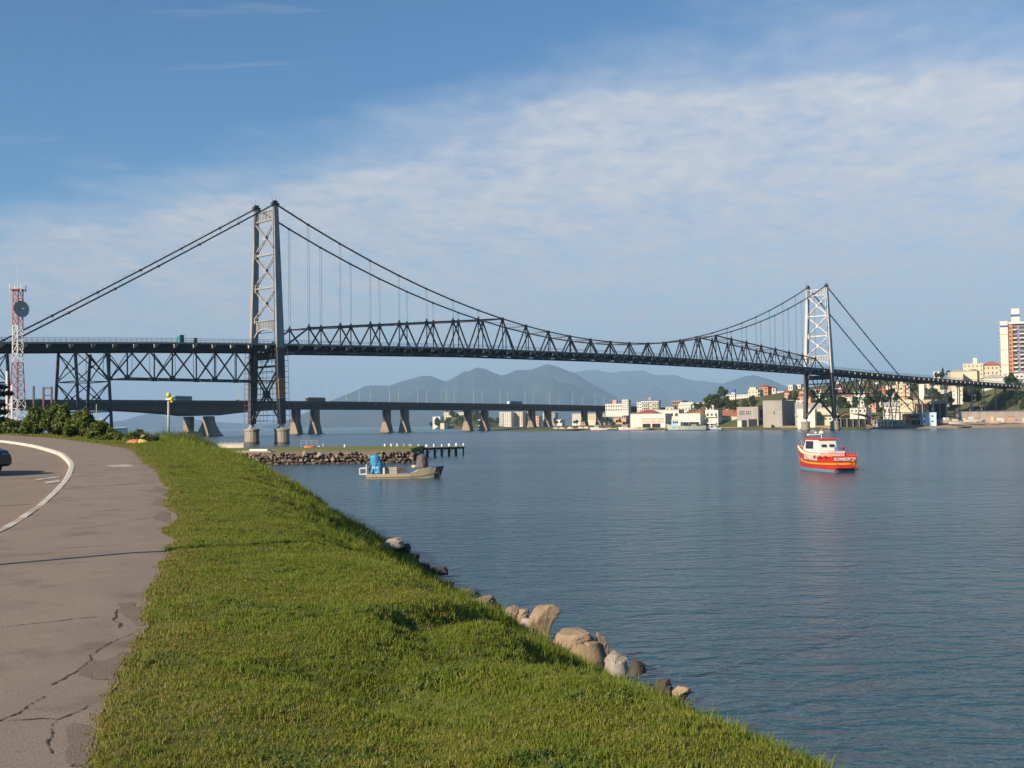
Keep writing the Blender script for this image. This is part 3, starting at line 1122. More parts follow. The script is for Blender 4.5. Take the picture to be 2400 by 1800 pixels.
# ---- side spans and trestles
def side_truss(t0, sgn):
    tr_ = empty('side_span_truss', B(t0 + sgn * 28, 0, 24), bridge)
    pn = 13.85
    zb = 19.6
    for sd in (1, -1):
        s = sd * HW
        bots = [t0 + sgn * (7.6 + pn * i) for i in range(4)]
        tops = [t0 + sgn * (0.8 + pn * i) for i in range(5)]
        zt = lambda t: deck_z(t) - 2.4
        for i, tb in enumerate(bots):
            p = B(tb, s, zb)
            member('diagonal', B(tops[i], s, zt(tops[i])), p, 0.34, 0.44, steel, tr_, SD)
            member('diagonal', p, B(tops[i + 1], s, zt(tops[i + 1])), 0.34, 0.44, steel, tr_, SD)
            member('vertical_post', p, B(tb, s, zt(tb)), 0.26, 0.34, steel, tr_, AX)
            MB().frame(B(tb - 0.8, s - 0.26, zb - 0.3), AX * 1.6, SD * 0.52, (0, 0, 1.2)).build('gusset', steel, tr_)
            member('hanger_rod', B(tops[i + 1], s, zt(tops[i + 1])), B(tops[i + 1], s, zb), 0.10, 0.10, steel, tr_, AX)
            if i < 3:
                member('bottom_chord', p, B(bots[i + 1], s, zb), 0.42, 0.42, steel, tr_)
        member('bottom_chord', B(t0 + sgn * 1.0, s, zb), B(bots[0], s, zb), 0.42, 0.42, steel, tr_)
    for i, tb in enumerate(bots):
        member('lateral_strut', B(tb, -HW, zb), B(tb, HW, zb), 0.24, 0.24, steel, tr_)
        for c in (-1, 1):
            member('sway_brace', B(tb, c * HW, zb), B(tb, -c * HW, deck_z(tb) - 2.6), 0.16, 0.16, steel, tr_)
            if i < 3:
                member('lateral_brace', B(tb, c * HW, zb), B(bots[i + 1], -c * HW, zb), 0.14, 0.14, steel, tr_)
    return tr_


side_truss(0.0, -1)
side_truss(SPAN, 1)


def trestle(ta, tb, zbase, k=1.0):
    tr_ = empty('trestle', B((ta + tb) / 2, 0, zbase), bridge)
    zt = min(deck_z(ta), deck_z(tb)) - 2.3
    H = zt - zbase
    n = 1 if H < 7 else 2 if H < 16 else 3
    lv = [zt - H * i / n for i in range(n + 1)]
    sp_ = lambda z: HW + 0.12 * (zt - z)
    for sd in (1, -1):
        for t in (ta, tb):
            member('leg', B(t, sd * sp_(zbase), zbase), B(t, sd * HW, zt), 0.62 * k, 0.66 * k, steel, tr_, AX)
    for a, b_ in zip(lv[:-1], lv[1:]):
        for sd in (1, -1):
            for p, q in ((ta, tb), (tb, ta)):
                member('brace', B(p, sd * sp_(a), a - 0.2), B(q, sd * sp_(b_), b_ + 0.2), 0.22 * k, 0.24 * k, steel, tr_)
            member('strut', B(ta, sd * sp_(b_), b_ + 0.2), B(tb, sd * sp_(b_), b_ + 0.2), 0.24, 0.24, steel, tr_)
            cz = (a + b_) / 2
            MB().frame(B((ta + tb) / 2 - 0.35, sd * sp_(cz) - 0.15, cz - 0.35), AX * 0.7, SD * 0.3, (0, 0, 0.7)).build('gusset', steel, tr_)
        for t in (ta, tb):
            for c in (-1, 1):
                member('brace', B(t, c * sp_(a), a - 0.2), B(t, -c * sp_(b_), b_ + 0.2), 0.22 * k, 0.24 * k, steel, tr_)
            member('strut', B(t, -sp_(b_), b_ + 0.2), B(t, sp_(b_), b_ + 0.2), 0.26, 0.26, steel, tr_)
            MB().frame(B(t - 0.15, -0.4, (a + b_) / 2 - 0.4), AX * 0.3, SD * 0.8, (0, 0, 0.8)).build('gusset', steel, tr_)
    return tr_


for ta, tb in ((-55.0, -64.2), (-82.5, -91.5)):
    trestle(ta, tb, 1.5)
for ta, tb in ((55, 64), (91, 99)):
    c = B(SPAN + (ta + tb) / 2, 0, 0)
    trestle(SPAN + ta, SPAN + tb, far_z(c.x, c.y) - 1.2, 0.62)
# concrete posts of the last spans
for t in (122, 140, 158, 176, 194, 212):
    tr_ = empty('post_bent', B(SPAN + t, 0, 10), bridge)
    for sd in (1, -1):
        c = B(SPAN + t, sd * 4.6, 0)
        member('post', B(SPAN + t, sd * 4.6, far_z(c.x, c.y) - 1.0), B(SPAN + t, sd * 4.6, deck_z(SPAN + t) - 2.3), 0.5, 0.5, brackm, tr_, AX)
    member('cap_beam', B(SPAN + t, -5.6, deck_z(SPAN + t) - 2.7), B(SPAN + t, 5.6, deck_z(SPAN + t) - 2.7), 0.8, 0.7, brackm, tr_)

# ---- scaffold round the foot of the near tower
scm = mat('scaffold tube', (0.10, 0.085, 0.085), 0.6, (0.16, 0.09, 0.05), 1.0)
plankm = mat('scaffold plank', (0.20, 0.14, 0.09), 0.85, (0.13, 0.09, 0.06), 1.0)
sc = thing('scaffold', B(0, 0, 7), 'dark tube scaffold wrapped round the foot of the nearer bridge tower', 'scaffold')
for z in list(np.arange(7.2, 29.5, 1.7)):
    for t in (-2.1, 2.1):
        w_ = leg_s(z) + 1.4
        member('ledger', B(t, -w_, z), B(t, w_, z), 0.10, 0.10, scm, sc)
    for sd in (1, -1):
        member('transom', B(-2.3, sd * (leg_s(z) + 1.4), z), B(2.3, sd * (leg_s(z) + 1.4), z), 0.10, 0.10, scm, sc)
    if int(z * 10) % 3 != 1:
        member('plank', B(-2.1, -leg_s(z) * random.uniform(.5, 1), z + 0.09), B(-2.1, leg_s(z) * random.uniform(.4, 1), z + 0.09), 0.55, 0.09, plankm, sc)
for sd in (1, -1):
    for t in (-2.1, 2.1):
        for o in (-1.3, 1.3):
            member('standard', B(t, sd * (leg_s(6.9) + o), 6.6), B(t, sd * (leg_s(29) + o), 29.6), 0.10, 0.10, scm, sc, AX)
for s in (-4.6, -2.0, 1.4, 3.6):
    member('standard', B(-2.1, s, 6.9), B(-2.1, s * 0.9, 27), 0.08, 0.08, scm, sc, AX)
# loose planks and rods hung under the deck beside the tower
# teal site booth and a small cabin on the approach
def on_deck(U, s):
    """distance along the bridge that is seen at photo column U"""
    lo, hi = -150.0, SPAN + 250
    for _ in range(50):
        mid = (lo + hi) / 2
        if pix(B(mid, s, deck_z(mid)))[0] < U:
            lo = mid
        else:
            hi = mid
    return (lo + hi) / 2


teal = mat('teal painted steel', (0.05, 0.33, 0.30), 0.6, (0.04, 0.26, 0.24), 1.0)
whitem = mat('white paint', (0.78, 0.76, 0.72), 0.6, (0.68, 0.66, 0.62), 0.8)
darkm = mat('dark glass', (0.02, 0.022, 0.026), 0.15, (0.03, 0.03, 0.035), 1.0, spec=0.6)
t = on_deck(424, 6.6)
bo = thing('site_booth', B(t, 6.6, deck_z(t) + 0.1), 'small teal site booth on the bridge approach deck', 'booth')
MB().frame(B(t - 0.75, 5.9, deck_z(t) + 0.11), AX * 1.5, SD * 1.3, (0, 0, 2.1)).build('booth_wall', teal, bo)
MB().frame(B(t - 0.85, 5.8, deck_z(t) + 2.21), AX * 1.7, SD * 1.5, (0, 0, 0.12)).build('booth_roof', whitem, bo)
MB().frame(B(t - 0.3, 7.2, deck_z(t) + 0.2), AX * 0.7, SD * 0.03, (0, 0, 1.8)).build('booth_door', darkm, bo)
t = on_deck(458, 6.6)
bo = thing('tool_locker', B(t, 6.6, deck_z(t) + 0.1), 'grey tool locker on the bridge deck beside the teal booth', 'locker')
MB().frame(B(t - 0.4, 6.2, deck_z(t) + 0.11), AX * 0.8, SD * 0.8, (0, 0, 1.35)).build('locker_body', steel, bo)
MB().frame(B(t - 0.45, 6.15, deck_z(t) + 1.46), AX * 0.9, SD * 0.9, (0, 0, 0.08)).build('locker_lid', brackm, bo)

# ================================================================== CONCRETE ROAD BRIDGES
CA, CB = W(760, 940, 850), W(1500, 953, 1336)
CX = Vector((CB.x - CA.x, CB.y - CA.y, 0)).normalized()
CN = Vector((CX.y, -CX.x, 0))


def C(q, s, z):
    return Vector((CA.x, CA.y, 0)) + CX * q + CN * s + Vector((0, 0, z))


def cq(U, s=0.0):
    lo, hi = -420.0, 1100.0
    for _ in range(50):
        mid = (lo + hi) / 2
        if pix(C(mid, s, 20))[0] < U:
            lo = mid
        else:
            hi = mid
    return (lo + hi) / 2


def cz(q):
    return float(np.interp(q, [-400, -260, -182, 0, 320, 560, 900], [20.5, 22.3, 23.0, 24.3, 25.0, 24.6, 21.5]))


QP = [cq(u) for u in (510, 758, 967, 1153, 1300, 1420)]
QH = QP[0]
conc = mat('bridge concrete weathered and shaded', (0.125, 0.086, 0.070), 0.9, (0.085, 0.060, 0.050), 0.12, 0.6, spec=0.15, stains=(0.075, 0.06, 0.055), stain_scale=0.10)
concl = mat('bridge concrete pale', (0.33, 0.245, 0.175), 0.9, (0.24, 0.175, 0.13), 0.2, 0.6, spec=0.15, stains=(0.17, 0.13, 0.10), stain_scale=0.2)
lampm = mat('lamp post galvanised', (0.48, 0.46, 0.44), 0.5, (0.42, 0.40, 0.38), 0.5)
lensm = mat('lamp lens', (0.55, 0.55, 0.52), 0.3)


def depth_under(q):
    d = abs(q - QH)
    return 4.9 + 4.6 * max(0.0, 1 - d / 95.0) ** 2.0


def concrete_bridge(off, label, first):
    br = thing('road_bridge', C(150, off, 0), label, 'bridge')
    qs = list(np.arange(-330, 720, 12.0))
    for s0, s1, nm in ((-7.6, 7.6, 'deck_slab'),):
        b = MB()
        b.loft([[C(q, off + a, cz(q) + h) for a, h in ((-7.9, -1.9), (7.9, -1.9), (7.9, -0.85), (-7.9, -0.85))] for q in qs])
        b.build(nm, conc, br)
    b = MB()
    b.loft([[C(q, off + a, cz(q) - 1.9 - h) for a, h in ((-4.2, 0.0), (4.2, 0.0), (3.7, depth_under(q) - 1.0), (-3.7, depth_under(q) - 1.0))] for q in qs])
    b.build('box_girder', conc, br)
    for sd in (-1, 1):
        b = MB()
        b.loft([[C(q, off + sd * 7.7 + a, cz(q) + h) for a, h in ((-0.18, -0.85), (0.18, -0.85), (0.14, 0.0), (-0.14, 0.0))] for q in qs])
        b.build('parapet', conc, br)
    # pale blocks added to paint the light gaps between the two bridges
    for i, q in enumerate(np.arange(-60, 560, 9.5)):
        if first:
            MB().frame(C(q - 1.1, off + 6.2, cz(q) - 2.3), CX * 2.2, CN * 1.2, (0, 0, 0.4)).build('painted_light_gap', concl, br)
    for i, q in enumerate(QP):
        zt = cz(q) - 1.9 - depth_under(q) + 1.2
        p = empty('pier', C(q, off, 0), br)
        if i == 0 and first:
            b = MB()
            b.loft([[C(q + a * l, off + c_ * wd, z) for a, c_ in ((-1, -1), (1, -1), (1, 1), (-1, 1))] for z, l, wd in ((-4, 4.2, 9.6), (0.4, 4.0, 9.2), (3.5, 3.4, 6.4), (7.0, 2.9, 4.3), (10.0, 2.6, 3.2), (zt, 2.5, 2.8))])
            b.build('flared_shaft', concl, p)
        elif i == 0:
            MB().frame(C(q - 2, off - 3.0, 0), CX * 4, CN * 6.0, (0, 0, zt)).build('shaft', concl, p)
            MB().loft([[C(q + a * l, off + c_ * wd, z) for a, c_ in ((-1, -1), (1, -1), (1, 1), (-1, 1))] for z, l, wd in ((-4, 4.5, 6.5), (2.2, 4.0, 6.0), (3.4, 2.4, 4.0))]).build('pier_footing', conc, p)
        else:
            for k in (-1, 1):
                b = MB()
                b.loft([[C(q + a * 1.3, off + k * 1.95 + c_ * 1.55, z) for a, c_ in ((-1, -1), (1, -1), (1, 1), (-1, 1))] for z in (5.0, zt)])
                b.build('twin_shaft', conc if k < 0 else concl, p)  # left shaft dark, right pale: shade and sunlight painted in
            MB().frame(C(q - 0.7, off - 0.6, 5), CX * 1.4, CN * 1.2, (0, 0, zt - 5)).build('web_wall', conc, p)
            b = MB()
            b.loft([[C(q + a * l, off + c_ * wd, z) for a, c_ in ((-1, -1), (1, -1), (1, 1), (-1, 1))] for z, l, wd in ((-4, 2.9, 4.7), (1.2, 2.7, 4.5), (2.2, 2.6, 4.4), (9.0, 1.35, 3.55))])
            b.build('pier_footing', concl, p)
            b = MB()
            b.bar(C(q - 2.9, off + 4.6, 1.8), C(q - 0.6, off + 3.0, 9.5), 1.3, 0.9, CN)
            b.build('buttress', concl, p)
        MB().frame(C(q - 4.3, off - (9.5 if i == 0 and first else 5.8), -0.5), CX * 8.6, CN * (19.0 if i == 0 and first else 11.6), (0, 0, 1.1)).build('tide_band', tidem, p)
    return br


concrete_bridge(-8.0, 'dark concrete road bridge on flared piers behind the suspension bridge', True)
concrete_bridge(-26.5, 'second concrete road bridge mostly hidden behind the nearer concrete one', False)


def lamp_mesh():
    b = MB()
    b.tube((0, 0, 0), (0, 0, 1.1), 0.32, 0.26, 6)
    b.tube((0, 0, 1.1), (0, 0, 12.6), 0.17, 0.10, 6)
    b.bar((0, 0, 12.5), (1.6, 0, 13.0), 0.10)
    return b


lm = lamp_mesh()
proto = lm.build('bridge_lamp_post', lampm, None, base=Vector((0, 0, 0)))
arm = MB().box((1.3, -0.16, 12.92), (2.3, 0.16, 13.1)).build('lamp_head', lensm, proto)
NTH = 'first second third fourth fifth sixth seventh eighth ninth tenth eleventh twelfth thirteenth fourteenth fifteenth'.split()
spots = [(cq(u), -0.3) for u in (560, 632, 700, 770, 843, 914, 980, 1047, 1111, 1173, 1232, 1289, 1343, 1396, 1450)]
spots += [(cq(u, -34), -34.0) for u in (586, 660, 812, 868, 934, 1000, 1065, 1130, 1190, 1250, 1310, 1365, 1415, 1462, 1508)]
ang = math.atan2(-CN.y, -CN.x)
for i, (q, s) in enumerate(spots):
    o = proto if i == 0 else proto.copy()
    if i:
        COL.objects.link(o)
        a2 = arm.copy()
        COL.objects.link(a2)
        a2.parent = o
    o.matrix_basis = Matrix.Translation(C(q, s, cz(q) - 0.9)) @ Matrix.Rotation(ang if s > -10 else ang + math.pi, 4, 'Z')
    if s > -10:
        tag(o, '%s lamp post on the near edge of the dark concrete bridge from the near tower' % NTH[i], 'lamp post', 'lamp posts along the near concrete bridge edge')
    else:
        tag(o, '%s fainter lamp post on the hidden farther concrete bridge, counted from the near tower' % NTH[i - 15], 'lamp post', 'lamp posts along the farther concrete bridge')

# ---- vehicles on the concrete bridge
busteal = mat('bus teal paint', (0.10, 0.30, 0.33), 0.4, (0.08, 0.25, 0.28), 1.0)
busdark = mat('bus dark body', (0.075, 0.07, 0.075), 0.4)
trblue = mat('truck blue tarp', (0.09, 0.19, 0.33), 0.6, (0.07, 0.15, 0.27), 0.6)
tyrem = mat('rubber', (0.018, 0.018, 0.018), 0.8)


def bus(U0, U1, s, body, label, cab=False, zoff=0.0, roofm=None):
    q0, q1 = cq(U0, s), cq(U1, s)
    z = cz((q0 + q1) / 2) - 0.82
    L = q1 - q0
    M = Matrix.Translation(C(q0, s, z)) @ Matrix((CX, -CN, Vector((0, 0, 1)))).transposed().to_4x4()
    rt = thing('truck' if cab else 'bus', C((q0 + q1) / 2, s, z), label, 'truck' if cab else 'bus')
    x0 = 2.4 if cab else 0.0
    b = MB(M)
    b.loft([[(x, y, h) for y, h in ((-1.25, 0.5), (1.25, 0.5), (1.25, 3.2), (1.1, 3.45), (-1.1, 3.45), (-1.25, 3.2))] for x in (x0, L)])
    b.build('body', body, rt)
    if cab:
        MB(M).loft([[(x, y, h) for y, h in ((-1.2, 0.5), (1.2, 0.5), (1.2, t_), (-1.2, t_))] for x, t_ in ((0.0, 1.7), (0.5, 3.0), (2.25, 3.1))]).build('cab', whitem, rt)
        MB(M).box((0.9, -1.23, 1.8), (1.8, 1.23, 2.6)).build('cab_window', darkm, rt)
    else:
        n = 8
        for i in range(n):
            a = 0.5 + (L - 1.0) * i / n
            MB(M).box((a, -1.28, 1.75), (a + (L - 1.0) / n - 0.18, 1.28, 2.7)).build('window', darkm, rt)
        MB(M).box((-0.04, -1.1, 1.5), (0.02, 1.1, 3.0)).build('windscreen', darkm, rt)
        MB(M).box((0.1, -1.15, 3.46), (L * 0.98, 1.15, 3.62)).build('roof', roofm or whitem, rt)
    for x in (1.9 if not cab else 1.2, L - 2.6):
        for y in (-1.2, 1.2):
            MB(M).tube((x, y - 0.12, 0.5), (x, y + 0.12, 0.5), 0.5, None, 12).build('wheel', tyrem, rt)


bus(407, 447, -3.2, busteal, 'teal city bus crossing the concrete bridge near the yellow lamp')
bus(719, 760, -3.2, busdark, 'dark bus with white roof on the concrete bridge right of the near tower')
bus(1191, 1221, -3.2, trblue, 'blue covered truck with white cab on the concrete bridge', True)
carw = mat('car silver', (0.55, 0.54, 0.53), 0.35)
for U, lab in ((557, 'small pale car on the concrete bridge just before the near tower'), (184, 'pale van on the concrete bridge seen through the trestle')):
    q = cq(U, -3.2)
    z = cz(q) - 0.82
    M = Matrix.Translation(C(q, -3.2, z)) @ Matrix((CX, -CN, Vector((0, 0, 1)))).transposed().to_4x4()
    k = 1.35 if U == 184 else 1.0
    rt = thing('car', C(q, -3.2, z), lab, 'car')
    MB(M).loft([[(x, y, h * k) for y, h in ((-0.85, 0.3), (0.85, 0.3), (0.85, t_), (-0.85, t_))] for x, t_ in ((-2.1, 0.75), (-1.1, 0.95), (1.8, 0.95), (2.1, 0.8))]).build('body', carw, rt)
    MB(M).loft([[(x, y * (1 if h < 1 else 0.85), h * k) for y, h in ((-0.8, 0.9), (0.8, 0.9), (0.8, t_), (-0.8, t_))] for x, t_ in ((-1.2, 0.98), (-0.5, 1.45), (1.1, 1.45), (1.7, 1.0))]).build('cabin', darkm, rt)
    for x in (-1.3, 1.3):
        for y in (-0.8, 0.8):
            MB(M).tube((x, y - 0.1, 0.32), (x, y + 0.1, 0.32), 0.32, None, 10).build('wheel', tyrem, rt)

# ================================================================== LEAVES
def leaf_mesh(name, blobs, n, size, material, seed, shell=0.55, aspect=1.6):
    """leaves scattered through a cluster of uneven lobes: (centre, radii) list"""
    r = np.random.default_rng(seed)
    vol = np.array([b[1][0] * b[1][1] * b[1][2] for b in blobs]) ** 0.67
    pick = r.choice(len(blobs), n, p=vol / vol.sum())
    d = r.normal(size=(n, 3))
    d /= np.linalg.norm(d, axis=1)[:, None]
    rad = shell + (1 - shell) * r.random(n) ** 0.5
    rad *= 0.85 + 0.3 * np.sin(d[:, 0] * 5 + seed) * np.sin(d[:, 1] * 6 + d[:, 2] * 4)
    cen = np.array([b[0] for b in blobs])[pick] + d * rad[:, None] * np.array([b[1] for b in blobs])[pick]
    nrm = d * 0.7 + r.normal(size=(n, 3)) * 0.6 + np.array([0, 0, 0.35])
    nrm /= np.linalg.norm(nrm, axis=1)[:, None]
    t1 = np.cross(nrm, r.normal(size=(n, 3)))
    t1 /= np.linalg.norm(t1, axis=1)[:, None]
    t2 = np.cross(nrm, t1)
    sz = size * (0.6 + 0.8 * r.random(n))[:, None]
    a, b = t1 * sz * aspect * 0.5, t2 * sz * 0.5
    fold = nrm * sz * 0.18
    v = np.stack([cen - a, cen - b * 0.9 + fold, cen + a, cen + b * 0.9 + fold], 1).reshape(-1, 3)
    f = np.arange(4 * n).reshape(n, 4)
    return np_mesh(name, v, f, [material])


def leafmat(name, c1, c2, scale=1.2, tr=(0.10, 0.16, 0.02)):
    return mat(name, c1, 0.5, c2, scale, 0.55, spec=0.35, transl=tr)


hedge_m = leafmat('sea hedge leaves', (0.090, 0.125, 0.020), (0.150, 0.165, 0.035), 2.0)
dark_leaf = leafmat('dark foliage', (0.022, 0.040, 0.014), (0.045, 0.062, 0.020), 1.0, (0.03, 0.05, 0.01))
barkm = mat('bark', (0.10, 0.075, 0.055), 0.9, (0.06, 0.045, 0.035), 3.0, 0.6, 0.5, 25.0)


def shrub(u0, u1, vtop, vbase, label, n, size, material, name='shrub', group=None, seed=1, depth=0.8, yover=None):
    um = (u0 + u1) / 2
    p = W(um, vbase, interp(um, [0, 80, 130, 185, 230, 260, 325], [117, 108, 97, 89, 83, 79, 76]))
    p.z = ground_z(p.x, p.y) - 0.05
    vbase = pix(p)[1]
    wd = (u1 - u0) / FPX * p.y
    ht = (vbase - vtop) / FPX * p.y * 1.12
    c = Vector((p.x, p.y + wd * 0.25, p.z))
    rt = thing(name, c, label, 'shrub', group)
    r = random.Random(seed)
    blobs = []
    for i in range(26):
        bx = r.uniform(-0.5, 0.5) * wd * 0.82
        by = r.uniform(-0.4, 0.5) * wd * depth * 0.7
        top = ht * (1.0 - 0.75 * (2 * abs(bx) / wd) ** 2.2) * r.uniform(0.45, 1.0)
        rz_ = max(0.3, top * r.uniform(0.32, 0.5))
        rr = wd * r.uniform(0.14, 0.22)
        blobs.append(((c.x + bx, c.y + by, c.z + max(0.18, top - rz_)), (rr, rr, rz_)))
    place('foliage', leaf_mesh('foliage', blobs, n, size, material, seed), Matrix.Identity(4), rt)
    for i in range(4):
        a = r.uniform(0, 6.28)
        member('stem', c + Vector((0.1 * math.cos(a), 0.1 * math.sin(a), -0.1)), c + Vector((0.3 * wd * math.cos(a), 0.25 * wd * math.sin(a), ht * 0.7)), 0.07, 0.07, barkm, rt, (1, 0, 0))
    return rt


hg = 'glossy seaside shrubs along the path'
shrub(-60, 64, 980, 1013, 'low glossy shrub at the photo edge under the red white mast', 5200, 0.20, hedge_m, seed=3, group=hg)
shrub(48, 118, 950, 1019, 'tall glossy shrub just right of the lattice mast foot', 6200, 0.19, hedge_m, seed=4, group=hg)
shrub(92, 172, 943, 1024, 'tallest glossy shrub, in front of the two left trestle legs', 7000, 0.18, hedge_m, seed=5, group=hg)
shrub(148, 222, 958, 1030, 'glossy shrub below the right trestle legs', 6500, 0.17, hedge_m, seed=6, group=hg)
shrub(198, 264, 986, 1036, 'dark rounded shrub left of the white tank', 5200, 0.15, hedge_m, seed=7, group=hg)
shrub(226, 292, 1013, 1040, 'low sprawling shrub in front of the white tank', 3400, 0.13, hedge_m, seed=8, group=hg)
seag = leafmat('sea grape leaves', (0.085, 0.105, 0.030), (0.145, 0.130, 0.055), 2.5)
shrub(288, 362, 1010, 1041, 'open small leaved shrub beside the upturned canoe', 2400, 0.20, seag, seed=9)

# dark tree reaching into the left edge
tp = W(-46, 1000, 118)
tree = thing('pine_tree', (tp.x, tp.y, 4.3), 'dark tree with tiered branches reaching in at the left edge', 'tree')
MB().tube((tp.x, tp.y, 4.0), (tp.x + 0.1, tp.y, 11.5), 0.22, 0.06, 8).build('trunk', barkm, tree)
blobs = []
for z, rr in ((6.2, 2.7), (7.0, 2.6), (7.7, 2.2), (8.9, 2.9), (9.6, 2.5), (10.6, 1.6), (11.3, 0.8)):
    for a in np.arange(0, 6.28, 0.8):
        blobs.append(((tp.x + math.cos(a + z) * rr * 0.7, tp.y + math.sin(a + z) * rr * 0.7, z), (rr * 0.42, rr * 0.42, 0.28)))
place('crown', leaf_mesh('crown', blobs, 7000, 0.22, dark_leaf, 21), Matrix.Identity(4), tree)  # leaf colour kept dark to paint the shade on this tree

# ================================================================== LATTICE MAST
redm = mat('mast red paint', (0.34, 0.13, 0.11), 0.6, (0.33, 0.085, 0.07), 1.0)
mwh = mat('mast white paint', (0.62, 0.58, 0.56), 0.6, (0.52, 0.46, 0.45), 1.0)
MY = 185.0
mb0 = W(41, 990, MY)
mast = thing('lattice_mast', (mb0.x, MY, mb0.z - 2), 'slender red and white lattice mast with a dish at the left edge', 'mast')
zt = W(38, 678, MY).z
z0 = mb0.z - 2.2
nsec = 16


def mhw(z):
    t = (z - z0) / (zt - z0)
    return 1.15 - 0.55 * min(1.0, t / 0.55)


def mcen(z):
    return mb0.x + (W(38, 678, MY).x - mb0.x) * 0.0


def corner(i, z):
    a = R(20 + 90 * i)
    h = mhw(z) * 1.25
    return Vector((mb0.x + h * math.cos(a), MY + h * math.sin(a), z))


for k in range(nsec):
    za, zb = z0 + (zt - z0) * k / nsec, z0 + (zt - z0) * (k + 1) / nsec
    pm = (mwh, redm, mwh, redm)[min(3, int(k / nsec * 4))]
    for i in range(4):
        member('leg_angle', corner(i, za), corner(i, zb), 0.15, 0.15, pm, mast)
        member('diagonal', corner(i, za), corner((i + 1) % 4, zb), 0.08, 0.08, pm, mast)
        member('horizontal', corner(i, zb), corner((i + 1) % 4, zb), 0.08, 0.08, pm, mast)
MB().tube((mb0.x, MY, zt), (mb0.x, MY, W(36, 618, MY).z), 0.06, 0.03, 6).build('spire', mwh, mast)
plt = MB()
plt.box((mb0.x - 0.95, MY - 0.95, zt - 0.15), (mb0.x + 0.95, MY + 0.95, zt - 0.05))
plt.build('platform', redm, mast)
ant = MB()
for dx, dy in ((-0.9, -0.9), (0.9, -0.9), (0.9, 0.9), (-0.9, 0.9)):
    ant.box((mb0.x + dx - 0.07, MY + dy - 0.05, zt - 0.4), (mb0.x + dx + 0.07, MY + dy + 0.05, zt + 0.7))
ant.build('panel_antenna', mwh, mast)
dc = W(47, 725, MY - 1.0)
dish = MB()
dd = Vector((0.75, -0.55, 0.05)).normalized()
s1 = dd.cross(Vector((0, 0, 1))).normalized()
s2 = s1.cross(dd)
rings = []
for rr in (0.02, 0.35, 0.7, 1.05, 1.35):
    rings.append([dc + (s1 * math.cos(a) + s2 * math.sin(a)) * rr + dd * (0.24 * rr * rr) for a in np.linspace(0, 2 * math.pi, 25)[:-1]])
dish.loft(rings, True, False)
dishm = mat('dish mesh grey', (0.50, 0.46, 0.48), 0.6, (0.42, 0.38, 0.40), 2.0)
do = dish.build('dish', dishm, mast, True)
rb = MB()
for i in range(12):
    a = 2 * math.pi * i / 12
    for r0, r1 in ((0.05, 0.7), (0.7, 1.35)):
        rb.bar(dc + (s1 * math.cos(a) + s2 * math.sin(a)) * r0 + dd * (0.24 * r0 * r0 + 0.03), dc + (s1 * math.cos(a) + s2 * math.sin(a)) * r1 + dd * (0.24 * r1 * r1 + 0.03), 0.05)
rb.build('dish_ribs', mwh, do)
MB().bar(dc, dc + dd * 1.0, 0.06).build('feed_arm', mwh, do)
member('dish_mount', dc, (mb0.x + 0.3, MY, dc.z), 0.12, 0.12, mwh, mast)

# steel frames and white post standing behind the hedge
rust = mat('rusty steel', (0.13, 0.085, 0.075), 0.8, (0.09, 0.055, 0.05), 2.0)


def poleframe(us, vtops, vbase, Y, rails, label, name, material, r=0.09):
    rt = thing(name, W(us[0], vbase, Y), label, 'frame')
    for U, v in zip(us, vtops):
        member('upright', W(U, vbase, Y), W(U, v, Y), r * 2, r * 2, material, rt, (1, 0, 0))
    for ua, va, ub, vb in rails:
        member('rail', W(ua, va, Y), W(ub, vb, Y), r * 1.3, r * 1.3, material, rt)
    return rt


poleframe([79, 102, 121], [905, 907, 906], 1000, 140, [(102, 910, 121, 909), (102, 927, 121, 927), (79, 936, 102, 935)], 'rusty open frame of three posts behind the hedge', 'steel_frame', rust, 0.10)
poleframe([6, 16, 28], [948, 870, 903], 1005, 135, [(0, 948, 30, 948)], 'row of weathered posts with one rail by the mast foot', 'post_frame', mwh, 0.11)
rt = thing('flag_pole', W(226, 1010, 150), 'thin pole with a small flag above the hedge by the trestle', 'pole')
MB().tube(W(226, 1010, 150), W(226, 947, 150), 0.05, 0.04, 6).build('pole', lampm, rt)
b = MB()
b.add([W(229, 990, 150), W(233, 985, 150), W(238, 978, 150), W(236, 985, 150), W(231, 992, 150)], [(0, 1, 2, 3, 4)])
b.build('flag', whitem, rt)

# white round tank
tY = 92.0
tc_ = W(281, 1032, tY)
rt = thing('water_tank', tc_, 'white round water tank half hidden by the hedge', 'tank')
gz = float(at_line(LEVEL, tY)) - 0.3
ztk = W(281, 1006, tY).z
MB().lathe((tc_.x, tY, 0), [(0.62, gz), (0.60, ztk - 0.1), (0.58, ztk)], 20).build('tank_body', whitem, rt, True)
MB().lathe((tc_.x, tY, 0), [(0.64, ztk + 0.003), (0.63, ztk + 0.06), (0.30, ztk + 0.16), (0.08, ztk + 0.18)], 20).build('tank_lid', whitem, rt, True)

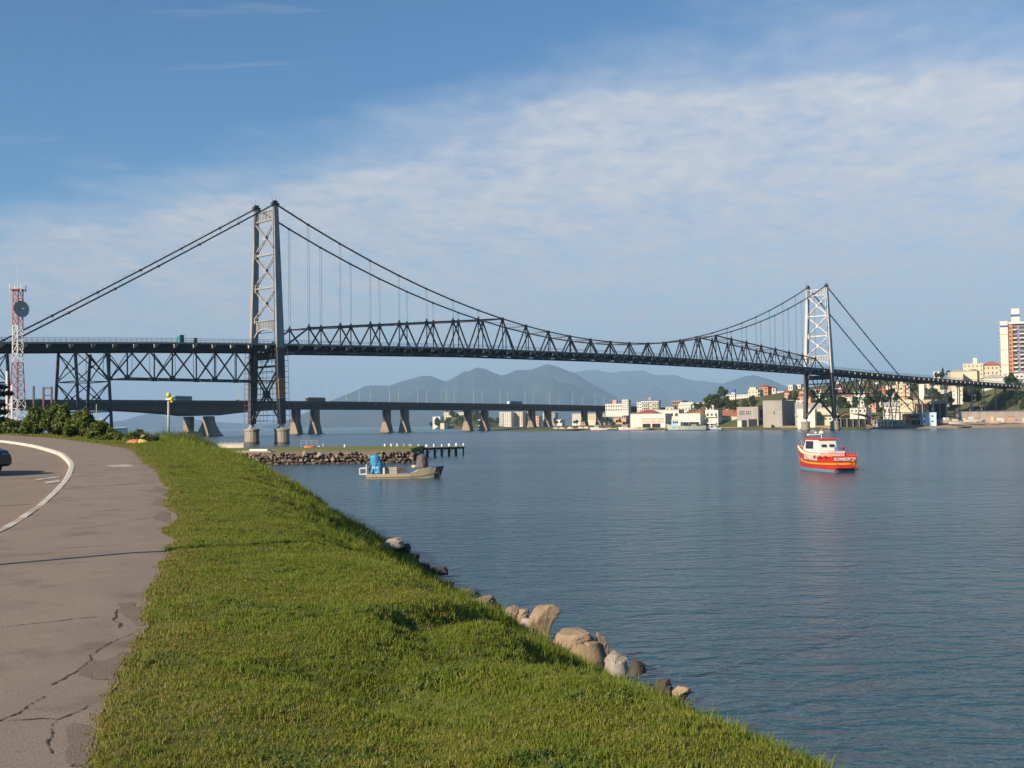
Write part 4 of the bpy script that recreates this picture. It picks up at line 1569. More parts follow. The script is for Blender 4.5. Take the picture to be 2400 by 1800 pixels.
# upturned canoe under the shrub
orange = mat('orange hull paint', (0.52, 0.17, 0.05), 0.5, (0.42, 0.13, 0.05), 2.0)
yell = mat('yellow hull paint', (0.62, 0.40, 0.10), 0.5, (0.52, 0.33, 0.09), 2.0)
_c = W(322, 1044, 72)
cx_, cy_ = _c.x, _c.y
cz0 = ground_z(cx_, cy_)
rt = thing('canoe', (cx_, cy_, cz0), 'small orange and yellow upturned canoe under the open shrub', 'boat')
for nm, xa, xb, m_ in (('hull', -0.75, 0.12, orange), ('bow', 0.12, 0.75, yell)):
    rings = []
    for x in np.linspace(xa, xb, 6):
        k = max(0.06, 1 - (x / 0.8) ** 4)
        rings.append([(cx_ + x, cy_ + 0.32 * k * math.cos(a), cz0 + 0.02 + 0.30 * k * math.sin(a)) for a in np.linspace(0, math.pi, 9)])
    MB().loft(rings).build(nm, m_, rt, True)

# lamp post with yellow globes
LY = 120.0
lb = W(395, 1027, LY)
lz = ground_z(lb.x, LY) - 0.1
rt = thing('globe_lamp', (lb.x, LY, lz), 'concrete lamp post with two yellow globes among tall grass', 'lamp post')
polem = mat('concrete pole', (0.42, 0.36, 0.28), 0.8, (0.34, 0.29, 0.23), 1.5)
ytop = W(395, 936, LY).z
MB().tube((lb.x, LY, lz - 0.1), (lb.x, LY, ytop), 0.15, 0.11, 10).build('pole', polem, rt, True)
ylw = mat('yellow plastic', (0.62, 0.50, 0.02), 0.4, (0.52, 0.42, 0.02), 2.0)
for U, V, rr in ((395, 926, 0.26), (402, 935, 0.23), (403, 941, 0.16)):
    p = W(U, V, LY - 0.05)
    MB().ball(p, rr, (1, 1, 1.05), 14, 10).build('globe', ylw, rt, True)
member('arm', (lb.x - 0.1, LY, ytop), W(403, 938, LY), 0.07, 0.07, polem, rt)
MB().box((lb.x - 0.24, LY - 0.2, ytop - 0.06), (lb.x + 0.24, LY + 0.2, ytop + 0.10)).build('pole_cap', whitem, rt)

# ================================================================== STONE JETTY AND WOODEN PIER
stonem = [mat('jetty stone %d' % i, c, 0.9, tuple(x * 0.6 for x in c), 1.3, 0.7, 0.6, 8.0) for i, c in enumerate(((0.20, 0.145, 0.105), (0.27, 0.205, 0.15), (0.155, 0.11, 0.085), (0.34, 0.28, 0.21), (0.115, 0.085, 0.07)))]
turf = mat('jetty turf', (0.125, 0.150, 0.035), 0.95, (0.175, 0.165, 0.055), 0.5, 0.6, spec=0.1)
soilb = mat('jetty soil', (0.21, 0.155, 0.105), 0.95, (0.14, 0.105, 0.075), 0.8, 0.6)
JY = 158.0
jx0, jx1 = W(548, 1090, JY).x - 6, W(972, 1083, JY).x
jet = thing('stone_jetty', ((jx0 + jx1) / 2, JY + 12, 0), 'grass topped jetty with a rough stone face', 'jetty')
JT = 1.72
b = MB()
b.loft([[(jx0 - 14, y, -2), (jx1 - 0.5, y, -2), (jx1 - 0.6, y, z), (jx0 - 14, y, z)] for y, z in ((JY + 0.35, JT - 0.12), (JY + 2.5, JT), (JY + 4.0, JT))])
b.build('earth_core', soilb, jet)
b = MB()
b.loft([[(jx0 - 14, y, -2), (jx1 - 0.9, y, -2), (jx1 - 1.0, y, z), (jx0 - 14, y, z)] for y, z in ((JY + 4.0, JT + 0.05), (JY + 8, JT + 0.10), (JY + 30, JT + 0.12))])
b.build('turf_top', turf, jet)
rs = random.Random(5)


def stone_pts(r, sx, sy, sz, n=13):
    out = []
    for _ in range(n):
        v = Vector((r.gauss(0, 1), r.gauss(0, 1), r.gauss(0, 1))).normalized()
        out.append((v.x * sx * r.uniform(.82, 1), v.y * sy * r.uniform(.82, 1), v.z * sz * r.uniform(.82, 1)))
    return out


row_z = [0.02, 0.50, 0.95, 1.36]
for ri, z in enumerate(row_z):
    x = jx0 - 3 + rs.uniform(0, .4)
    while x < jx1 - 0.2:
        wd = rs.uniform(0.42, 0.95) * (1.1 if ri < 2 else 0.85)
        ht = rs.uniform(0.24, 0.36)
        if ri == 3 and rs.random() < 0.35:
            x += wd
            continue
        MB().hull((x + wd / 2, JY + 0.15 * ri - 0.12 + rs.uniform(-.15, .1), z + rs.uniform(-.1, .1)), stone_pts(rs, wd * 0.56, 0.45, ht * 1.05)).build('stone', rs.choice(stonem if ri else stonem[:1] + stonem[2:3] + stonem[4:]), jet)
        x += wd * rs.uniform(0.86, 1.02)
for k in range(10):
    yy_ = JY + 0.4 + k * 1.0
    for z in (0.1, 0.6, 1.1):
        MB().hull((jx1 - 0.15 + rs.uniform(-.1, .1) - z * .15, yy_, z), stone_pts(rs, 0.42, 0.6, 0.36)).build('stone', rs.choice(stonem), jet)
# two large pale stones set upright in the face
for U, V, sw, sh in ((715, 1063, 0.55, 0.55), (748, 1066, 0.62, 0.5)):
    p = W(U, V, JY - 0.15)
    MB().hull(p, stone_pts(rs, sw, 0.45, sh)).build('stone', stonem[3], jet)

cream = mat('cream wall paint', (0.62, 0.53, 0.38), 0.85, (0.52, 0.44, 0.31), 0.8)
wl = thing('low_wall', W(545, 1053, 196), 'low cream wall with rope posts beside the near tower pier', 'wall')
p0, p1 = W(512, 1054, 196), W(572, 1054, 196)
ztp = W(545, 1041, 196).z
MB().box((p0.x, 195.7, 0.8), (p1.x, 196.3, ztp)).build('wall_body', cream, wl)
MB().box((p0.x - 0.05, 195.62, ztp), (p1.x + 0.05, 196.38, ztp + 0.08)).build('coping', whitem, wl)
pinkm = mat('faded pink post', (0.50, 0.32, 0.26), 0.8)
pts = []
for U in (517, 528, 541, 554, 569):
    q = W(U, 1041, 196)
    MB().tube((q.x, 196, ztp), (q.x, 196, ztp + 0.42), 0.06, 0.05, 6).build('post', pinkm, wl)
    pts.append(Vector((q.x, 196, ztp + 0.38)))
for a, c in zip(pts[:-1], pts[1:]):
    r_ = MB()
    for i in range(6):
        f0, f1 = i / 6, (i + 1) / 6
        r_.bar(a.lerp(c, f0) - Vector((0, 0, 0.16 * 4 * f0 * (1 - f0))), a.lerp(c, f1) - Vector((0, 0, 0.16 * 4 * f1 * (1 - f1))), 0.04)
    r_.build('rope', pinkm, wl)
ramp = thing('concrete_landing', W(600, 1064, 163), 'flat sandy concrete landing on the jetty beside the reeds', 'slab')
p0, p1 = W(548, 1066, 161), W(640, 1066, 161)
MB().box((p0.x, 159.4, JT - 0.3), (p1.x, 167, JT + 0.10)).build('landing_slab', mat('sandy concrete', (0.40, 0.31, 0.21), 0.9, (0.32, 0.25, 0.17), 0.6), ramp)
for i, (ua, ub, v) in enumerate(((587, 602, 1058), (601, 632, 1060))):
    p0, p1 = W(ua, v, 162), W(ub, v + 1, 162)
    o = MB().frame((p0.x, 161.3 - 0.9 * i, JT + 0.104), (p1.x - p0.x, -0.1, 0.0), (0.3, 1.5, 0), (0, 0, 0.24)).build('white_slab', whitem)
    tag(o, ('short' if i == 0 else 'long') + ' white painted beam lying on the jetty landing', 'beam')

# white bollards on the jetty
for i, (U, Y, lab) in enumerate(((808, 182, 'lone white bollard on the grass jetty, far from the others'), (902, 183, 'leftmost white bollard of the row before the wooden pier'), (917, 183, 'second white bollard of the row before the wooden pier'),
                                 (931, 183, 'third white bollard of the row before the wooden pier'), (947, 182, 'fourth and darker bollard in the row before the wooden pier'), (960, 182, 'bollard at the jetty corner next to the wooden pier'))):
    p = W(U, 1050, Y)
    bol = thing('bollard', (p.x, Y, JT + 0.1), lab, 'bollard', 'bollards on the stone jetty')
    m_ = whitem if i < 4 else polem
    MB().tube((p.x, Y, JT), (p.x, Y, JT + 0.42), 0.10, 0.10, 10).build('post', polem, bol)
    MB().lathe((p.x, Y, JT), [(0.105, 0.10), (0.13, 0.12), (0.13, 0.50), (0.06, 0.55)], 10).build('cap', m_, bol)

wood = mat('pier timber', (0.20, 0.135, 0.09), 0.9, (0.12, 0.085, 0.06), 1.5, 0.6, 0.4, 15.0)
woodd = mat('wet pier timber', (0.055, 0.042, 0.036), 0.8, (0.085, 0.065, 0.05), 1.5)
WP0, WP1 = W(972, 1068, 186), W(1078, 1067, 194)
wdir = Vector((WP1.x - WP0.x, WP1.y - WP0.y, 0))
WL = wdir.length
wdir.normalize()
wn = Vector((wdir.y, -wdir.x, 0))


def P(a, s, z):
    return Vector((WP0.x, WP0.y, 0)) + wdir * a + wn * s + Vector((0, 0, z))


pier = thing('wooden_pier', P(WL / 2, 0, 0), 'short wooden pier on dark piles at the jetty end', 'pier')
a = 0.0
while a < WL:
    z = 1.42 + rs.uniform(-.02, .02)
    MB().frame(P(a, -1.1 - rs.uniform(0, .15), z), wdir * 0.20, wn * (2.2 + rs.uniform(0, .2)), (0, 0, 0.07)).build('plank', wood, pier)
    a += 0.225
for s in (-0.95, 0.95):
    member('beam', P(-0.4, s, 1.32), P(WL, s, 1.32), 0.16, 0.18, woodd, pier)
for i, a in enumerate(np.linspace(0.35, WL - 0.15, 7)):
    for s in (-0.95, 0.95):
        ln = rs.uniform(-.1, .1)
        MB().tube(P(a + ln, s, -1.5), P(a, s, 1.35), 0.13, 0.12, 8).build('pile', woodd if s < 0 or i % 3 else wood, pier)
    member('cross_beam', P(a, -1.1, 1.2), P(a, 1.1, 1.2), 0.14, 0.16, woodd, pier)
    if i < 6:
        member('brace', P(a, -0.95, 0.3), P(a + 1.1, -0.95, 1.15), 0.09, 0.09, woodd, pier)
order = ['first', 'second', 'third', 'fourth', 'fifth', 'sixth', 'seventh', 'eighth']
for side, s in (('near', 0.9), ('far', -0.9)):
    for i, a in enumerate(np.linspace(0.12, WL - 0.1, 7)):
        a = a + rs.uniform(-.12, .12)
        p = P(a, s, 1.49)
        h = rs.uniform(0.42, 0.58)
        bol = thing('bollard', p, '%s white capped post along the %s edge of the wooden pier, counted from the jetty' % (order[i], side), 'bollard', 'white capped posts on the wooden pier')
        MB().tube(p - Vector((0, 0, 0.02)), p + Vector((0, 0, h)), 0.10, 0.10, 8).build('post', wood, bol)
        if not (side == 'far' and i in (1, 4)):
            MB().lathe(p, [(0.105, h * 0.25), (0.125, h * 0.3), (0.125, h), (0.05, h + 0.05)], 8).build('cap', whitem, bol)

# ---- boat and gear behind the jetty
def local(p, heading):
    """x forwards, y to port, z up"""
    f = Vector((math.sin(heading), math.cos(heading), 0))
    l = Vector((-f.y, f.x, 0))
    return Matrix.Translation(Vector(p)) @ Matrix((f, l, Vector((0, 0, 1)))).transposed().to_4x4()


def hull_rings(L, beam, sheer, chine, keel=-0.35, stern=0.85, n=14, bowpow=2.2, z_to=None, flare=0.78, z_from=None, rake=0.0):
    """cross sections from the stern (x=0) to the stem; z_from/z_to cut out one band of the side"""
    rings = []
    for i in range(n + 1):
        t = i / n
        hb = beam / 2 * (stern + (1 - stern) * math.sin(min(1, t / 0.4) * math.pi / 2)) * max(0.02, (1 - max(0, (t - 0.45) / 0.55) ** bowpow))
        zs = sheer(t)
        zb = keel if z_from is None else z_from(t)
        zt_ = zs if z_to is None else z_to(t)
        half = []
        for z in (zb, zb + (zt_ - zb) * 0.5, zt_):
            k = flare + (1 - flare) * max(0, min(1, (z - keel) / (zs - keel)))
            half.append((hb * k, z, rake * max(0.0, (z - keel)) * t ** 3))
        x = L * t
        rings.append([(x + dx, y, z) for y, z, dx in half] + [(x + dx, -y, z) for y, z, dx in reversed(half)])
    return rings


sbp = W(770, 1046, 207)
M = local((sbp.x - 1.8, 207, 0), R(82))
sb = thing('motor_boat', sbp, 'small blue boat with white red edged canopy moored behind the jetty', 'boat')
blueh = mat('boat blue grey hull', (0.30, 0.34, 0.42), 0.5, (0.25, 0.28, 0.36), 1.0)
redh = mat('boat red paint', (0.42, 0.05, 0.04), 0.5, (0.34, 0.045, 0.04), 1.5)
MB(M).loft(hull_rings(3.9, 1.4, lambda t: 0.62 + 0.55 * t ** 2.5, None)).build('hull', blueh, sb)
MB(M).loft(hull_rings(3.92, 1.46, lambda t: 0.66 + 0.56 * t ** 2.5, None, z_from=lambda t: 0.50 + 0.55 * t ** 2.5)).build('gunwale', redh, sb)
MB(M).box((0.5, -0.6, 1.30), (2.9, 0.6, 1.38)).build('canopy_edge', redh, sb)
MB(M).box((0.45, -0.64, 1.383), (2.95, 0.64, 1.48)).build('canopy', whitem, sb)
for x in (0.6, 2.8):
    for y in (-0.55, 0.55):
        member('canopy_post', M @ Vector((x, y, 0.5)), M @ Vector((x, y, 1.32)), 0.05, 0.05, whitem, sb, (1, 0, 0))
member('mast', M @ Vector((0.8, 0, 1.4)), M @ Vector((0.8, 0, 2.2)), 0.06, 0.06, whitem, sb, (1, 0, 0))
ob = W(726, 1049, 180)
o = thing('upturned_dinghy', ob, 'orange upturned dinghy lying on the jetty grass', 'boat')
rings = [[(ob.x - 0.85 + 1.7 * t, 180 + 0.4 * k * math.cos(a_), JT + 0.1 + 0.38 * k * math.sin(a_)) for a_ in np.linspace(0, math.pi, 8)] for t, k in ((0, .75), (0.1, 0.9), (0.5, 1), (0.85, 0.8), (1, 0.3))]
MB().loft(rings).build('hull', orange, o, True)
MB().bar((ob.x - 0.8, 180, JT + 0.49), (ob.x + 0.7, 180, JT + 0.45), 0.05).build('keel', redh, o)
bs = thing('boat_stand', W(722, 1046, 190), 'thin metal boat stand behind the orange dinghy', 'stand')
for U in (705, 718, 731, 745):
    member('upright', W(U, 1049, 190), W(U, 1031, 190), 0.05, 0.05, polem, bs, (1, 0, 0))
for V in (1032, 1038):
    member('rail', W(705, V, 190), W(745, V, 190), 0.05, 0.05, polem, bs)
o = MB().ball(W(748, 1047, 198), 0.16, (1, 1, 1), 10, 6).build('buoy', whitem)
tag(o, 'white ball buoy beside the blue canopied boat', 'buoy')
bu = G(1912, 1015, 0.0)
o = thing('mooring_buoy', bu, 'white mooring buoy floating behind the red boat', 'buoy')
MB().ball((bu.x, bu.y, 0.12), 0.62, (1, 1, 0.75), 12, 8).build('float', whitem, o, True)
MB().tube((bu.x, bu.y, 0.5), (bu.x, bu.y, 0.85), 0.05, None, 6).build('ring_post', steel, o)

# ================================================================== WATERFRONT TOWN
wallW = mat('lime white render', (0.66, 0.62, 0.55), 0.85, (0.56, 0.52, 0.45), 0.25, 0.6, stains=(0.55, 0.49, 0.42), stain_scale=0.12)
wallC = mat('cream render', (0.62, 0.53, 0.37), 0.85, (0.54, 0.45, 0.32), 0.25, 0.6, stains=(0.52, 0.43, 0.33), stain_scale=0.12)
wallG = mat('bare grey concrete', (0.36, 0.325, 0.29), 0.9, (0.29, 0.26, 0.235), 0.15, 0.6, stains=(0.21, 0.19, 0.17), stain_scale=0.12)
wallP = mat('pale pink render', (0.58, 0.34, 0.25), 0.85, (0.50, 0.29, 0.21), 0.2)
wallO = mat('orange render', (0.52, 0.22, 0.09), 0.85, (0.45, 0.19, 0.08), 0.2)
wallB = mat('light blue render', (0.50, 0.62, 0.72), 0.85, (0.43, 0.55, 0.65), 0.2)
wallT = mat('tan brick', (0.40, 0.27, 0.18), 0.9, (0.32, 0.21, 0.14), 0.3)
wallPu = mat('purple grey render', (0.24, 0.22, 0.27), 0.85, (0.20, 0.185, 0.23), 0.3)
tilem = mat('terracotta roof tile', (0.36, 0.135, 0.065), 0.9, (0.27, 0.095, 0.05), 0.35, 0.6)
tiler = mat('red sheet roof', (0.33, 0.085, 0.06), 0.7, (0.27, 0.07, 0.05), 0.3)
slabm = mat('flat roof screed', (0.42, 0.39, 0.35), 0.9, (0.34, 0.31, 0.28), 0.2)
winm = mat('window glass far', (0.045, 0.045, 0.055), 0.25, (0.07, 0.065, 0.07), 0.5)
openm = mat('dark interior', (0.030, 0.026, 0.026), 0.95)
bluem = mat('blue trim', (0.05, 0.10, 0.34), 0.6)
UNIT = {}


def ubox(m_):
    if m_.name not in UNIT:
        b = MB().box((-0.5, -0.5, -0.5), (0.5, 0.5, 0.5))
        me = bpy.data.meshes.new('unit_' + m_.name)
        me.from_pydata(b.v, [], b.f)
        me.materials.append(m_)
        UNIT[m_.name] = me
    return UNIT[m_.name]


class Bld:
    """a house seen at photo columns u0..u1, roof line v0, foot v1, Y metres out, front turned phi to the left"""
    def __init__(self, u0, v0, u1, v1, Y, label, wall, name='house', phi=33.0, depth=10.0, roof=None, roofm=None, rise=2.2, cat='house', group=None, par=0.5, bury=5.0, over=0.5):
        ph = R(phi)
        self.e = Vector((math.cos(ph), -math.sin(ph), 0))
        self.n = Vector((-math.sin(ph), -math.cos(ph), 0))
        P0 = W(u0, v1, Y)
        k = (u1 - 1200.0) / FPX
        self.w = max(1.0, (k * Y - P0.x) / (math.cos(ph) + k * math.sin(ph)))
        self.d = depth
        self.z0 = P0.z
        self.z1 = W(u0, v0, Y).z
        self.o = Vector((P0.x, P0.y, 0))
        self.rt = thing(name, (P0.x, P0.y, self.z0), label, cat, group)
        self.h = self.z1 - self.z0
        MB().frame(self.pt(0, 0, -bury), self.e * self.w, -self.n * depth, (0, 0, self.h + bury)).build('wall', wall, self.rt)
        if roof == 'hip':
            m_ = roofm or tilem
            a, b = over, depth / 2
            q = min(self.w / 2, depth / 2) * 0.95
            base = [self.pt(-a, a, self.h + 0.02), self.pt(self.w + a, a, self.h + 0.02), self.pt(self.w + a, -depth - a, self.h + 0.02), self.pt(-a, -depth - a, self.h + 0.02)]
            top = [self.pt(q, -b, self.h + rise), self.pt(self.w - q, -b, self.h + rise)]
            MB().add(base + top, [(0, 1, 5, 4), (1, 2, 5), (2, 3, 4, 5), (3, 0, 4), (3, 2, 1, 0)]).build('roof', m_, self.rt)
        elif roof == 'gable':
            m_ = roofm or tilem
            a = over
            r = [[self.pt(x, a, self.h + 0.02), self.pt(x, -depth / 2, self.h + rise), self.pt(x, -depth - a, self.h + 0.02)] for x in (-a, self.w + a)]
            MB().loft(r).build('roof', m_, self.rt)
        elif roof == 'gablef':                       # gable end to the front
            m_ = roofm or tilem
            a = over
            r = [[self.pt(-a, y, self.h + 0.02), self.pt(self.w / 2, y, self.h + rise), self.pt(self.w + a, y, self.h + 0.02)] for y in (a, -depth - a)]
            MB().loft(r).build('roof', m_, self.rt)
        else:
            p = MB()
            p.frame(self.pt(-0.15, 0.15, self.h + 0.003), self.e * (self.w + 0.3), -self.n * (depth + 0.3), (0, 0, par))
            p.build('parapet', roofm or wall, self.rt)

    def pt(self, a, out, z):
        return self.o + self.e * a + self.n * out + Vector((0, 0, self.z0 + z))

    def piece(self, nm, m_, a0, a1, z0, z1, out=0.06, th=0.2, parent=None):
        """flat block set on the front wall, in metres along it"""
        c = self.pt((a0 + a1) / 2, out - th / 2, (z0 + z1) / 2)
        M = Matrix.Translation(c) @ Matrix((self.e * (a1 - a0), -self.n * th, Vector((0, 0, z1 - z0)))).transposed().to_4x4()
        return place(nm, ubox(m_), M, parent or self.rt)

    def side(self, nm, m_, d0, d1, z0, z1, out=0.06, th=0.2):
        c = self.o + self.e * (self.w + out - th / 2) - self.n * ((d0 + d1) / 2) + Vector((0, 0, self.z0 + (z0 + z1) / 2))
        M = Matrix.Translation(c) @ Matrix((self.e * th, -self.n * (d1 - d0), Vector((0, 0, z1 - z0)))).transposed().to_4x4()
        return place(nm, ubox(m_), M, self.rt)

    def windows(self, rows, cols, fw=0.5, fh=0.5, z0=None, z1=None, a0=0.0, a1=None, m_=None, sill=True):
        z0 = 0.0 if z0 is None else z0
        z1 = self.h if z1 is None else z1
        a1 = self.w if a1 is None else a1
        for r in range(rows):
            for c in range(cols):
                ca = a0 + (a1 - a0) * (c + 0.5) / cols
                zc_ = z0 + (z1 - z0) * (r + 0.5) / rows
                ww, hh = (a1 - a0) / cols * fw, (z1 - z0) / rows * fh
                wd_ = self.piece('window', m_ or winm, ca - ww / 2, ca + ww / 2, zc_ - hh / 2, zc_ + hh / 2, 0.03)
                if sill:
                    self.piece('sill', wallG, ca - ww * 0.6, ca + ww * 0.6, zc_ - hh / 2 - 0.14, zc_ - hh / 2 - 0.004, 0.16, 0.2)
        return self

    def sidewin(self, rows, cols, fw=0.45, fh=0.45):
        for r in range(rows):
            for c in range(cols):
                ca = self.d * (c + 0.5) / cols
                zc_ = self.h * (r + 0.5) / rows
                ww, hh = self.d / cols * fw, self.h / rows * fh
                self.side('window', winm, ca - ww / 2, ca + ww / 2, zc_ - hh / 2, zc_ + hh / 2, 0.03)
        return self

    def balconies(self, rows, a0, a1, proj=1.2, m_=None, z0=0.0, z1=None):
        z1 = self.h if z1 is None else z1
        for r in range(rows):
            z = z0 + (z1 - z0) * r / rows
            self.piece('balcony', m_ or wallW, a0, a1, z + 0.1, z + 1.0, proj, proj)
        return self


# ---- waterfront, from the concrete bridge towards the far tower
b = Bld(1478, 972, 1558, 1004, 842, 'long white warehouse with pinkish wall panels behind two fishing boats', wallW, 'warehouse', 25, 16, cat='warehouse')
for i in range(3):
    for r in range(2):
        b.piece('wall_panel', wallP, b.w * (0.34 + 0.215 * i), b.w * (0.34 + 0.215 * i + 0.195), b.h * (0.40 + 0.20 * r), b.h * (0.52 + 0.20 * r), 0.05)
for a0, a1 in ((0.35, 0.58), (0.62, 0.86)):
    b.piece('loading_door', openm, b.w * a0, b.w * a1, 0.2, b.h * 0.33, 0.04)
b = Bld(1482, 971, 1540, 995, 868, 'hall with a red hipped roof and blue eaves behind the white warehouse', wallC, 'hall', 25, 18, 'hip', tiler, 3.4, cat='building', over=1.0)
b.piece('eaves_board', bluem, -1.0, b.w + 1.0, b.h - 0.5, b.h - 0.05, 1.05, 0.2)
b = Bld(1535, 962, 1590, 990, 875, 'white flat roofed block with a row of dark windows above the warehouse', wallW, 'office_block', 25, 14, cat='building', roofm=slabm)
b.windows(1, 5, 0.6, 0.42, b.h * 0.35, b.h * 0.9)
b = Bld(1603, 976, 1655, 1000, 832, 'broad hall with a brown tiled roof behind the green fishing boat', wallC, 'hall', 30, 20, 'hip', tilem, 4.4, cat='building')
b.windows(1, 6, 0.5, 0.4)
b = Bld(1590, 971, 1640, 1003, 800, 'plain white shed wall behind the masts of the green fishing boat', wallW, 'shed', 28, 10, cat='shed')
b.piece('dark_opening', openm, b.w * 0.1, b.w * 0.95, 0.2, b.h * 0.42, 0.05)
b = Bld(1654, 963, 1682, 1004, 800, 'white two storey house with balconies beside the orange tiled hall', wallW, 'house', 30, 9)
b.balconies(2, -0.4, b.w * 0.9, 1.4, wallW, b.h * 0.25)
b.windows(2, 3, 0.5, 0.4)
b.sidewin(2, 2)
b = Bld(1682, 976, 1729, 1004, 812, 'low hall with orange tiled roof and open porch beside the grey building', wallC, 'hall', 20, 18, 'gable', tilem, 4.6, cat='building')
b.piece('porch_roof', slabm, 0.6, b.w - 0.2, b.h * 0.62, b.h * 0.72, 3.2, 3.2)
for i in range(6):
    b.piece('porch_post', wallW, b.w * (0.08 + 0.17 * i), b.w * (0.08 + 0.17 * i) + 0.3, -0.5, b.h * 0.62, 3.0, 0.3)
b.piece('painted_porch_shade', openm, b.w * 0.1, b.w * 0.95, 0, b.h * 0.55, 0.05)  # dark panel painting the shade under the porch roof
b = Bld(1728, 956, 1776, 1004, 752, 'grey two storey building with twin six pane windows by the wharf', wallG, 'wharf_building', 28, 19, cat='building', roofm=slabm)
for a0 in (0.13, 0.43):
    for i in range(3):
        for j in range(2):
            b.piece('window_pane', winm, b.w * (a0 + 0.085 * i), b.w * (a0 + 0.085 * i + 0.06), b.h * (0.66 + 0.11 * j), b.h * (0.66 + 0.11 * j + 0.075), 0.03)
b.piece('loading_door', openm, b.w * 0.54, b.w * 0.94, 0.1, b.h * 0.44, 0.04)
b.piece('loading_door', openm, b.w * 0.22, b.w * 0.46, 0.1, b.h * 0.40, 0.04)
b.piece('door_frame', wallW, b.w * 0.04, b.w * 0.20, 0.0, b.h * 0.36, 0.10)
b.side('opening', openm, 4, 17, b.h * 0.5, b.h * 0.9)
b.side('opening', openm, 2, 17, 0.2, b.h * 0.4)
b = Bld(1789, 940, 1832, 1006, 716, 'tall windowless grey concrete block beside the wharf', wallG, 'ice_store', 30, 27, cat='building', par=0.3)
b.piece('window', winm, b.w * 0.56, b.w * 0.62, b.h * 0.52, b.h * 0.63, 0.03)
b.piece('tall_door', brackm, b.w * 0.75, b.w * 0.93, b.h * 0.12, b.h * 0.62, 0.15)
b.piece('door_leaf', wallG, b.w * 0.79, b.w * 0.89, b.h * 0.14, b.h * 0.58, 0.20)
b.piece('ramp_wall', wallG, b.w * 0.25, b.w * 0.55, -2, b.h * 0.16, 5.0, 5.0)
b = Bld(1868, 958, 1960, 1003, 676, 'long low beige building on the quay behind the far tower', wallC, 'quay_building', 20, 12, cat='building', roofm=slabm)
b.windows(1, 9, 0.45, 0.25, b.h * 0.3, b.h * 0.62)
b.piece('roof_slab', slabm, -1, b.w + 1, b.h * 0.64, b.h * 0.72, 1.6, 1.6)
b = Bld(1864, 947, 1925, 1000, 700, 'grey flat shed rising behind the long quay building', wallG, 'shed', 20, 10, cat='shed', roofm=slabm)
b = Bld(1870, 961, 1909, 990, 668, 'bright white wall block at the left foot of the far tower', wallW, 'white_store', 25, 6, cat='building')
# vaulted rusty shed
rustr = mat('rusty sheet roof', (0.36, 0.21, 0.11), 0.85, (0.26, 0.14, 0.075), 0.25, 0.6)
vs0, vs1 = W(1962, 980, 672), W(2062, 982, 668)
vr = thing('boat_shed', vs0, 'rusty vaulted boat shed roof right of the far tower foot', 'shed')
rings = []
for y in (0, 13):
    prof = []
    for i in range(13):
        t = i / 12
        x = vs0.x + (vs1.x - vs0.x) * t
        prof.append(Vector((x, 668 + y, 6.3 + 3.0 * math.sin(math.pi * min(1, t * 1.15) ** 0.8) ** 0.7)))
    rings.append(prof + [Vector((p.x, p.y, p.z - 0.25)) for p in reversed(prof)])
MB().loft(rings).build('vault_roof', rustr, vr)
MB().box((vs0.x + 1.5, 669.5, 0.3), (vs1.x - 1, 679, 6.0)).build('dark_hall', openm, vr)
for i in range(7):
    x = vs0.x + (vs1.x - vs0.x) * (0.04 + 0.15 * i)
    MB().box((x, 668.3, 0.2), (x + 0.35, 668.7, 6.4)).build('post', wallG, vr)

huts = [(2048, 984, 2062, 1000, 656, 'small pale hut on stilts at the shore below the viaduct', wallW), (2070, 984, 2092, 999, 655, 'pale hut with two dark windows at the shore', wallC), (2093, 985, 2118, 999, 656, 'grey lean shack at the shore beside the pale hut', wallG)]
for u0, v0, u1, v1, Y, lab, m_ in huts:
    b = Bld(u0, v0, u1, v1, Y, lab, m_, 'hut', 10, 5, cat='hut', roofm=slabm, par=0.25, bury=0.2)
    b.windows(1, 2, 0.28, 0.35)
    for i in range(4):
        b.piece('stilt', wood, b.w * (0.05 + 0.28 * i), b.w * (0.05 + 0.28 * i) + 0.3, -3.5, -0.2, 0.0, 0.3)
b = Bld(2084, 966, 2106, 990, 690, 'white gabled boathouse behind the shore huts', wallW, 'boathouse', 25, 8, 'gablef', wallW, 1.6, cat='building')
b = Bld(2115, 971, 2162, 996, 676, 'orange walled shop with pale awning beside the light blue house', wallO, 'shop', 20, 9, cat='building', roofm=wallC)
b.piece('awning', wallC, b.w * 0.42, b.w * 1.0, b.h * 0.50, b.h * 0.60, 2.4, 2.4)
b.piece('opening', openm, b.w * 0.46, b.w * 0.95, 0.2, b.h * 0.46, 0.05)
b.piece('opening', openm, b.w * 0.35, b.w * 0.75, b.h * 0.66, b.h * 0.86, 0.05)
b = Bld(2158, 969, 2193, 994, 668, 'light blue two storey house on the shore', wallB, 'house', 15, 9)
b.windows(2, 2, 0.25, 0.25)
b = Bld(2145, 945, 2217, 985, 705, 'dark open warehouse with orange eaves behind the light blue house', openm, 'warehouse', 18, 16, 'gable', wallC, 2.2, cat='warehouse', over=0.8)
b.piece('eaves_board', wallO, -0.8, b.w + 0.8, b.h - 0.7, b.h - 0.1, 0.9, 0.3)
for i in range(6):
    b.piece('column', wallG, b.w * (0.04 + 0.185 * i), b.w * (0.04 + 0.185 * i) + 0.5, 0, b.h - 0.8, 0.5, 0.4)
b = Bld(2108, 945, 2148, 972, 712, 'pale warehouse gable left of the dark open warehouse', wallC, 'warehouse', 25, 10, 'gablef', wallC, 2.5, cat='warehouse')
b = Bld(2070, 953, 2105, 972, 715, 'white walled house with a grey roof behind the boathouse', wallW, 'house', 25, 10, 'gable', slabm, 2.6)
b.windows(1, 4, 0.45, 0.4)

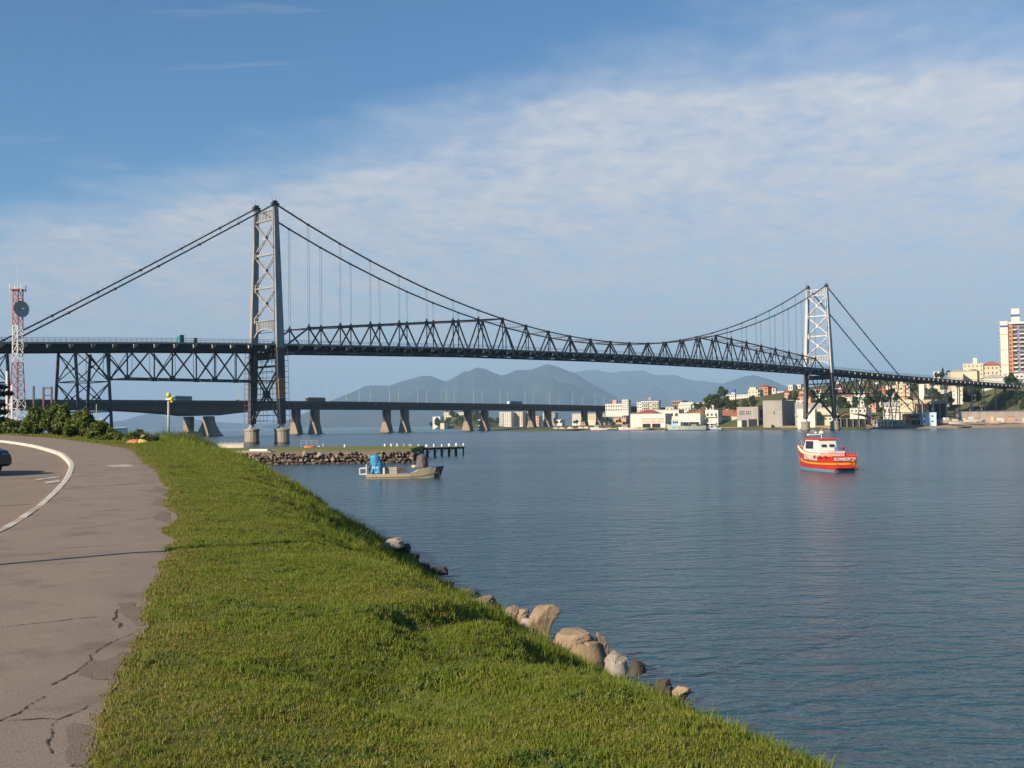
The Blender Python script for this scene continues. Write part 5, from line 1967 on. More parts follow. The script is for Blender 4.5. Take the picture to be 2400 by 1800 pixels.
# ---- apartment blocks under and over the hillside viaduct
b = Bld(2077, 905, 2132, 937, 800, 'cream apartment block with pink stair towers below the viaduct', wallC, 'apartment_block', 20, 12, cat='building', roofm=slabm)
b.windows(3, 7, 0.35, 0.3, a0=b.w * 0.3)
for a in (0.1, 0.72):
    b.piece('stair_tower', wallP, b.w * a, b.w * (a + 0.09), -1, b.h + 0.8, 1.4, 1.4)
b = Bld(2166, 898, 2203, 918, 790, 'cream house block with dark upper windows just under the viaduct', wallC, 'apartment_block', 20, 10, cat='building', roofm=slabm)
b.windows(1, 4, 0.4, 0.35, b.h * 0.5, b.h)
b = Bld(2150, 890, 2166, 927, 775, 'pair of pale round silos under the viaduct', wallW, 'silo', 25, 6, cat='silo')
b = Bld(2232, 912, 2256, 930, 745, 'small whitish house behind the viaduct posts', wallW, 'house', 20, 9)
b.windows(2, 3, 0.3, 0.3)
b = Bld(2195, 919, 2224, 936, 770, 'white house with stepped roofs above the boatyard', wallW, 'house', 25, 9, 'gable', wallW, 1.5)
b.windows(1, 3, 0.4, 0.4)

# ---- top of the hill on the photo's right
b = Bld(2229, 870, 2258, 900, 812, 'plain cream block with a shallow roof beyond the viaduct deck', wallC, 'store', 12, 14, 'gablef', slabm, 1.0, cat='building')
b = Bld(2258, 870, 2291, 900, 822, 'second plain cream block next to the shallow roofed one', wallC, 'store', 30, 12, 'gablef', slabm, 0.8, cat='building')
b = Bld(2258, 854, 2306, 898, 850, 'cream stepped apartment building with a white roof tower', wallC, 'apartment_block', 22, 16, cat='building')
b.windows(3, 5, 0.3, 0.28, b.h * 0.35, b.h)
b.piece('roof_tower', wallW, b.w * 0.50, b.w * 0.70, b.h, b.h + 4.6, -3, 4)
b.piece('roof_tank', wallPu, b.w * 0.32, b.w * 0.44, b.h, b.h + 3.0, -3, 3)
b.piece('balcony', openm, b.w * 0.36, b.w * 0.62, b.h * 0.62, b.h * 0.72, 0.5, 0.5)
b = Bld(2303, 857, 2352, 900, 846, 'cream apartment building with a terracotta roof beside the tower block', wallC, 'apartment_block', 15, 14, 'hip', tilem, 3.4, cat='building')
b.windows(3, 5, 0.3, 0.3, b.h * 0.2, b.h)
b = Bld(2306, 886, 2360, 900, 800, 'white gabled bungalow in front of the terracotta roofed apartments', wallW, 'house', 12, 10, 'gablef', slabm, 2.6)
b = Bld(2360, 877, 2400, 900, 806, 'white balconied house at the foot of the tower block', wallW, 'house', 12, 10)
b.windows(2, 4, 0.5, 0.35)
b.balconies(1, 0, b.w, 1.2, wallW, b.h * 0.45)
# tower block
b = Bld(2347, 757, 2366, 885, 838, 'tall apartment tower with orange and grey walls on the hilltop', wallW, 'tower_block', 20, 15, cat='building', par=1.2)
F = 3.05
nf = int(b.h / F)
ow, gw = b.w * 0.62, b.w * 1.75
b2 = [('orange_wing', wallO, b.w, b.w + ow, -1.2), ('grey_wing', wallPu, b.w + ow, b.w + ow + gw, -2.4)]
for nm, m_, a0, a1, out in b2:
    MB().frame(b.pt(a0, out, -5), b.e * (a1 - a0), -b.n * 13, (0, 0, b.h + 4)).build(nm, m_, b.rt)
b.piece('cornice', wallW, b.w, b.w + ow + gw, b.h - 1.0, b.h + 0.6, -0.6, 2.0)
b.piece('blue_band', bluem, -0.1, b.w + 0.1, b.h - 3.2, b.h - 1.8, 0.05, 0.2)
b.piece('roof_tower', wallW, b.w * 1.55, b.w * 2.6, b.h, b.h + 10.5, -4, 7)
b.piece('roof_band', bluem, b.w * 1.53, b.w * 2.62, b.h + 4.6, b.h + 6.2, -3.9, 7)
for f in range(nf - 1):
    z = 0.8 + F * f
    b.piece('window', winm, b.w + ow * 0.30, b.w + ow * 0.66, z + 0.9, z + 2.1, -1.16)
    a0 = b.w + ow
    for k, (x0, x1) in enumerate(((0.02, 0.34), (0.52, 0.86))):
        if (f * 7 + k * 3) % 5 != 0:
            b.piece('balcony', wallW if (f + k) % 4 else wallC, a0 + gw * x0, a0 + gw * x1, z - 0.1, z + 0.85, -1.0, 1.4)
        b.piece('window', winm, a0 + gw * x0, a0 + gw * x1, z + 1.0, z + 2.5, -2.36)
for f in range(3):
    b.piece('seam', slabm, 0, b.w, b.h * (0.22 + 0.28 * f), b.h * (0.22 + 0.28 * f) + 0.5, 0.04)
for f in range(nf - 2):
    z = 2 + F * f
    c = b.o - b.n * 2 - b.e * 0.05
    MB().frame(Vector((c.x, c.y, b.z0 + z)) - b.e * 0.9, b.e * 0.9, -b.n * 3, (0, 0, 1.0)).build('balcony', wallG, b.rt)

# ---- hotel on the hill left of the grey block
b = Bld(1754, 915, 1776, 950, 905, 'cream hotel tower with curved gable on the hill behind the grey block', wallC, 'hotel', 30, 14, cat='building')
b.piece('gable_top', wallC, b.w * 0.15, b.w * 0.8, b.h, b.h + 2.4, 0, 3)
for i in range(4):
    b.side('balcony', wallW, 1, 8, b.h * (0.15 + 0.2 * i), b.h * (0.15 + 0.2 * i) + 1.1, 1.2, 1.2)
b.windows(4, 3, 0.25, 0.35)
b = Bld(1722, 925, 1756, 945, 915, 'white hotel wing with close upright windows beside the cream hotel tower', wallW, 'hotel', 30, 12, cat='building', roofm=bluem)
b.windows(3, 10, 0.35, 0.45)
b = Bld(1696, 925, 1722, 942, 918, 'low white hotel wing with a blue sign box above the trees', wallW, 'hotel', 30, 12, cat='building', roofm=bluem)
b.windows(2, 5, 0.4, 0.35)
b.piece('sign_box', bluem, b.w * 0.62, b.w * 0.95, b.h + 1.6, b.h + 4.2, -2, 2)
b.piece('sign_base', wallW, b.w * 0.62, b.w * 0.95, b.h, b.h + 1.5, -2, 2)

# ---- above the concrete bridge deck
b = Bld(1503, 940, 1543, 965, 1080, 'white hotel with long balconies above the concrete bridge end', wallW, 'hotel', 15, 16, cat='building', roofm=bluem)
b.balconies(3, 0.5, b.w * 0.42, 1.4, wallC)
b.balconies(3, b.w * 0.58, b.w * 0.98, 1.4, wallC)
b.windows(3, 8, 0.6, 0.35)
b.piece('roof_tower', wallG, b.w * 0.38, b.w * 0.58, b.h, b.h + 3.6, -3, 5)
b = Bld(1493, 944, 1503, 965, 1083, 'lower white side wing left of the balconied hotel', wallW, 'hotel_wing', 15, 12, cat='building')
b.windows(3, 2, 0.5, 0.35)
b = Bld(1419, 948, 1458, 965, 1150, 'low white apartment row left of the round white block', wallW, 'apartment_block', 20, 12, cat='building')
b.windows(2, 7, 0.5, 0.4)
b.piece('roof_tower', wallP, b.w * 0.40, b.w * 0.62, b.h, b.h + 4.5, -2, 5)
b = Bld(1458, 938, 1472, 962, 1140, 'narrow tall white block at the concrete bridge end', wallW, 'apartment_block', 25, 8, cat='building')
b.windows(5, 3, 0.45, 0.4)
b = Bld(1576, 941, 1598, 962, 1000, 'unfinished brown concrete frame building', wallT, 'frame_building', 28, 14, cat='building', roofm=wallT)
b.windows(3, 5, 0.75, 0.62, m_=openm, sill=False)
b = Bld(1590, 950, 1618, 968, 950, 'white stepped gable house below the unfinished frame building', wallW, 'house', 30, 12, 'gable', wallW, 2.6)
b.windows(1, 4, 0.3, 0.4)
b = Bld(1624, 946, 1650, 965, 940, 'white balconied villa among palms left of the wooded hill', wallW, 'villa', 30, 10)
b.windows(2, 4, 0.5, 0.4)
b.balconies(2, 0, b.w, 1.2)

# ---- small houses on the slope: photo box, distance, look
slope = [
    (1801, 908, 1818, 920, 1010, 'W', 'tile', 'white house with terracotta roof highest above the grey block'), (1821, 918, 1838, 932, 960, 'W', 'flat', 'square white house just above the shaded side of the grey block'),
    (1848, 903, 1858, 925, 985, 'W', 'flat', 'slim white tower house by the brown hill shoulder'), (1866, 902, 1877, 920, 990, 'W', 'flat', 'bright white cube house left of the far tower leg'),
    (1838, 913, 1858, 928, 1000, 'O', 'tile', 'ochre house with red roof behind the slim white tower house'), (1842, 928, 1880, 938, 930, 'W', 'flat', 'long white terrace row left of the far tower'),
    (1876, 925, 1888, 938, 920, 'C', 'flat', 'cream house beside the long white terrace'), (1905, 914, 1918, 928, 905, 'W', 'flat', 'white house seen between the far tower legs, upper'),
    (1910, 922, 1945, 932, 890, 'C', 'tile', 'low tiled house row seen between the far tower legs'), (1972, 925, 1998, 938, 850, 'C', 'tile', 'cream house with a wide red roof right of the far tower'),
    (2002, 920, 2026, 940, 845, 'W', 'flat', 'large white house on the slope right of the far tower'), (2028, 925, 2044, 945, 835, 'P', 'tile', 'pink house behind the trestle legs'),
    (1995, 938, 2025, 950, 800, 'W', 'flat', 'white terraced walls stepping down the slope by the trestle'), (2014, 895, 2024, 915, 910, 'W', 'flat', 'narrow white house high behind the first trestle'),
    (2027, 900, 2036, 918, 905, 'O', 'tile', 'orange house high between the trestle legs'), (2048, 897, 2060, 912, 915, 'B', 'flat', 'pale blue roofed house high behind the viaduct'),
    (2062, 908, 2078, 920, 860, 'O', 'tile', 'orange roofed cottage left of the pink stair towers'), (2100, 890, 2125, 903, 860, 'C', 'tile', 'tiled house directly under the viaduct deck'),
    (1992, 958, 2030, 968, 710, 'W', 'flat', 'long white roofed shop row above the rusty shed'), (2090, 934, 2112, 948, 760, 'C', 'tile', 'cream cottage among trees below the pink stair towers'),
    (2128, 935, 2150, 948, 745, 'C', 'tile', 'tiled cottage above the dark open warehouse'), (1955, 907, 1975, 920, 900, 'W', 'tile', 'white tiled house right above the far tower brace'),
    (1925, 934, 1950, 945, 860, 'C', 'flat', 'low cream house behind green trees between the far tower legs'), (1700, 948, 1716, 962, 860, 'C', 'tile', 'cottage half hidden by trees above the orange hall'),
    (2188, 872, 2204, 885, 870, 'W', 'flat', 'small white house on the skyline over the viaduct'), (1655, 950, 1672, 964, 880, 'W', 'flat', 'small white house below the villa among trees'),
    (1560, 955, 1578, 972, 960, 'C', 'flat', 'cream block left of the brown frame building'), (1780, 905, 1800, 925, 985, 'O', 'tile', 'red roofed house right of the cream hotel tower'),
]
cm = {'W': wallW, 'O': wallO, 'C': wallC, 'P': wallP, 'B': wallB}
for i, (u0, v0, u1, v1, Y, c, rf, lab) in enumerate(slope):
    b = \
        Bld(u0, v0 + (2 if rf == 'tile' else 0), u1, v1, Y, lab, cm[c], 'house', 20 + (i * 7) % 22, 9, 'hip' if rf == 'tile' else None, (tilem if i % 3 else tiler) if rf == 'tile' else slabm, 2.0, 'house', 'houses on the far hillside')
    b.windows(2 if b.h > 5 else 1, max(2, int(b.w / 2.6)), 0.42, 0.42)

# ---- the many little houses packed between them
marks = [(1850, 'above the grey block'), (1890, 'left of the far tower'), (1945, 'between the far tower legs'), (2005, 'right of the far tower'), (2060, 'behind the trestle'), (2105, 'by the pink stair towers'), (2160, 'below the pale silos'), (2300, 'under the viaduct posts')]
looks = [('W', 'flat', 'small white flat roofed'), ('C', 'tile', 'small cream red roofed'), ('W', 'tile', 'small white red roofed'), ('C', 'flat', 'small cream flat roofed'), ('P', 'tile', 'small pink red roofed'), ('O', 'flat', 'small ochre flat roofed')]
rh = random.Random(19)
for i in range(60):
    U = rh.uniform(1836, 2235)
    t = rh.random()
    Y = 770 + 190 * t
    V = 955 - 50 * t + rh.uniform(-4, 4)
    wd = rh.uniform(9, 20)
    c, rf, lk = looks[rh.choice((0, 0, 0, 1, 2, 2, 3, 4, 5))]
    mk_ = next(m for x, m in marks if U < x)
    level = 'lowest' if t < 0.3 else 'middle' if t < 0.65 else 'upper'
    b = Bld(U, V - rh.uniform(8, 13), U + wd, V, Y, '%s house in the %s rows %s' % (lk, level, mk_), cm[c], 'house', rh.uniform(12, 42), 8, 'hip' if rf == 'tile' else None, (tilem if i % 3 else tiler) if rf == 'tile' else slabm, 1.8, 'house', 'small houses packed on the far slope')
    b.windows(1, max(2, int(b.w / 2.8)), 0.4, 0.4, sill=False)

# ---- headland beyond the concrete bridges
head = [
    (1014, 977, 1031, 990, 1850, 'W', 0, 0, 'white house low on the wooded headland'), (1040, 966, 1058, 985, 1900, 'C', 4, 4, 'cream block on top of the wooded headland'),
    (1072, 967, 1090, 984, 1890, 'W', 3, 4, 'white villa on the headland left of a bridge pier'), (1032, 992, 1040, 1003, 1800, 'C', 0, 0, 'small cream boathouse on the headland shore'),
    (1120, 984, 1136, 996, 1830, 'W', 0, 0, 'white low house between two bridge piers on the headland'), (1171, 966, 1197, 998, 1860, 'W', 7, 5, 'first white apartment slab behind the bridge, beside the pier'),
    (1200, 966, 1224, 996, 1870, 'C', 7, 5, 'second apartment slab behind the bridge'), (1226, 967, 1240, 996, 1880, 'G', 7, 3, 'narrow grey apartment slab behind the bridge'),
    (1243, 976, 1262, 997, 1850, 'P', 3, 4, 'pinkish block right of the narrow grey slab'), (1273, 968, 1284, 994, 1870, 'W', 7, 2, 'slim white slab left of a dark pier'),
    (1286, 968, 1300, 994, 1870, 'G', 7, 3, 'slim grey slab right of the slim white one'), (1304, 984, 1316, 995, 1800, 'W', 1, 2, 'small white store under the bridge'),
    (1341, 970, 1363, 990, 1500, 'W', 4, 5, 'white gridded office block under the bridge deck'), (1376, 970, 1397, 984, 1480, 'C', 3, 5, 'cream block right of the gridded office'),
    (1399, 971, 1416, 984, 1460, 'C', 3, 4, 'second cream block right of the gridded office'), (1438, 972, 1466, 984, 1200, 'P', 1, 5, 'low pink roofed house under the bridge end'),
]
cm['G'] = wallG
for u0, v0, u1, v1, Y, c, r_, k_, lab in head:
    b = Bld(u0, v0, u1, v1, Y, lab, cm[c], 'apartment_block' if r_ > 2 else 'house', 22, 14, cat='building' if r_ > 2 else 'house', bury=14, roofm=slabm)
    if r_:
        b.windows(r_, k_, 0.5, 0.45, sill=False)
    if r_ >= 7:
        for j in range(r_):
            b.piece('balcony', wallW, b.w * 0.08, b.w * 0.34, b.h * j / r_ + 0.1, b.h * j / r_ + 1.1, 1.5, 1.5)

# ---- quays, walls, wharf
o = thing('quay_wall', W(1910, 1000, 652), 'tan stone quay wall at the far tower foot', 'wall')
qa, qb = W(1834, 1004, 690), W(1962, 1003, 650)
MB().bar((qa.x, qa.y, 0.6), (qb.x, qb.y, 0.6), 1.6, 3.2).build('wall_face', mat('tan quay stone', (0.34, 0.235, 0.15), 0.9, (0.25, 0.17, 0.11), 0.4, 0.6), o)
MB().bar((qa.x, qa.y + 0.2, 2.34), (qb.x, qb.y + 0.2, 2.34), 2.2, 0.28).build('coping', concl, o)
o = thing('retaining_wall', W(2320, 985, 694), 'long pale retaining wall below the green slope', 'wall')
ra, rb_ = W(2236, 975, 700), W(2440, 970, 706)
MB().bar((ra.x, ra.y, 5.2), (rb_.x, rb_.y, 5.2), 1.2, 8.6).build('wall_face', mat('pale patched wall', (0.48, 0.40, 0.32), 0.9, (0.36, 0.28, 0.22), 0.3, 0.5, stains=(0.56, 0.46, 0.36), stain_scale=0.3), o)
MB().bar((ra.x, ra.y, 9.7), (rb_.x, rb_.y, 9.7), 1.6, 0.4).build('coping', wallPu, o)
k = 22
for i in range(k):
    p = ra.lerp(rb_, (i + 0.5) / k)
    if i % 3 != 1:
        MB().box((p.x - 1.3, p.y - 0.75, 2.2 + (i % 4) * 0.5), (p.x + 1.0, p.y - 0.62, 4.6 + (i % 5) * 0.45)).build('wall_panel', (wallP, wallC, wallW, wallT)[i % 4], o)
beach = mat('shore sand', (0.36, 0.26, 0.17), 0.95, (0.27, 0.19, 0.125), 0.3, 0.6)
vv = []
bu_ = np.linspace(2030, 2480, 50)
for U in bu_:
    ys_ = interp(U, F_U, F_S)
    for dy, z in ((-9, -0.5), (-4, 0.35), (0, 1.0), (8, 1.9), (24, 3.0)):
        p = W(U, 1000, ys_ + dy)
        vv.append((p.x, p.y, z + 0.15 * nz(p.x, p.y, 0.2, 2)))
tag(place('beach', np_mesh('beach', vv, grid_faces(50, 5)[:, ::-1], [beach], True), Matrix.Identity(4)), 'narrow sandy shore with boats hauled out', kind='structure')


def wharf(u0, u1, Y, label, n):
    a, c = W(u0, 1000, Y), W(u1, 1000, Y)
    o = thing('wharf', ((a.x + c.x) / 2, Y, 0), label, 'wharf')
    MB().box((a.x, Y - 2.0, 1.35), (c.x, Y + 9, 1.85)).build('wharf_deck', wallT, o)
    for i in range(n):
        x = a.x + (c.x - a.x) * (i + 0.3) / n
        for y in (-1.6, 2.5):
            MB().tube((x, Y + y, -1.5), (x, Y + y, 1.4), 0.28, None, 6).build('pile', woodd, o)


wharf(1560, 1800, 752, 'long low wharf on piles in front of the grey building', 26)
wharf(1300, 1385, 872, 'low white edged wharf at the concrete bridge end', 14)
wharf(1520, 1572, 818, 'dark short wharf behind the fishing boats', 8)

# ---- trees of the far shore
treem = leafmat('far tree leaves', (0.034, 0.058, 0.016), (0.066, 0.090, 0.024), 0.3)
treem2 = leafmat('far dry tree leaves', (0.085, 0.075, 0.030), (0.060, 0.070, 0.022), 0.3)


def crown_blobs(seed, h, r):
    q = random.Random(seed)
    out = []
    for i in range(9):
        a = q.uniform(0, 6.28)
        k = q.uniform(0, 0.62)
        out.append(((r * k * math.cos(a), r * k * math.sin(a), h * q.uniform(0.42, 0.86)), (r * q.uniform(.35, .5), r * q.uniform(.35, .5), h * q.uniform(.14, .24))))
    return out


TK = []
for s_ in range(5):
    TK.append(leaf_mesh('far_crown', crown_blobs(s_ + 40, 8.0, 4.0), 420, 0.85, treem if s_ < 4 else treem2, 60 + s_))
tb = MB().tube((0, 0, -1.0), (0, 0, 5.0), 0.25, 0.12, 6)
tme = bpy.data.meshes.new('far_trunk')
tme.from_pydata(tb.v, [], tb.f)
tme.materials.append(barkm)


def far_tree(U, V, Y, size, label, kind=None, ground=None):
    p = W(U, V, Y)
    z = ground if ground is not None else p.z
    k = random.randrange(4) if kind is None else kind
    s_ = size / 8.0
    M = Matrix.Translation((p.x, Y, z)) @ Matrix.Rotation(random.uniform(0, 6.28), 4, 'Z') @ Matrix.Diagonal((s_ * random.uniform(.9, 1.2), s_ * random.uniform(.9, 1.2), s_, 1))
    rt = place('tree', tme, M)
    tag(rt, label, 'tree', 'trees of the far shore')
    place('crown', TK[k], M, rt)
    return rt


rt_ = random.Random(3)
clusters = [
    ((1645, 1700), (945, 962), (835, 880), 13, 'tree on the wooded knoll left of the cream hotel', None, (9, 13)),
    ((1700, 1772), (948, 965), (800, 860), 14, 'tree on the reddish knoll below the cream hotel', 4, (8, 12)),
    ((1690, 1702), (922, 935), (880, 890), 3, 'tall feathery tree before the blue sign hotel wing', None, (11, 13)),
    ((1832, 1880), (935, 952), (800, 880), 8, 'tree on the slope right of the grey block', None, (7, 10)),
    ((1905, 1955), (935, 965), (730, 800), 12, 'tree on the green slope between the far tower legs', None, (8, 12)),
    ((1960, 2010), (948, 966), (720, 760), 9, 'tree below the white house right of the far tower', None, (8, 11)),
    ((2030, 2090), (930, 962), (720, 790), 14, 'dark tree around the trestle feet', None, (9, 13)),
    ((2095, 2140), (938, 955), (735, 765), 6, 'tree below the pink stair towers', None, (6, 9)),
    ((2135, 2165), (905, 935), (770, 800), 5, 'tree beside the pale silos', None, (8, 11)),
    ((2165, 2235), (925, 960), (715, 780), 14, 'tree on the slope under the viaduct posts', 4, (7, 11)),
    ((2255, 2300), (920, 960), (715, 780), 9, 'dark tree in the shade under the viaduct end', None, (8, 12)),
    ((2345, 2400), (915, 965), (712, 770), 13, 'bush on the green slope under the tower block', None, (4, 8)),
    ((2355, 2400), (890, 905), (790, 800), 5, 'tree at the viaduct end below the tower block', None, (8, 11)),
    ((2185, 2232), (880, 890), (850, 880), 5, 'tree on the skyline over the viaduct', None, (7, 9)),
    ((1340, 1480), (990, 1000), (880, 960), 14, 'low tree behind the far fishing boats', None, (5, 8)),
    ((1625, 1650), (955, 965), (890, 930), 4, 'palm like tree by the white balconied villa', None, (7, 9)),
    ((1275, 1340), (985, 1000), (1700, 1800), 8, 'low tree on the grass under the concrete bridge', None, (9, 12)),
]
for (ua, ub), (va, vb), (ya, yb), n, lab, kd, (ha, hb) in clusters:
    for i in range(n):
        U, Y = rt_.uniform(ua, ub), rt_.uniform(ya, yb)
        t = (Y - ya) / (yb - ya)
        V = vb + (va - vb) * t + rt_.uniform(-3, 3)
        far_tree(U, V, Y, 0.62 * rt_.uniform(ha, hb), lab, kd)
for i in range(34):
    U = rt_.uniform(1010, 1170)
    Y = rt_.uniform(1810, 1930)
    x = (U - 1200) / FPX * Y
    hz = 2 + 24 * math.exp(-((U - 1085) / 55.0) ** 2) * sstep((Y - 1800) / 120)
    far_tree(U, 995, Y, rt_.uniform(9, 14), 'tree covering the low headland beyond the bridge', None, hz)
# a slim dark conifer on the skyline
p = W(2210, 885, 860)
rt = thing('conifer', p, 'slim dark conifer on the skyline above the viaduct', 'tree')
MB().tube(p, p + Vector((0, 0, 6)), 0.3, 0.1, 6).build('trunk', barkm, rt)
place('crown', leaf_mesh('crown', [((p.x, p.y, p.z + 1.5 + i * 0.9), (1.5 - i * 0.2, 1.5 - i * 0.2, 0.8)) for i in range(7)], 500, 0.6, dark_leaf, 5), Matrix.Identity(4), rt)

# ================================================================== BOATS
# ---- red fire boat, stern towards us
fb_red = mat('fire boat red', (0.56, 0.035, 0.022), 0.4, (0.48, 0.03, 0.02), 1.2, spec=0.45, stains=(0.40, 0.04, 0.03), stain_scale=0.8)
fb_yel = mat('fire boat yellow', (0.70, 0.36, 0.02), 0.45, (0.62, 0.31, 0.02), 1.2)
fb_blue = mat('fire boat blue', (0.10, 0.30, 0.40), 0.5, (0.07, 0.22, 0.34), 1.2)
fb_white = mat('fire boat white', (0.72, 0.68, 0.60), 0.45, (0.62, 0.58, 0.51), 1.0, spec=0.45)
fp = G(1981, 1107, 0.0)
FL, FBM = 10.0, 2.9
M = local((fp.x, fp.y, 0), R(-10.5))
fb = thing('fire_boat', M @ Vector((4.5, 0, 0)), 'red fire boat with white cabin and yellow stripe moored alone', 'boat')
shr = lambda t: 1.58 - 0.10 * math.sin(math.pi * min(1, t / 0.8)) + 0.85 * max(0, (t - 0.35) / 0.65) ** 2.0
bands = [('bottom', fb_blue, lambda t: -0.5, lambda t: 0.22 + 0.08 * t), ('hull', fb_red, lambda t: 0.22 + 0.08 * t, lambda t: shr(t) * 0.40 + 0.1),
         ('rubbing_strake', fb_yel, lambda t: shr(t) * 0.40 + 0.1, lambda t: shr(t) * 0.51 + 0.1), ('topside', fb_red, lambda t: shr(t) * 0.51 + 0.1, shr)]
for i, (nm, m_, lo, hi) in enumerate(bands):
    k = 1.035 if nm == 'rubbing_strake' else 1.0
    rg = hull_rings(FL, FBM * k, shr, None, -0.5, 0.90, 18, 2.1, hi, 0.70, lo, 0.22)
    if nm != 'topside':
        MB(M).loft(rg).build(nm, m_, fb, False)
    else:
        MB(M).loft(rg, True, False).build(nm, m_, fb, False)
        b = MB(M)
        b.add(rg[0], [(0, 1, 2, 3, 4, 5)])
        b.build('transom', fb_red, fb)
deckf = mat('boat deck tan', (0.40, 0.30, 0.20), 0.8)
rg = [[(FL * t + 0.02, y, shr(t) - 0.38) for y in (-FBM / 2 * k, FBM / 2 * k)] for t, k in ((0, .84), (0.3, .94), (0.5, .9), (0.7, .72), (0.85, .42), (0.95, .12))]
MB(M).loft(rg, False, False).build('deck', deckf, fb)
# cap rail
for sd in (-1, 1):
    b = MB(M)
    pts = []
    for i in range(19):
        r_ = hull_rings(FL, FBM, shr, None, -0.5, 0.90, 18, 2.1, shr, 0.70, None, 0.22)[i]
        q = r_[2] if sd > 0 else r_[3]
        pts.append(Vector(q))
    for p, q in zip(pts[:-1], pts[1:]):
        b.bar(p, q, 0.12, 0.07)
    b.build('cap_rail', fb_yel, fb)
# white balusters on the bulwark
rgs = hull_rings(FL, FBM, shr, None, -0.5, 0.90, 18, 2.1, shr, 0.70, None, 0.22)
for sd in (-1, 1):
    for t in np.linspace(0.28, 0.90, 19):
        i = min(17, int(t * 18))
        f = t * 18 - i
        a, c = Vector(rgs[i][2 if sd > 0 else 3]), Vector(rgs[i + 1][2 if sd > 0 else 3])
        p = a.lerp(c, f)
        b = MB(M)
        b.tube(p, p + Vector((0, 0, 0.34)), 0.055, 0.05, 6)
        b.build('baluster', fb_white, fb)
    b = MB(M)
    last = None
    for t in np.linspace(0.28, 0.93, 12):
        i = min(17, int(t * 18))
        p = Vector(rgs[i][2 if sd > 0 else 3]).lerp(Vector(rgs[i + 1][2 if sd > 0 else 3]), t * 18 - i) + Vector((0, 0, 0.36))
        if last:
            b.bar(last, p, 0.06, 0.05)
        last = p
    b.build('hand_rail', fb_red, fb)
# stern rail
for y in np.linspace(-1.2, 1.2, 13):
    MB(M).tube((0.06, y, 1.56), (0.06, y, 1.84), 0.03, None, 5).build('stern_baluster', fb_red, fb)
MB(M).bar((0.06, -1.25, 1.82), (0.06, 1.25, 1.82), 0.07, 0.05).build('stern_rail', fb_red, fb)
for y in (-1.22, 1.22):
    MB(M).bar((0.06, y, 1.82), (2.7, y * 1.06, 1.80), 0.06, 0.05).build('stern_rail', fb_red, fb)
    for x in np.linspace(0.3, 2.5, 9):
        MB(M).tube((x, y * 1.04, 1.36), (x, y * 1.04, 1.80), 0.03, None, 5).build('stern_baluster', fb_red, fb)
# cabin with raked front
cw = 1.02
b = MB(M)
prof = [(3.5, 1.0), (7.5, 1.15), (7.25, 1.95), (6.7, 3.12), (3.75, 3.12)]
b.loft([[(x, s * (cw if z < 2 else cw * 0.90), z) for x, z in prof] for s in (-1, 1)])
cab = b.build('cabin', fb_white, fb)
MB(M).loft([[(x, s * 1.0, z) for x, z in ((3.6, 3.125), (6.95, 3.125), (7.0, 3.20), (6.8, 3.28), (3.65, 3.26))] for s in (-1, 1)]).build('cabin_roof', fb_red, fb)
for y in (-0.42, 0.42):
    MB(M).box((3.58, y - 0.24, 2.42), (3.66, y + 0.24, 2.66)).build('aft_window', darkm, cab)
for sd in (-1, 1):
    for x0 in (4.9, 5.35, 5.8, 6.25):
        b = MB(M)
        yy0, yy1 = sd * cw * 0.975, sd * cw * 0.925
        b.loft([[(x0, yy0 + o, 2.22), (x0 + 0.36, yy0 + o, 2.22), (x0 + 0.33, yy1 + o, 2.98), (x0, yy1 + o, 2.98)] for o in (-0.03, 0.035)])
        b.build('side_window', darkm, cab)
b = MB(M)
for y in (-0.62, 0.0, 0.62):
    b.loft([[(7.14 + o, y - 0.26, 2.25), (7.14 + o, y + 0.26, 2.25), (6.82 + o, y + 0.25, 2.95), (6.82 + o, y - 0.25, 2.95)] for o in (-0.05, 0.05)])
b.build('windscreen', darkm, cab)
MB(M).box((1.9, -0.95, 1.0), (3.48, 0.75, 1.95)).build('engine_box', fb_white, fb)
MB(M).box((1.85, -1.0, 1.953), (3.49, 0.80, 2.02)).build('engine_box_lid', fb_white, fb)
bluebox = mat('boat crate blue', (0.10, 0.14, 0.30), 0.6)
MB(M).box((2.2, -0.85, 2.023), (2.9, -0.35, 2.42)).build('stowage_box', bluebox, fb)
MB(M).tube((2.5, -1.05, 1.6), (2.5, -1.05, 2.44), 0.20, None, 10).build('drum', fb_red, fb)
# mast, radar, lights
MB(M).tube((5.0, 0, 3.26), (5.0, 0, 4.2), 0.04, 0.03, 6).build('mast', fb_white, fb)
MB(M).tube((5.0, 0, 3.75), (5.0, 0, 3.98), 0.26, 0.22, 12).build('radar_dome', fb_white, fb)
MB(M).bar((5.2, -0.1, 3.66), (6.4, 0.75, 3.62), 0.05, 0.05).build('search_light_arm', fb_white, fb)
MB(M).tube((6.3, 0.72, 3.60), (6.55, 0.78, 3.60), 0.10, None, 8).build('search_light', fb_white, fb)
member('bow_staff', M @ Vector((9.3, 0.1, 2.1)), M @ Vector((8.7, 0.5, 3.0)), 0.06, 0.06, fb_white, fb, (1, 0, 0))
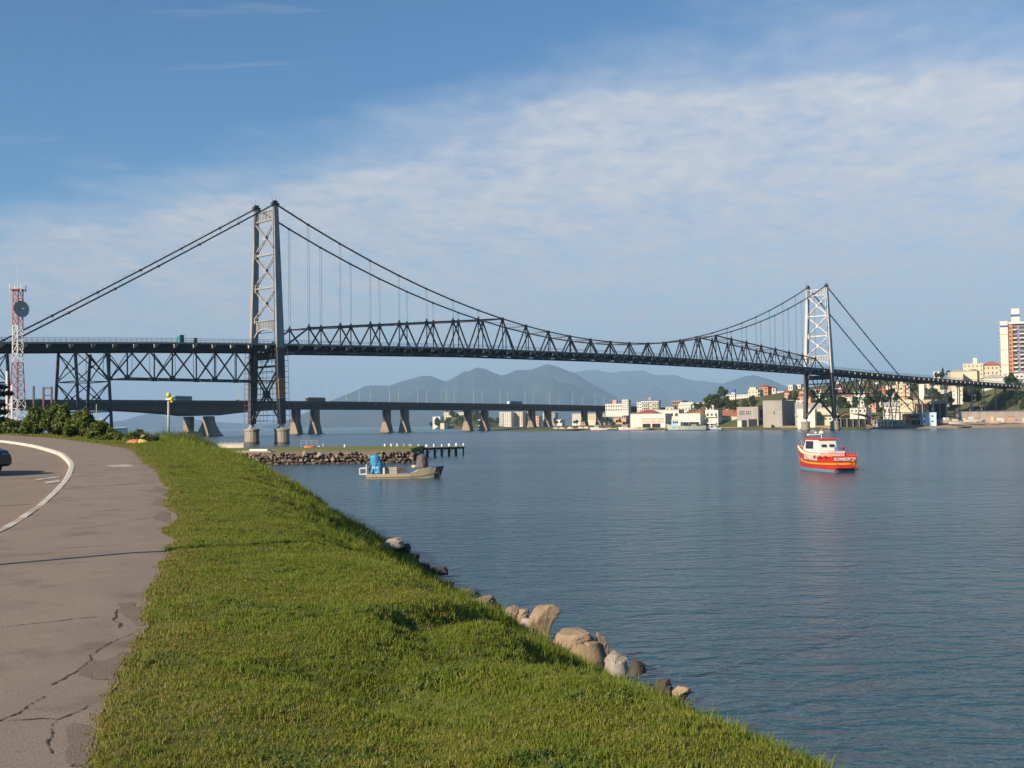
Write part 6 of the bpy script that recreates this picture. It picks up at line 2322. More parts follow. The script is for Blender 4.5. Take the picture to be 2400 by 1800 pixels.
# swim step, ladder, fenders
MB(M).box((-0.62, -1.18, 0.42), (-0.005, 1.18, 0.52)).build('stern_step', fb_red, fb)
for y in (-1.1, 1.1):
    member('step_bracket', M @ Vector((-0.55, y, 0.42)), M @ Vector((0.0, y, 0.15)), 0.07, 0.07, fb_red, fb, (0, 1, 0))
for y in (-0.95, -0.55):
    member('ladder_side', M @ Vector((-0.30, y, 0.5)), M @ Vector((-0.08, y, 1.30)), 0.05, 0.05, tyrem, fb, (0, 1, 0))
for z in (0.65, 0.85, 1.05):
    member('ladder_rung', M @ Vector((-0.2, -0.95, z)), M @ Vector((-0.2, -0.55, z)), 0.05, 0.05, fb_yel, fb)
MB(M).box((-0.03, -0.45, 0.72), (-0.002, 1.26, 0.92)).build('stern_stripe', fb_yel, fb)
for t in (0.36, 0.26, 0.16):
    i = int(t * 18)
    p = Vector(rgs[i][2]) + Vector((0, 0.10, -0.02))
    MB(M).tube(p + Vector((-0.22, 0, 0)), p + Vector((0.22, 0, 0)), 0.11, 0.11, 8).build('fender', redh, fb)
member('hook', M @ Vector((-0.35, 0.95, 0.5)), M @ Vector((-0.35, 0.95, 0.85)), 0.12, 0.10, fb_red, fb, (0, 1, 0))


def lettering(body, size, Mx, material, parent):
    cu = bpy.data.curves.new('lettering', 'FONT')
    cu.body = body
    cu.size = size
    cu.align_x = 'CENTER'
    cu.extrude = 0.012
    cu.offset = size * 0.018
    cu.materials.append(material)
    tmp = bpy.data.objects.new('lettering_tmp', cu)
    COL.objects.link(tmp)
    bpy.context.view_layer.update()
    me = bpy.data.meshes.new_from_object(tmp.evaluated_get(bpy.context.evaluated_depsgraph_get()))
    bpy.data.objects.remove(tmp)
    return place('lettering', me, Mx, parent)


# lettering on the transom reads from astern, on the side it follows the bow flare
Mt = M @ Matrix.Translation((-0.045, 0.02, 1.13)) @ Matrix(((0, 0, -1, 0), (-1, 0, 0, 0), (0, 1, 0, 0), (0, 0, 0, 1)))
lettering('BOMBEIROS', 0.43, Mt, fb_white, fb)
pa, pb = Vector(rgs[9][1]), Vector(rgs[14][1])
for (i0, i1) in ((5, 11),):
    # port side, letters run from the bow aft as seen from outside
    a = Vector(rgs[i1][2]).lerp(Vector(rgs[i1][1]), 0.42)
    c = Vector(rgs[i0][2]).lerp(Vector(rgs[i0][1]), 0.42)
    d = (c - a).normalized()
    up = (Vector(rgs[i0][2]) - Vector(rgs[i0][1])).normalized()
    up = (up - d * up.dot(d)).normalized()
    nn = d.cross(up).normalized()
    mid = (a + c) / 2 + nn * 0.13
    Ms = M @ Matrix((( d.x, up.x, nn.x, mid.x), (d.y, up.y, nn.y, mid.y), (d.z, up.z, nn.z, mid.z), (0, 0, 0, 1)))
    lettering('BOMBEIROS', 0.58, Ms, fb_white, fb)
lin = MB()
p0 = M @ Vector((0.1, -1.25, 1.0))
p1 = G(2037, 1107, 0.02)
for i in range(10):
    f0, f1 = i / 10, (i + 1) / 10
    sag = lambda f: Vector((0, 0, -0.7 * f * (1 - f)))
    lin.bar(p0.lerp(p1, f0) + sag(f0), p0.lerp(p1, f1) + sag(f1), 0.02)
lin.build('mooring_line', woodd, fb)

# ---- beige work skiff with tarpaulins
sk = G(858, 1122, 0.0)
SL = 7.0
M = local((sk.x, sk.y, 0), R(84.0))
sf = thing('work_skiff', M @ Vector((3.5, 0, 0)), 'low beige work skiff with blue and grey covered gear', 'boat')
beige = mat('skiff beige hull', (0.56, 0.47, 0.33), 0.6, (0.47, 0.39, 0.27), 1.5, stains=(0.33, 0.24, 0.15), stain_scale=1.2)
tan = mat('skiff worn rail', (0.42, 0.27, 0.13), 0.7, (0.34, 0.21, 0.10), 2.0)
shs = lambda t: 0.44 + 0.02 * t + 0.52 * sstep((t - 0.58) / 0.2) + 0.10 * max(0, (t - 0.8) / 0.2)
MB(M).loft(hull_rings(SL, 2.1, shs, None, -0.25, 0.95, 20, 2.6, None, 0.80, None, 0.35)).build('hull', beige, sf)
MB(M).loft(hull_rings(SL, 2.18, shs, None, -0.25, 0.95, 20, 2.6, lambda t: 0.22 + 0.45 * max(0, (t - 0.6) / 0.4) ** 2, 0.80, lambda t: 0.10 + 0.45 * max(0, (t - 0.6) / 0.4) ** 2, 0.35), True, False).build('rub_strake', tan, sf)
darkh = mat('skiff dark bow', (0.035, 0.035, 0.055), 0.5)
MB(M).loft(hull_rings(SL * 1.004, 2.0, lambda t: shs(t) + 0.03, None, -0.27, 0.95, 20, 2.6, None, 0.80, None, 0.36)[17:]).build('bow_plate', darkh, sf)
wt = mat('skiff white', (0.74, 0.70, 0.63), 0.5, (0.62, 0.58, 0.52), 2.0)
# stern frame
for y in (-0.85, 0.85):
    MB(M).tube((0.05, y, 0.45), (0.05, y, 1.35), 0.045, None, 6).build('frame_post', wt, sf)
    MB(M).tube((-0.60, y, 0.42), (-0.60, y, 1.02), 0.035, None, 6).build('frame_post', wt, sf)
    for z in (0.44, 1.02):
        MB(M).bar((-0.60, y, z), (0.05, y, z), 0.06).build('frame_bar', wt, sf)
for z in (0.44, 1.02):
    MB(M).bar((-0.60, -0.85, z), (-0.60, 0.85, z), 0.06).build('frame_bar', wt, sf)


def tarp(cx, cy, z0, z1, rx, ry, m_, nm, seed, lean=0.0, hood=0.0):
    """a sheet thrown over gear: falls in folds"""
    rings = []
    n = 34
    for k in range(13):
        t = k / 12
        ring = []
        for i in range(n):
            a = 2 * math.pi * i / n
            f = 1 + 0.09 * math.sin(5 * a + seed + 2.0 * t) * (1.15 - t) + 0.07 * math.sin(11 * a + seed * 2 + 5 * t) + 0.16 * mnoise.noise(Vector((math.cos(a) * 2, math.sin(a) * 2, t * 4 + seed)))
            prof = (1 - 0.22 * t + hood * math.sin(math.pi * t) * 0.3) if t < 0.72 else (1 - 0.22 * t) * math.sqrt(max(0.0, 1 - ((t - 0.72) / 0.281) ** 2)) + 0.02
            ring.append((cx + rx * prof * f * math.cos(a) + lean * t, cy + ry * prof * f * math.sin(a), z0 + (z1 - z0) * t + 0.05 * math.sin(5 * a + seed) * (1 - t)))
        rings.append(ring)
    return MB(M).loft(rings).build(nm, m_, sf, True)


tbl = mat('blue tarpaulin', (0.045, 0.26, 0.44), 0.5, (0.03, 0.18, 0.35), 1.6, spec=0.5)
tgr = mat('grey tarpaulin', (0.12, 0.10, 0.105), 0.6, (0.075, 0.062, 0.068), 2.2, spec=0.3)
tarp(1.12, 0.05, 0.50, 1.66, 0.64, 0.50, tbl, 'blue_tarpaulin', 1.0, -0.05)
tarp(1.02, 0.0, 1.26, 2.36, 0.52, 0.42, tbl, 'blue_tarpaulin', 4.0, -0.22, 0.0)
tarp(5.35, 0.0, 0.92, 2.32, 0.60, 0.46, tgr, 'grey_tarpaulin', 2.0, 0.06)
for y in (-0.55, 0.55):
    MB(M).box((1.62, y - 0.05, 0.45), (1.78, y + 0.05, 1.05)).build('console_post', wt, sf)
meshm = mat('crate grey mesh', (0.45, 0.42, 0.37), 0.7, (0.36, 0.33, 0.29), 3.0)
for i, (x0, x1, y0, y1, m_) in enumerate(((1.85, 2.95, 0.25, 0.9, meshm), (2.95, 3.85, -0.8, -0.2, tgr))):
    c = MB(M)
    for a in range(4):
        for zz in (0.46 + 0.155 * a,):
            c.box((x0, y0, zz), (x1, y0 + 0.03, zz + 0.12))
            c.box((x0, y1 - 0.03, zz), (x1, y1, zz + 0.12))
    for x in (x0, (x0 + x1) / 2 - 0.02, x1 - 0.04):
        c.box((x, y0 - 0.012, 0.46), (x + 0.04, y1 + 0.012, 1.06))
    c.box((x0 + 0.02, y0 + 0.04, 0.47), (x1 - 0.02, y1 - 0.04, 0.98))
    c.build('crate', m_, sf)
bm_ = MB(M)
for i in range(16):
    a0, a1 = 2 * math.pi * i / 16, 2 * math.pi * (i + 1) / 16
    bm_.bar((0.55 + 0.24 * math.cos(a0), 0.95, 0.78 + 0.24 * math.sin(a0)), (0.55 + 0.24 * math.cos(a1), 0.95, 0.78 + 0.24 * math.sin(a1)), 0.16, 0.16, (0, 1, 0))
bm_.build('tyre_fender', tyrem, sf)
MB(M).box((3.3, -0.9, 0.46), (4.1, 0.9, 0.58)).build('thwart', bluebox, sf)
MB(M).ball((4.65, 0.62, 1.08), 0.22, (1.3, 1, 0.7), 10, 6).build('net_float', cream, sf, True)
member('plank', M @ Vector((2.0, 0.2, 0.75)), M @ Vector((1.4, 0.4, 2.3)), 0.10, 0.05, wood, sf)
member('bow_marker', M @ Vector((6.45, 0.75, 1.02)), M @ Vector((6.8, 0.5, 0.72)), 0.10, 0.03, orange, sf, (0, 1, 0))
p0, p1 = M @ Vector((6.95, 0.3, 0.8)), G(1033, 1128, 0.0)
MB().bar(p0, p1, 0.03).build('anchor_line', rust, sf)

# ---- fishing boats at the far wharf
def trawler(u0, u1, Y, h, label, hullm, stripe, cabm, cabx, bow_left=True, mast=True, green=False):
    L = (u1 - u0) / FPX * Y
    a = W(u1 if bow_left else u0, 1000, Y)
    M = local((a.x, Y, 0), R(-90 if bow_left else 90))
    o = thing('fishing_boat', ((a.x), Y, 0), label, 'boat')
    sh = lambda t: h * (0.62 + 0.10 * (1 - t) ** 2 + 0.38 * max(0, (t - 0.3) / 0.7) ** 2)
    MB(M).loft(hull_rings(L, L * 0.27, sh, None, -0.6, 0.8, 14, 2.0, None, 0.75, None, 0.35)).build('hull', hullm, o)
    MB(M).loft(hull_rings(L * 1.002, L * 0.275, sh, None, -0.6, 0.8, 14, 2.0, lambda t: 0.50 + 0.1 * t, 0.75, lambda t: -0.1, 0.35), True, False).build('waterline_band', stripe, o)
    x0, x1 = L * cabx, L * (cabx + 0.17)
    MB(M).loft([[(x, y, z) for y, z in ((-L * .085, h * .6), (L * .085, h * .6), (L * .075, h * 1.5), (-L * .075, h * 1.5))] for x in (x0, x1)]).build('wheelhouse', cabm, o)
    MB(M).box((x0 - 0.3, -L * .09, h * 1.5), (x1 + 0.4, L * .09, h * 1.58)).build('wheelhouse_roof', whitem, o)
    for i in range(3):
        xa = x0 + (x1 - x0) * (0.1 + 0.3 * i)
        MB(M).box((xa, -L * .086, h * 1.12), (xa + (x1 - x0) * 0.2, L * .086, h * 1.36)).build('window', winm, o)
    if mast:
        for xm, hm in ((L * 0.45, h * 3.6), (L * 0.62, h * 3.1)):
            MB(M).tube((xm, 0, h * 0.5), (xm, 0, hm), 0.09, 0.05, 6).build('mast', brackm, o)
        member('derrick', M @ Vector((L * 0.45, 0, h * 1.0)), M @ Vector((L * 0.18, 0, h * 2.5)), 0.10, 0.10, brackm, o)
    MB(M).box((L * 0.25, -L * .06, h * 0.6), (L * 0.38, L * .06, h * 0.95)).build('hatch', wallT, o)
    MB(M).ball((L * 0.15, 0, h * 0.72), L * 0.05, (1.3, 1, 0.7), 8, 5).build('net_heap', openm, o)
    return o


hw_ = mat('boat hull white', (0.74, 0.69, 0.60), 0.5, (0.62, 0.56, 0.48), 0.6)
hg_ = mat('boat hull pale green', (0.42, 0.52, 0.46), 0.5, (0.35, 0.44, 0.40), 0.6, stains=(0.45, 0.26, 0.13), stain_scale=0.4)
trawler(1386, 1446, 858, 2.6, 'white fishing boat with red waterline, farther left of the pair', hw_, redh, wallW, 0.72)
trawler(1452, 1520, 830, 2.6, 'white fishing boat with red waterline before the warehouse doors', hw_, redh, wallW, 0.74)
trawler(1567, 1653, 741, 4.3, 'large pale green trawler with derricks before the white shed', hg_, rust, wallB, 0.74)
trawler(1652, 1690, 743, 2.2, 'small light blue boat behind the green trawler stern', wallB, tidem, wallB, 0.3, True, False)

# ---- hauled boats and wreckage on the shore
def beached(U, V, Y, L, m_, label, head=80, h=1.2, canopy=None):
    p = W(U, V, Y)
    M = local(p, R(head))
    o = thing('beached_boat', p, label, 'boat')
    MB(M).loft(hull_rings(L, L * 0.28, lambda t: h * (0.75 + 0.35 * t * t), None, 0.0, 0.85, 10, 2.2, None, 0.7, None, 0.3)).build('hull', m_, o)
    MB(M).loft(hull_rings(L * 1.005, L * 0.29, lambda t: h * (0.78 + 0.36 * t * t), None, 0.0, 0.85, 10, 2.2, None, 0.7, lambda t: h * (0.66 + 0.34 * t * t), 0.3)).build('gunwale', wallW if m_ is not wallW else wallO, o)
    if canopy:
        MB(M).box((L * 0.25, -L * .1, h * 0.8), (L * 0.55, L * .1, h * 1.5)).build('cuddy', canopy, o)


beached(2204, 992, 672, 9.5, wallC, 'long cream boat hauled out beside the light blue house', 76, 2.2, wallW)
beached(2226, 994, 668, 8.0, wallW, 'white boat hauled out on the sand right of the cream boat', 84, 2.0, wallC)
beached(2192, 992, 676, 5.0, wallT, 'brown upturned looking boat between the blue house and the cream boat', 100, 2.6)
beached(2262, 988, 676, 8.5, wallW, 'white boat with a wheelhouse farther up the sand', 95, 1.8, wallB)
beached(2290, 990, 680, 5.5, wallC, 'small cream boat near the middle of the sandy shore', 70, 1.4)
beached(2318, 992, 684, 6.5, wallP, 'pinkish boat lying on the sand below the retaining wall', 100, 1.4)
beached(2246, 1002, 664, 7.5, darkh, 'dark low canoe at the water edge of the sandy shore', 92, 0.9)
for i, (U, V, Y, m_, lab) in enumerate(((2370, 982, 694, wallP, 'pink cabin on the sand below the retaining wall'), (2344, 984, 690, wallW, 'white crate stack on the sand below the retaining wall'))):
    p = W(U, V, Y)
    o = thing('beach_cabin', p, lab, 'cabin')
    MB().box((p.x - 1.6, Y - 1, p.z - 1.5), (p.x + 1.6, Y + 1, p.z + 1.6)).build('cabin_wall', m_, o)
    MB().box((p.x - 1.9, Y - 1.3, p.z + 1.603), (p.x + 1.9, Y + 1.3, p.z + 1.8)).build('cabin_roof', slabm, o)
for i, (U, V, Y) in enumerate(((1296, 1006, 873), (1310, 1005, 874), (1330, 1005, 874), (1355, 1003, 874), (1368, 1005, 874))):
    p = W(U, 1000, Y)
    o = thing('skiff', (p.x, Y, 1.9), '%s small white skiff on the white edged wharf' % order[i], 'boat', 'skiffs on the white edged wharf')
    M = local((p.x, Y, 1.87), R(90 + 10 * i))
    MB(M).loft(hull_rings(4.2, 1.4, lambda t: 0.75 + 0.3 * t * t, None, 0.0, 0.85, 8)).build('hull', (wallW, wallC)[i % 2], o)
    MB(M).box((1.2, -0.5, 0.75), (2.2, 0.5, 1.25)).build('cuddy', (wallB, yell, wallW)[i % 3], o)

# ================================================================== CAR AT THE LEFT EDGE
carp = mat('car black paint', (0.012, 0.012, 0.022), 0.25, (0.016, 0.016, 0.026), 1.0, spec=0.6)
cy = 38.0
cx0 = W(-14, 1095, cy).x
zr = road_z(cx0, cy) + 0.05
f = Vector((0.93, -0.36, 0)).normalized()
M = Matrix.Translation((cx0 - 3.72, cy + 1.5, zr)) @ Matrix((f, Vector((-f.y, f.x, 0)), Vector((0, 0, 1)))).transposed().to_4x4()
car = thing('parked_car', (cx0 - 2, cy, zr), 'black car nosing in at the left edge of the road', 'car')
body = [(-0.1, 0.32, 0.85), (0.0, 0.30, 0.98), (0.5, 0.26, 1.0), (2.0, 0.24, 0.98), (3.3, 0.24, 0.92), (3.85, 0.28, 0.80), (4.02, 0.36, 0.66)]
rings = []
for x, z0_, z1_ in body:
    k = 0.80 if x < 3.5 else 0.80 - 0.22 * (x - 3.5)
    rings.append([(x, -k, z0_), (x, k, z0_), (x, k * 1.02, (z0_ + z1_) / 2), (x, k * 0.93, z1_), (x, -k * 0.93, z1_), (x, -k * 1.02, (z0_ + z1_) / 2)])
MB(M).loft(rings).build('body', carp, car)
MB(M).loft([[(x, s_ * (0.74 if z < 1.1 else 0.60), z) for x, z in ((0.15, 0.97), (2.75, 0.96), (1.95, 1.42), (0.75, 1.45))] for s_ in (-1, 1)]).build('cabin', darkm, car)
MB(M).loft([[(x, s_ * 0.61, z) for x, z in ((0.72, 1.452), (1.97, 1.422), (1.9, 1.46), (0.8, 1.49))] for s_ in (-1, 1)]).build('roof', carp, car)
for x in (0.75, 3.15):
    for y in (-0.76, 0.76):
        wh = MB(M).tube((x, y - 0.1, 0.30), (x, y + 0.1, 0.30), 0.30, None, 16).build('wheel', tyrem, car)
        MB(M).tube((x, y - 0.105, 0.30), (x, y + 0.105, 0.30), 0.18, None, 12).build('rim', carw, wh)
for y in (-0.5, 0.5):
    MB(M).box((3.88, y - 0.16, 0.58), (3.99, y + 0.16, 0.70)).build('headlight', lensm, car)
# street lamp just outside the left edge, whose shadow crosses path and lawn
lb2 = Vector((-9.1, 11.1, 0))
lb2.z = road_z(lb2.x, lb2.y)
sl_ = thing('street_lamp', lb2, 'grey street lamp pole beside the road, left of the photo', 'lamp post')
MB().tube(lb2, lb2 + Vector((0, 0, 8.2)), 0.085, 0.05, 10).build('pole', lampm, sl_)
MB().bar(lb2 + Vector((0, 0, 8.15)), lb2 + Vector((-1.2, -0.6, 8.6)), 0.07).build('arm', lampm, sl_)
MB().frame(lb2 + Vector((-1.7, -0.8, 8.55)), (0.5, 0.2, 0.0), (-0.08, 0.2, 0), (0, 0, 0.12)).build('lamp_head', lensm, sl_)
lb3 = Vector((W(0, 1120, 36).x - 4.4, 36 - 3.9, 0))
lb3.z = road_z(lb3.x, lb3.y)
sl_ = thing('street_lamp', lb3, 'second grey street lamp pole farther along the road, left of the photo', 'lamp post')
MB().tube(lb3, lb3 + Vector((0, 0, 6.4)), 0.085, 0.05, 10).build('pole', lampm, sl_)
MB().frame(lb3 + Vector((-0.3, -0.2, 6.4)), (0.5, 0.2, 0.0), (-0.08, 0.2, 0), (0, 0, 0.12)).build('lamp_head', lensm, sl_)

# ================================================================== BOULDERS ON THE BANK
bould = [mat('shore boulder %d' % i, c, 0.9, tuple(x * 0.62 for x in c), 3.0, 0.7, 0.8, 14.0, stains=s_, stain_scale=2.5) for i, (c, s_) in enumerate((((0.31, 0.225, 0.145), (0.19, 0.135, 0.09)), ((0.35, 0.31, 0.265), (0.22, 0.19, 0.16)), ((0.26, 0.19, 0.14), (0.12, 0.09, 0.075)), ((0.085, 0.065, 0.055), (0.05, 0.04, 0.035))))]


def boulder(U, V, wpx, hpx, mi, label, seed, z=0.55, lean=0.0, deep=1.0, pointed=0.0, n=12):
    z += 0.36 if z >= 0.4 else 0.16 if seed < 100 else 0.0
    p = G(U, V, z)
    sx, sz = wpx / FPX * p.y / 2, hpx / FPX * p.y / 2
    q = random.Random(seed)
    planes = []
    for _ in range(n):
        d = Vector((q.gauss(0, 1), q.gauss(0, 1), q.gauss(0, 1))).normalized()
        planes.append((d, q.uniform(0.52, 0.92)))
    planes.append((Vector((q.uniform(-.3, .3), q.uniform(-.3, .1), 1)).normalized(), q.uniform(0.6, 0.8)))
    bm = bmesh.new()
    bmesh.ops.create_icosphere(bm, subdivisions=4, radius=1.0)
    for v in bm.verts:
        d = v.co.normalized()
        r_ = 1.12
        for pn_, h_ in planes:
            c_ = pn_.dot(d)
            if c_ > 0.05:
                r_ = min(r_, h_ / c_)
        r_ *= 1 + 0.06 * mnoise.noise(d * 2.3 + Vector((seed, 0, 0))) + 0.05 * mnoise.noise(d * 5.0 + Vector((0, seed, 0))) + 0.03 * mnoise.noise(d * 13.0)
        x_, y_, z_ = d * r_
        if z_ < 0:
            hr_ = math.hypot(x_, y_)
            g_ = min(6.0, max(1.0, 0.86 / max(hr_, 0.12))) if not pointed else 1.0
            x_, y_, z_ = x_ * g_, y_ * g_, z_ * 1.7
        k = 1 - pointed * min(1.0, max(0.0, -z_)) * 0.5
        k *= 1 + 0.22 * min(1.0, max(0.0, -z_)) * (1 - pointed)
        v.co = (x_ * sx * k + lean * max(-0.3, z_) * sz, y_ * sx * deep * k, z_ * sz)
    me = bpy.data.meshes.new('boulder')
    bm.to_mesh(me)
    bm.free()
    me.materials.append(bould[mi])
    o = place('boulder', me, Matrix.Translation(p) @ Matrix.Rotation(q.uniform(-.4, .4), 4, 'Z'))
    return tag(o, label, 'boulder')


boulder(1278, 1446, 66, 74, 0, 'upright tan boulder leaning over the water', 3, 0.75, 0.35, 0.8, 0.7)
boulder(1248, 1464, 50, 44, 1, 'pale grey boulder at the foot of the upright tan one', 8, 0.55, -0.3)
boulder(1352, 1502, 132, 78, 0, 'largest tan boulder, broad and rounded, at the water edge', 5, 0.50, 0.15, 0.7, 0, 16)
boulder(1408, 1508, 36, 60, 2, 'brown split block on the right end of the largest boulder', 12, 0.45, 0.1)
boulder(1444, 1548, 56, 52, 1, 'grey flat topped boulder right of the largest one', 14, 0.5)
boulder(1128, 1412, 62, 40, 2, 'brown boulder in the grass left of the upright one', 21, 0.65, 0.2)
boulder(1155, 1424, 34, 48, 3, 'dark wet boulder beside the brown one', 22, 0.5)
boulder(1198, 1436, 44, 46, 2, 'rust brown boulder between the dark and the pale ones', 23, 0.45, 0.2)
boulder(1225, 1440, 30, 30, 0, 'small tan stone just left of the upright boulder', 24, 0.45)
boulder(1085, 1388, 70, 24, 2, 'flat dark brown rock at the water edge farther along', 25, 0.3)
boulder(1045, 1370, 40, 20, 3, 'dark rock where the bank meets the water', 26, 0.3)
boulder(1022, 1334, 56, 16, 3, 'dark flat stone standing out in the water', 27, 0.12, 0.2, 0.5)
boulder(925, 1268, 46, 22, 1, 'pale slab on the grass edge farther along the bank', 28, 0.7, 0.3)
boulder(945, 1285, 34, 30, 3, 'dark stone behind the pale slab', 29, 0.4)
boulder(965, 1304, 34, 22, 3, 'dark wet stone below the pale slab', 30, 0.3)
boulder(985, 1325, 40, 20, 3, 'small black stone at the bank foot', 31, 0.25)
boulder(1556, 1606, 44, 34, 3, 'dark wet rock in the near water edge', 33, 0.25)
boulder(1592, 1625, 44, 44, 0, 'small pointed tan rock nearest along the bank', 34, 0.45, 0.4, 0.8, 0.4)
boulder(1494, 1560, 40, 30, 3, 'black stone in the shade right of the grey boulder', 35, 0.25)
rr_ = random.Random(8)
for i in range(40):
    y = 13 + 80 * rr_.random() ** 1.5
    x = float(at_line(SHORE, y)) + rr_.uniform(-0.25, 0.55)
    U, V = pix((x, y, 0.1))
    boulder(U, V, rr_.uniform(0.3, 0.7) * FPX / y, rr_.uniform(0.2, 0.4) * FPX / y, rr_.choice((2, 3, 3)), 'dark stone lining the foot of the distant bank', 100 + i, 0.1)['group'] = 'stones at the bank foot'

# ================================================================== GRASS
def blade_mesh(name, n, h, spread, wd, m_, seed, lean=0.5, upright=1.0):
    q = np.random.default_rng(seed)
    vs, fs = [], []
    for i in range(n):
        a = q.uniform(0, 6.283)
        r = spread * math.sqrt(q.random())
        bx, by = r * math.cos(a), r * math.sin(a)
        d = q.uniform(0, 6.283)
        L = h * q.uniform(0.5, 1.15)
        ln = lean * q.uniform(0.25, 1.3) * L
        dx, dy = math.cos(d) * ln, math.sin(d) * ln
        e = d + 1.57 + q.uniform(-.5, .5)
        wx, wy = math.cos(e) * wd * 0.5, math.sin(e) * wd * 0.5
        k = len(vs)
        z1 = L * 0.55 * upright
        z2 = L * upright * (1 - 0.35 * min(1.0, ln / L) ** 2)
        vs += [(bx - wx, by - wy, -0.02), (bx + wx, by + wy, -0.02), (bx + dx * .35 + wx * .8, by + dy * .35 + wy * .8, z1), (bx + dx * .35 - wx * .8, by + dy * .35 - wy * .8, z1), (bx + dx, by + dy, z2)]
        fs += [(k, k + 1, k + 2, k + 3), (k + 3, k + 2, k + 4)]
    me = bpy.data.meshes.new(name)
    me.from_pydata(vs, [], fs)
    me.materials.append(m_)
    me.update()
    return me


gr = [mat('grass green', (0.180, 0.222, 0.024), 0.55, (0.120, 0.168, 0.020), 1.1, 0.6, spec=0.25, transl=(0.22, 0.24, 0.025)),
      mat('grass olive', (0.245, 0.235, 0.034), 0.6, (0.170, 0.190, 0.026), 0.9, 0.6, spec=0.25, transl=(0.25, 0.23, 0.03)),
      mat('grass straw', (0.36, 0.27, 0.10), 0.7, (0.22, 0.175, 0.06), 1.0, 0.6, spec=0.2, transl=(0.26, 0.20, 0.06)),
      mat('weed leaf', (0.105, 0.150, 0.026), 0.5, (0.08, 0.12, 0.02), 2.0, 0.5, spec=0.3, transl=(0.09, 0.13, 0.02))]
gcol = bpy.data.collections.new('grass_tufts')
kinds = []
for i, (n, h, sp_, wd, mi, ln) in enumerate(((16, 0.062, 0.055, 0.0070, 0, 0.75), (16, 0.055, 0.06, 0.0070, 1, 0.95), (14, 0.085, 0.05, 0.0065, 0, 0.55), (12, 0.045, 0.07, 0.0065, 1, 1.3), (9, 0.045, 0.07, 0.0055, 2, 1.5), (9, 0.16, 0.05, 0.0075, 0, 0.5), (10, 0.125, 0.05, 0.0070, 1, 0.6), (9, 0.05, 0.06, 0.020, 3, 1.3))):
    o = bpy.data.objects.new('grass_tuft', blade_mesh('grass_tuft', n, h, sp_, wd, gr[mi], 200 + i, ln))
    gcol.objects.link(o)
    kinds.append(o.name)


def scatter(name, label, pts, rots, scl, idx, coll):
    me = bpy.data.meshes.new(name)
    me.vertices.add(len(pts))
    me.vertices.foreach_set('co', np.asarray(pts, dtype=np.float32).ravel())
    for nm, typ, arr in (('t_rot', 'FLOAT_VECTOR', rots), ('t_scl', 'FLOAT', scl), ('t_idx', 'INT', idx)):
        at = me.attributes.new(nm, typ, 'POINT')
        at.data.foreach_set('vector' if typ == 'FLOAT_VECTOR' else 'value', np.ascontiguousarray(arr, dtype=np.int32 if typ == 'INT' else np.float32).ravel())
    me.update()
    o = place(name, me, Matrix.Identity(4))
    tag(o, label, 'grass', kind='stuff')
    ng = bpy.data.node_groups.new(name + '_nodes', 'GeometryNodeTree')
    ng.interface.new_socket('Geometry', in_out='INPUT', socket_type='NodeSocketGeometry')
    ng.interface.new_socket('Geometry', in_out='OUTPUT', socket_type='NodeSocketGeometry')
    gi, go = ng.nodes.new('NodeGroupInput'), ng.nodes.new('NodeGroupOutput')
    ci = ng.nodes.new('GeometryNodeCollectionInfo')
    ci.inputs['Collection'].default_value = coll
    ci.inputs['Separate Children'].default_value = True
    ci.inputs['Reset Children'].default_value = True
    ip = ng.nodes.new('GeometryNodeInstanceOnPoints')
    ip.inputs['Pick Instance'].default_value = True

    def attr(nm, typ):
        a = ng.nodes.new('GeometryNodeInputNamedAttribute')
        a.data_type = typ
        a.inputs['Name'].default_value = nm
        return a.outputs['Attribute']

    L = ng.links.new
    m2p = ng.nodes.new('GeometryNodeMeshToPoints')
    L(gi.outputs[0], m2p.inputs[0])
    L(m2p.outputs[0], ip.inputs['Points'])
    L(ci.outputs[0], ip.inputs['Instance'])
    L(attr('t_idx', 'INT'), ip.inputs['Instance Index'])
    L(attr('t_rot', 'FLOAT_VECTOR'), ip.inputs['Rotation'])
    L(attr('t_scl', 'FLOAT'), ip.inputs['Scale'])
    L(ip.outputs[0], go.inputs[0])
    md = o.modifiers.new('scatter', 'NODES')
    md.node_group = ng
    return o


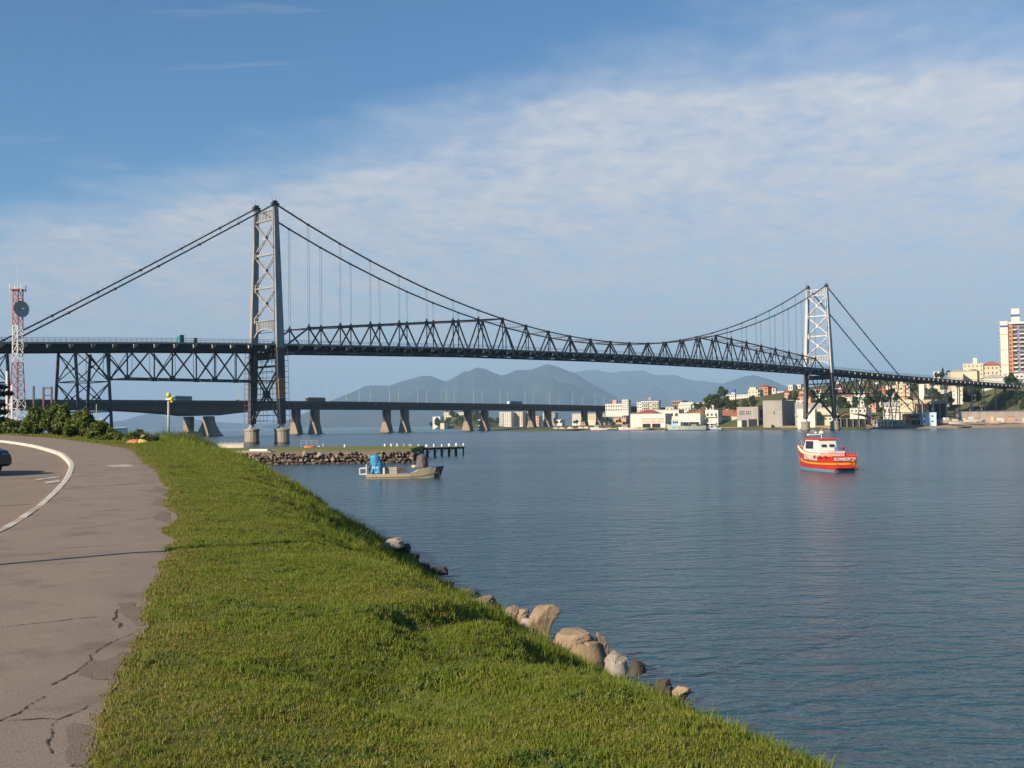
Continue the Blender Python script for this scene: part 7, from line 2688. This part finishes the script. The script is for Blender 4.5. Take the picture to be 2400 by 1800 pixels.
pts, idx, scl, rot = [], [], [], []
q = random.Random(77)
for (ya, yb, dens, sc_) in ((3.0, 9.0, 900, 1.0), (9.0, 15.0, 620, 1.08), (15.0, 24.0, 330, 1.25), (24.0, 40.0, 130, 1.6), (40.0, 70.0, 45, 2.3), (70.0, 152.0, 12, 3.6)):
    ylist = []
    area = 0.0
    for y in np.linspace(ya, yb, 30):
        area += (float(at_line(SHORE, y)) - float(at_line(PATHR, y)) + 0.5) * (yb - ya) / 30
    for _ in range(int(area * dens)):
        y = q.uniform(ya, yb)
        pe_ = path_edge(y)
        x0, x1 = pe_ - 0.12, float(at_line(SHORE, y)) + 0.12
        x = q.uniform(x0, x1)
        if abs(x) / max(y, 0.1) > 0.62 and y > 6:
            continue
        edge_ = (x - x0)
        dry = 0.5 + 0.5 * nz(x, y, 0.55, 20) + 0.35 * nz(x, y, 2.2, 30)
        low = (x - x0) / (x1 - x0)
        if edge_ < 0.10 and q.random() < 0.5:
            continue
        if edge_ < 0.55 * q.random() + 0.12 and q.random() < 0.7:
            k = 4 if q.random() < 0.6 else 3
        elif q.random() < 0.05 + 0.50 * max(0, dry - 0.5) * (1 - 0.7 * low) + 0.30 * math.exp(-edge_ / 0.8):
            k = 4
        elif nz(x, y, 1.3, 60) > 0.33 and q.random() < 0.4:
            k = 7
        elif low > 0.42 and q.random() < 0.10 + 0.42 * low:
            k = 5 if q.random() < 0.55 else 6
        else:
            k = q.choice((0, 1, 1, 3)) if dry > 0.52 else q.choice((0, 0, 2, 1, 3))
        tuft = 0.72 + 0.5 * max(0.0, nz(x, y, 1.9, 40)) + 0.35 * nz(x, y, 6.0, 44)
        s_ = sc_ * q.uniform(0.75, 1.25) * tuft * (0.7 + 0.55 * low) * (1.25 if edge_ < 0.5 else 1)
        pts.append((x, y, ground_z(x, y) + turf_rise(x - pe_) - 0.004))
        idx.append(k)
        scl.append(max(0.3, s_))
        rot.append((q.uniform(-.2, .2), q.uniform(-.1, .3), q.uniform(0, 6.283)))
print('tufts', len(pts))
scatter('grass', 'short green grass with dry tips over the bank', pts, rot, scl, idx, gcol)

# ---- tall reeds at the bank end
reedm = mat('reed leaf', (0.135, 0.165, 0.045), 0.6, (0.085, 0.125, 0.030), 0.8, 0.6, spec=0.25, transl=(0.14, 0.18, 0.03))
rcol = bpy.data.collections.new('reed_clumps')
for i in range(3):
    rcol.objects.link(bpy.data.objects.new('reed_clump', blade_mesh('reed_clump', 22, 1.25, 0.35, 0.035, reedm, 300 + i, 0.55)))
pts, idx, scl, rot = [], [], [], []
for i in range(900):
    U = q.triangular(350, 590, 470)
    Y = q.uniform(88, 128)
    p = W(U, 1040, Y)
    if p.x > float(at_line(SHORE, Y)) - 0.8:
        continue
    hk = interp(U, [350, 390, 430, 500, 560, 590], [0.35, 0.75, 0.95, 0.95, 0.65, 0.25])
    pts.append((p.x, Y, ground_z(p.x, Y) - 0.03))
    idx.append(q.randrange(3))
    scl.append(hk * q.uniform(0.6, 1.25))
    rot.append((q.uniform(-.2, .2), q.uniform(-.2, .2), q.uniform(0, 6.283)))
print('reeds', len(pts))
ro = scatter('reeds', 'tall green reeds at the end of the grassy bank', pts, rot, scl, idx, rcol)
# a few seed stalks standing above the turf by the water
for i, (U, V, h) in enumerate(((1716, 1690, 0.62), (1500, 1585, 0.25), (1880, 1770, 0.4), (1815, 1740, 0.3))):
    p = G(U, V, 0.6)
    p.z = ground_z(p.x, p.y)
    o = thing('seed_stalk', p, ('tallest' if i == 0 else order[i]) + ' thin seed stalk standing above the bank grass by the water', 'stalk', 'seed stalks on the bank')
    top = p + Vector((0.06 + 0.02 * i, 0.02, h))
    MB().tube(p, top, 0.003, 0.0015, 5).build('stem', gr[2], o)
    MB().ball(top, 0.008, (1, 1, 2.5), 6, 4).build('seed_head', gr[2], o)

# ================================================================== HAZE
hz_ = MB().box((-13600, -400, -41.0), (13600, 29600, 1120))
hm_ = bpy.data.materials.new('haze')
hm_.use_nodes = True
t = hm_.node_tree
t.nodes.remove(t.nodes['Principled BSDF'])
pv = t.nodes.new('ShaderNodeVolumePrincipled')
pv.inputs['Color'].default_value = (0.46, 0.70, 1.0, 1)
pv.inputs['Density'].default_value = 0.000064
pv.inputs['Anisotropy'].default_value = 0.0
t.links.new(pv.outputs[0], t.nodes['Material Output'].inputs['Volume'])
ho = hz_.build('haze', hm_)
tag(ho, 'thin blue sea haze over the strait', kind='stuff')
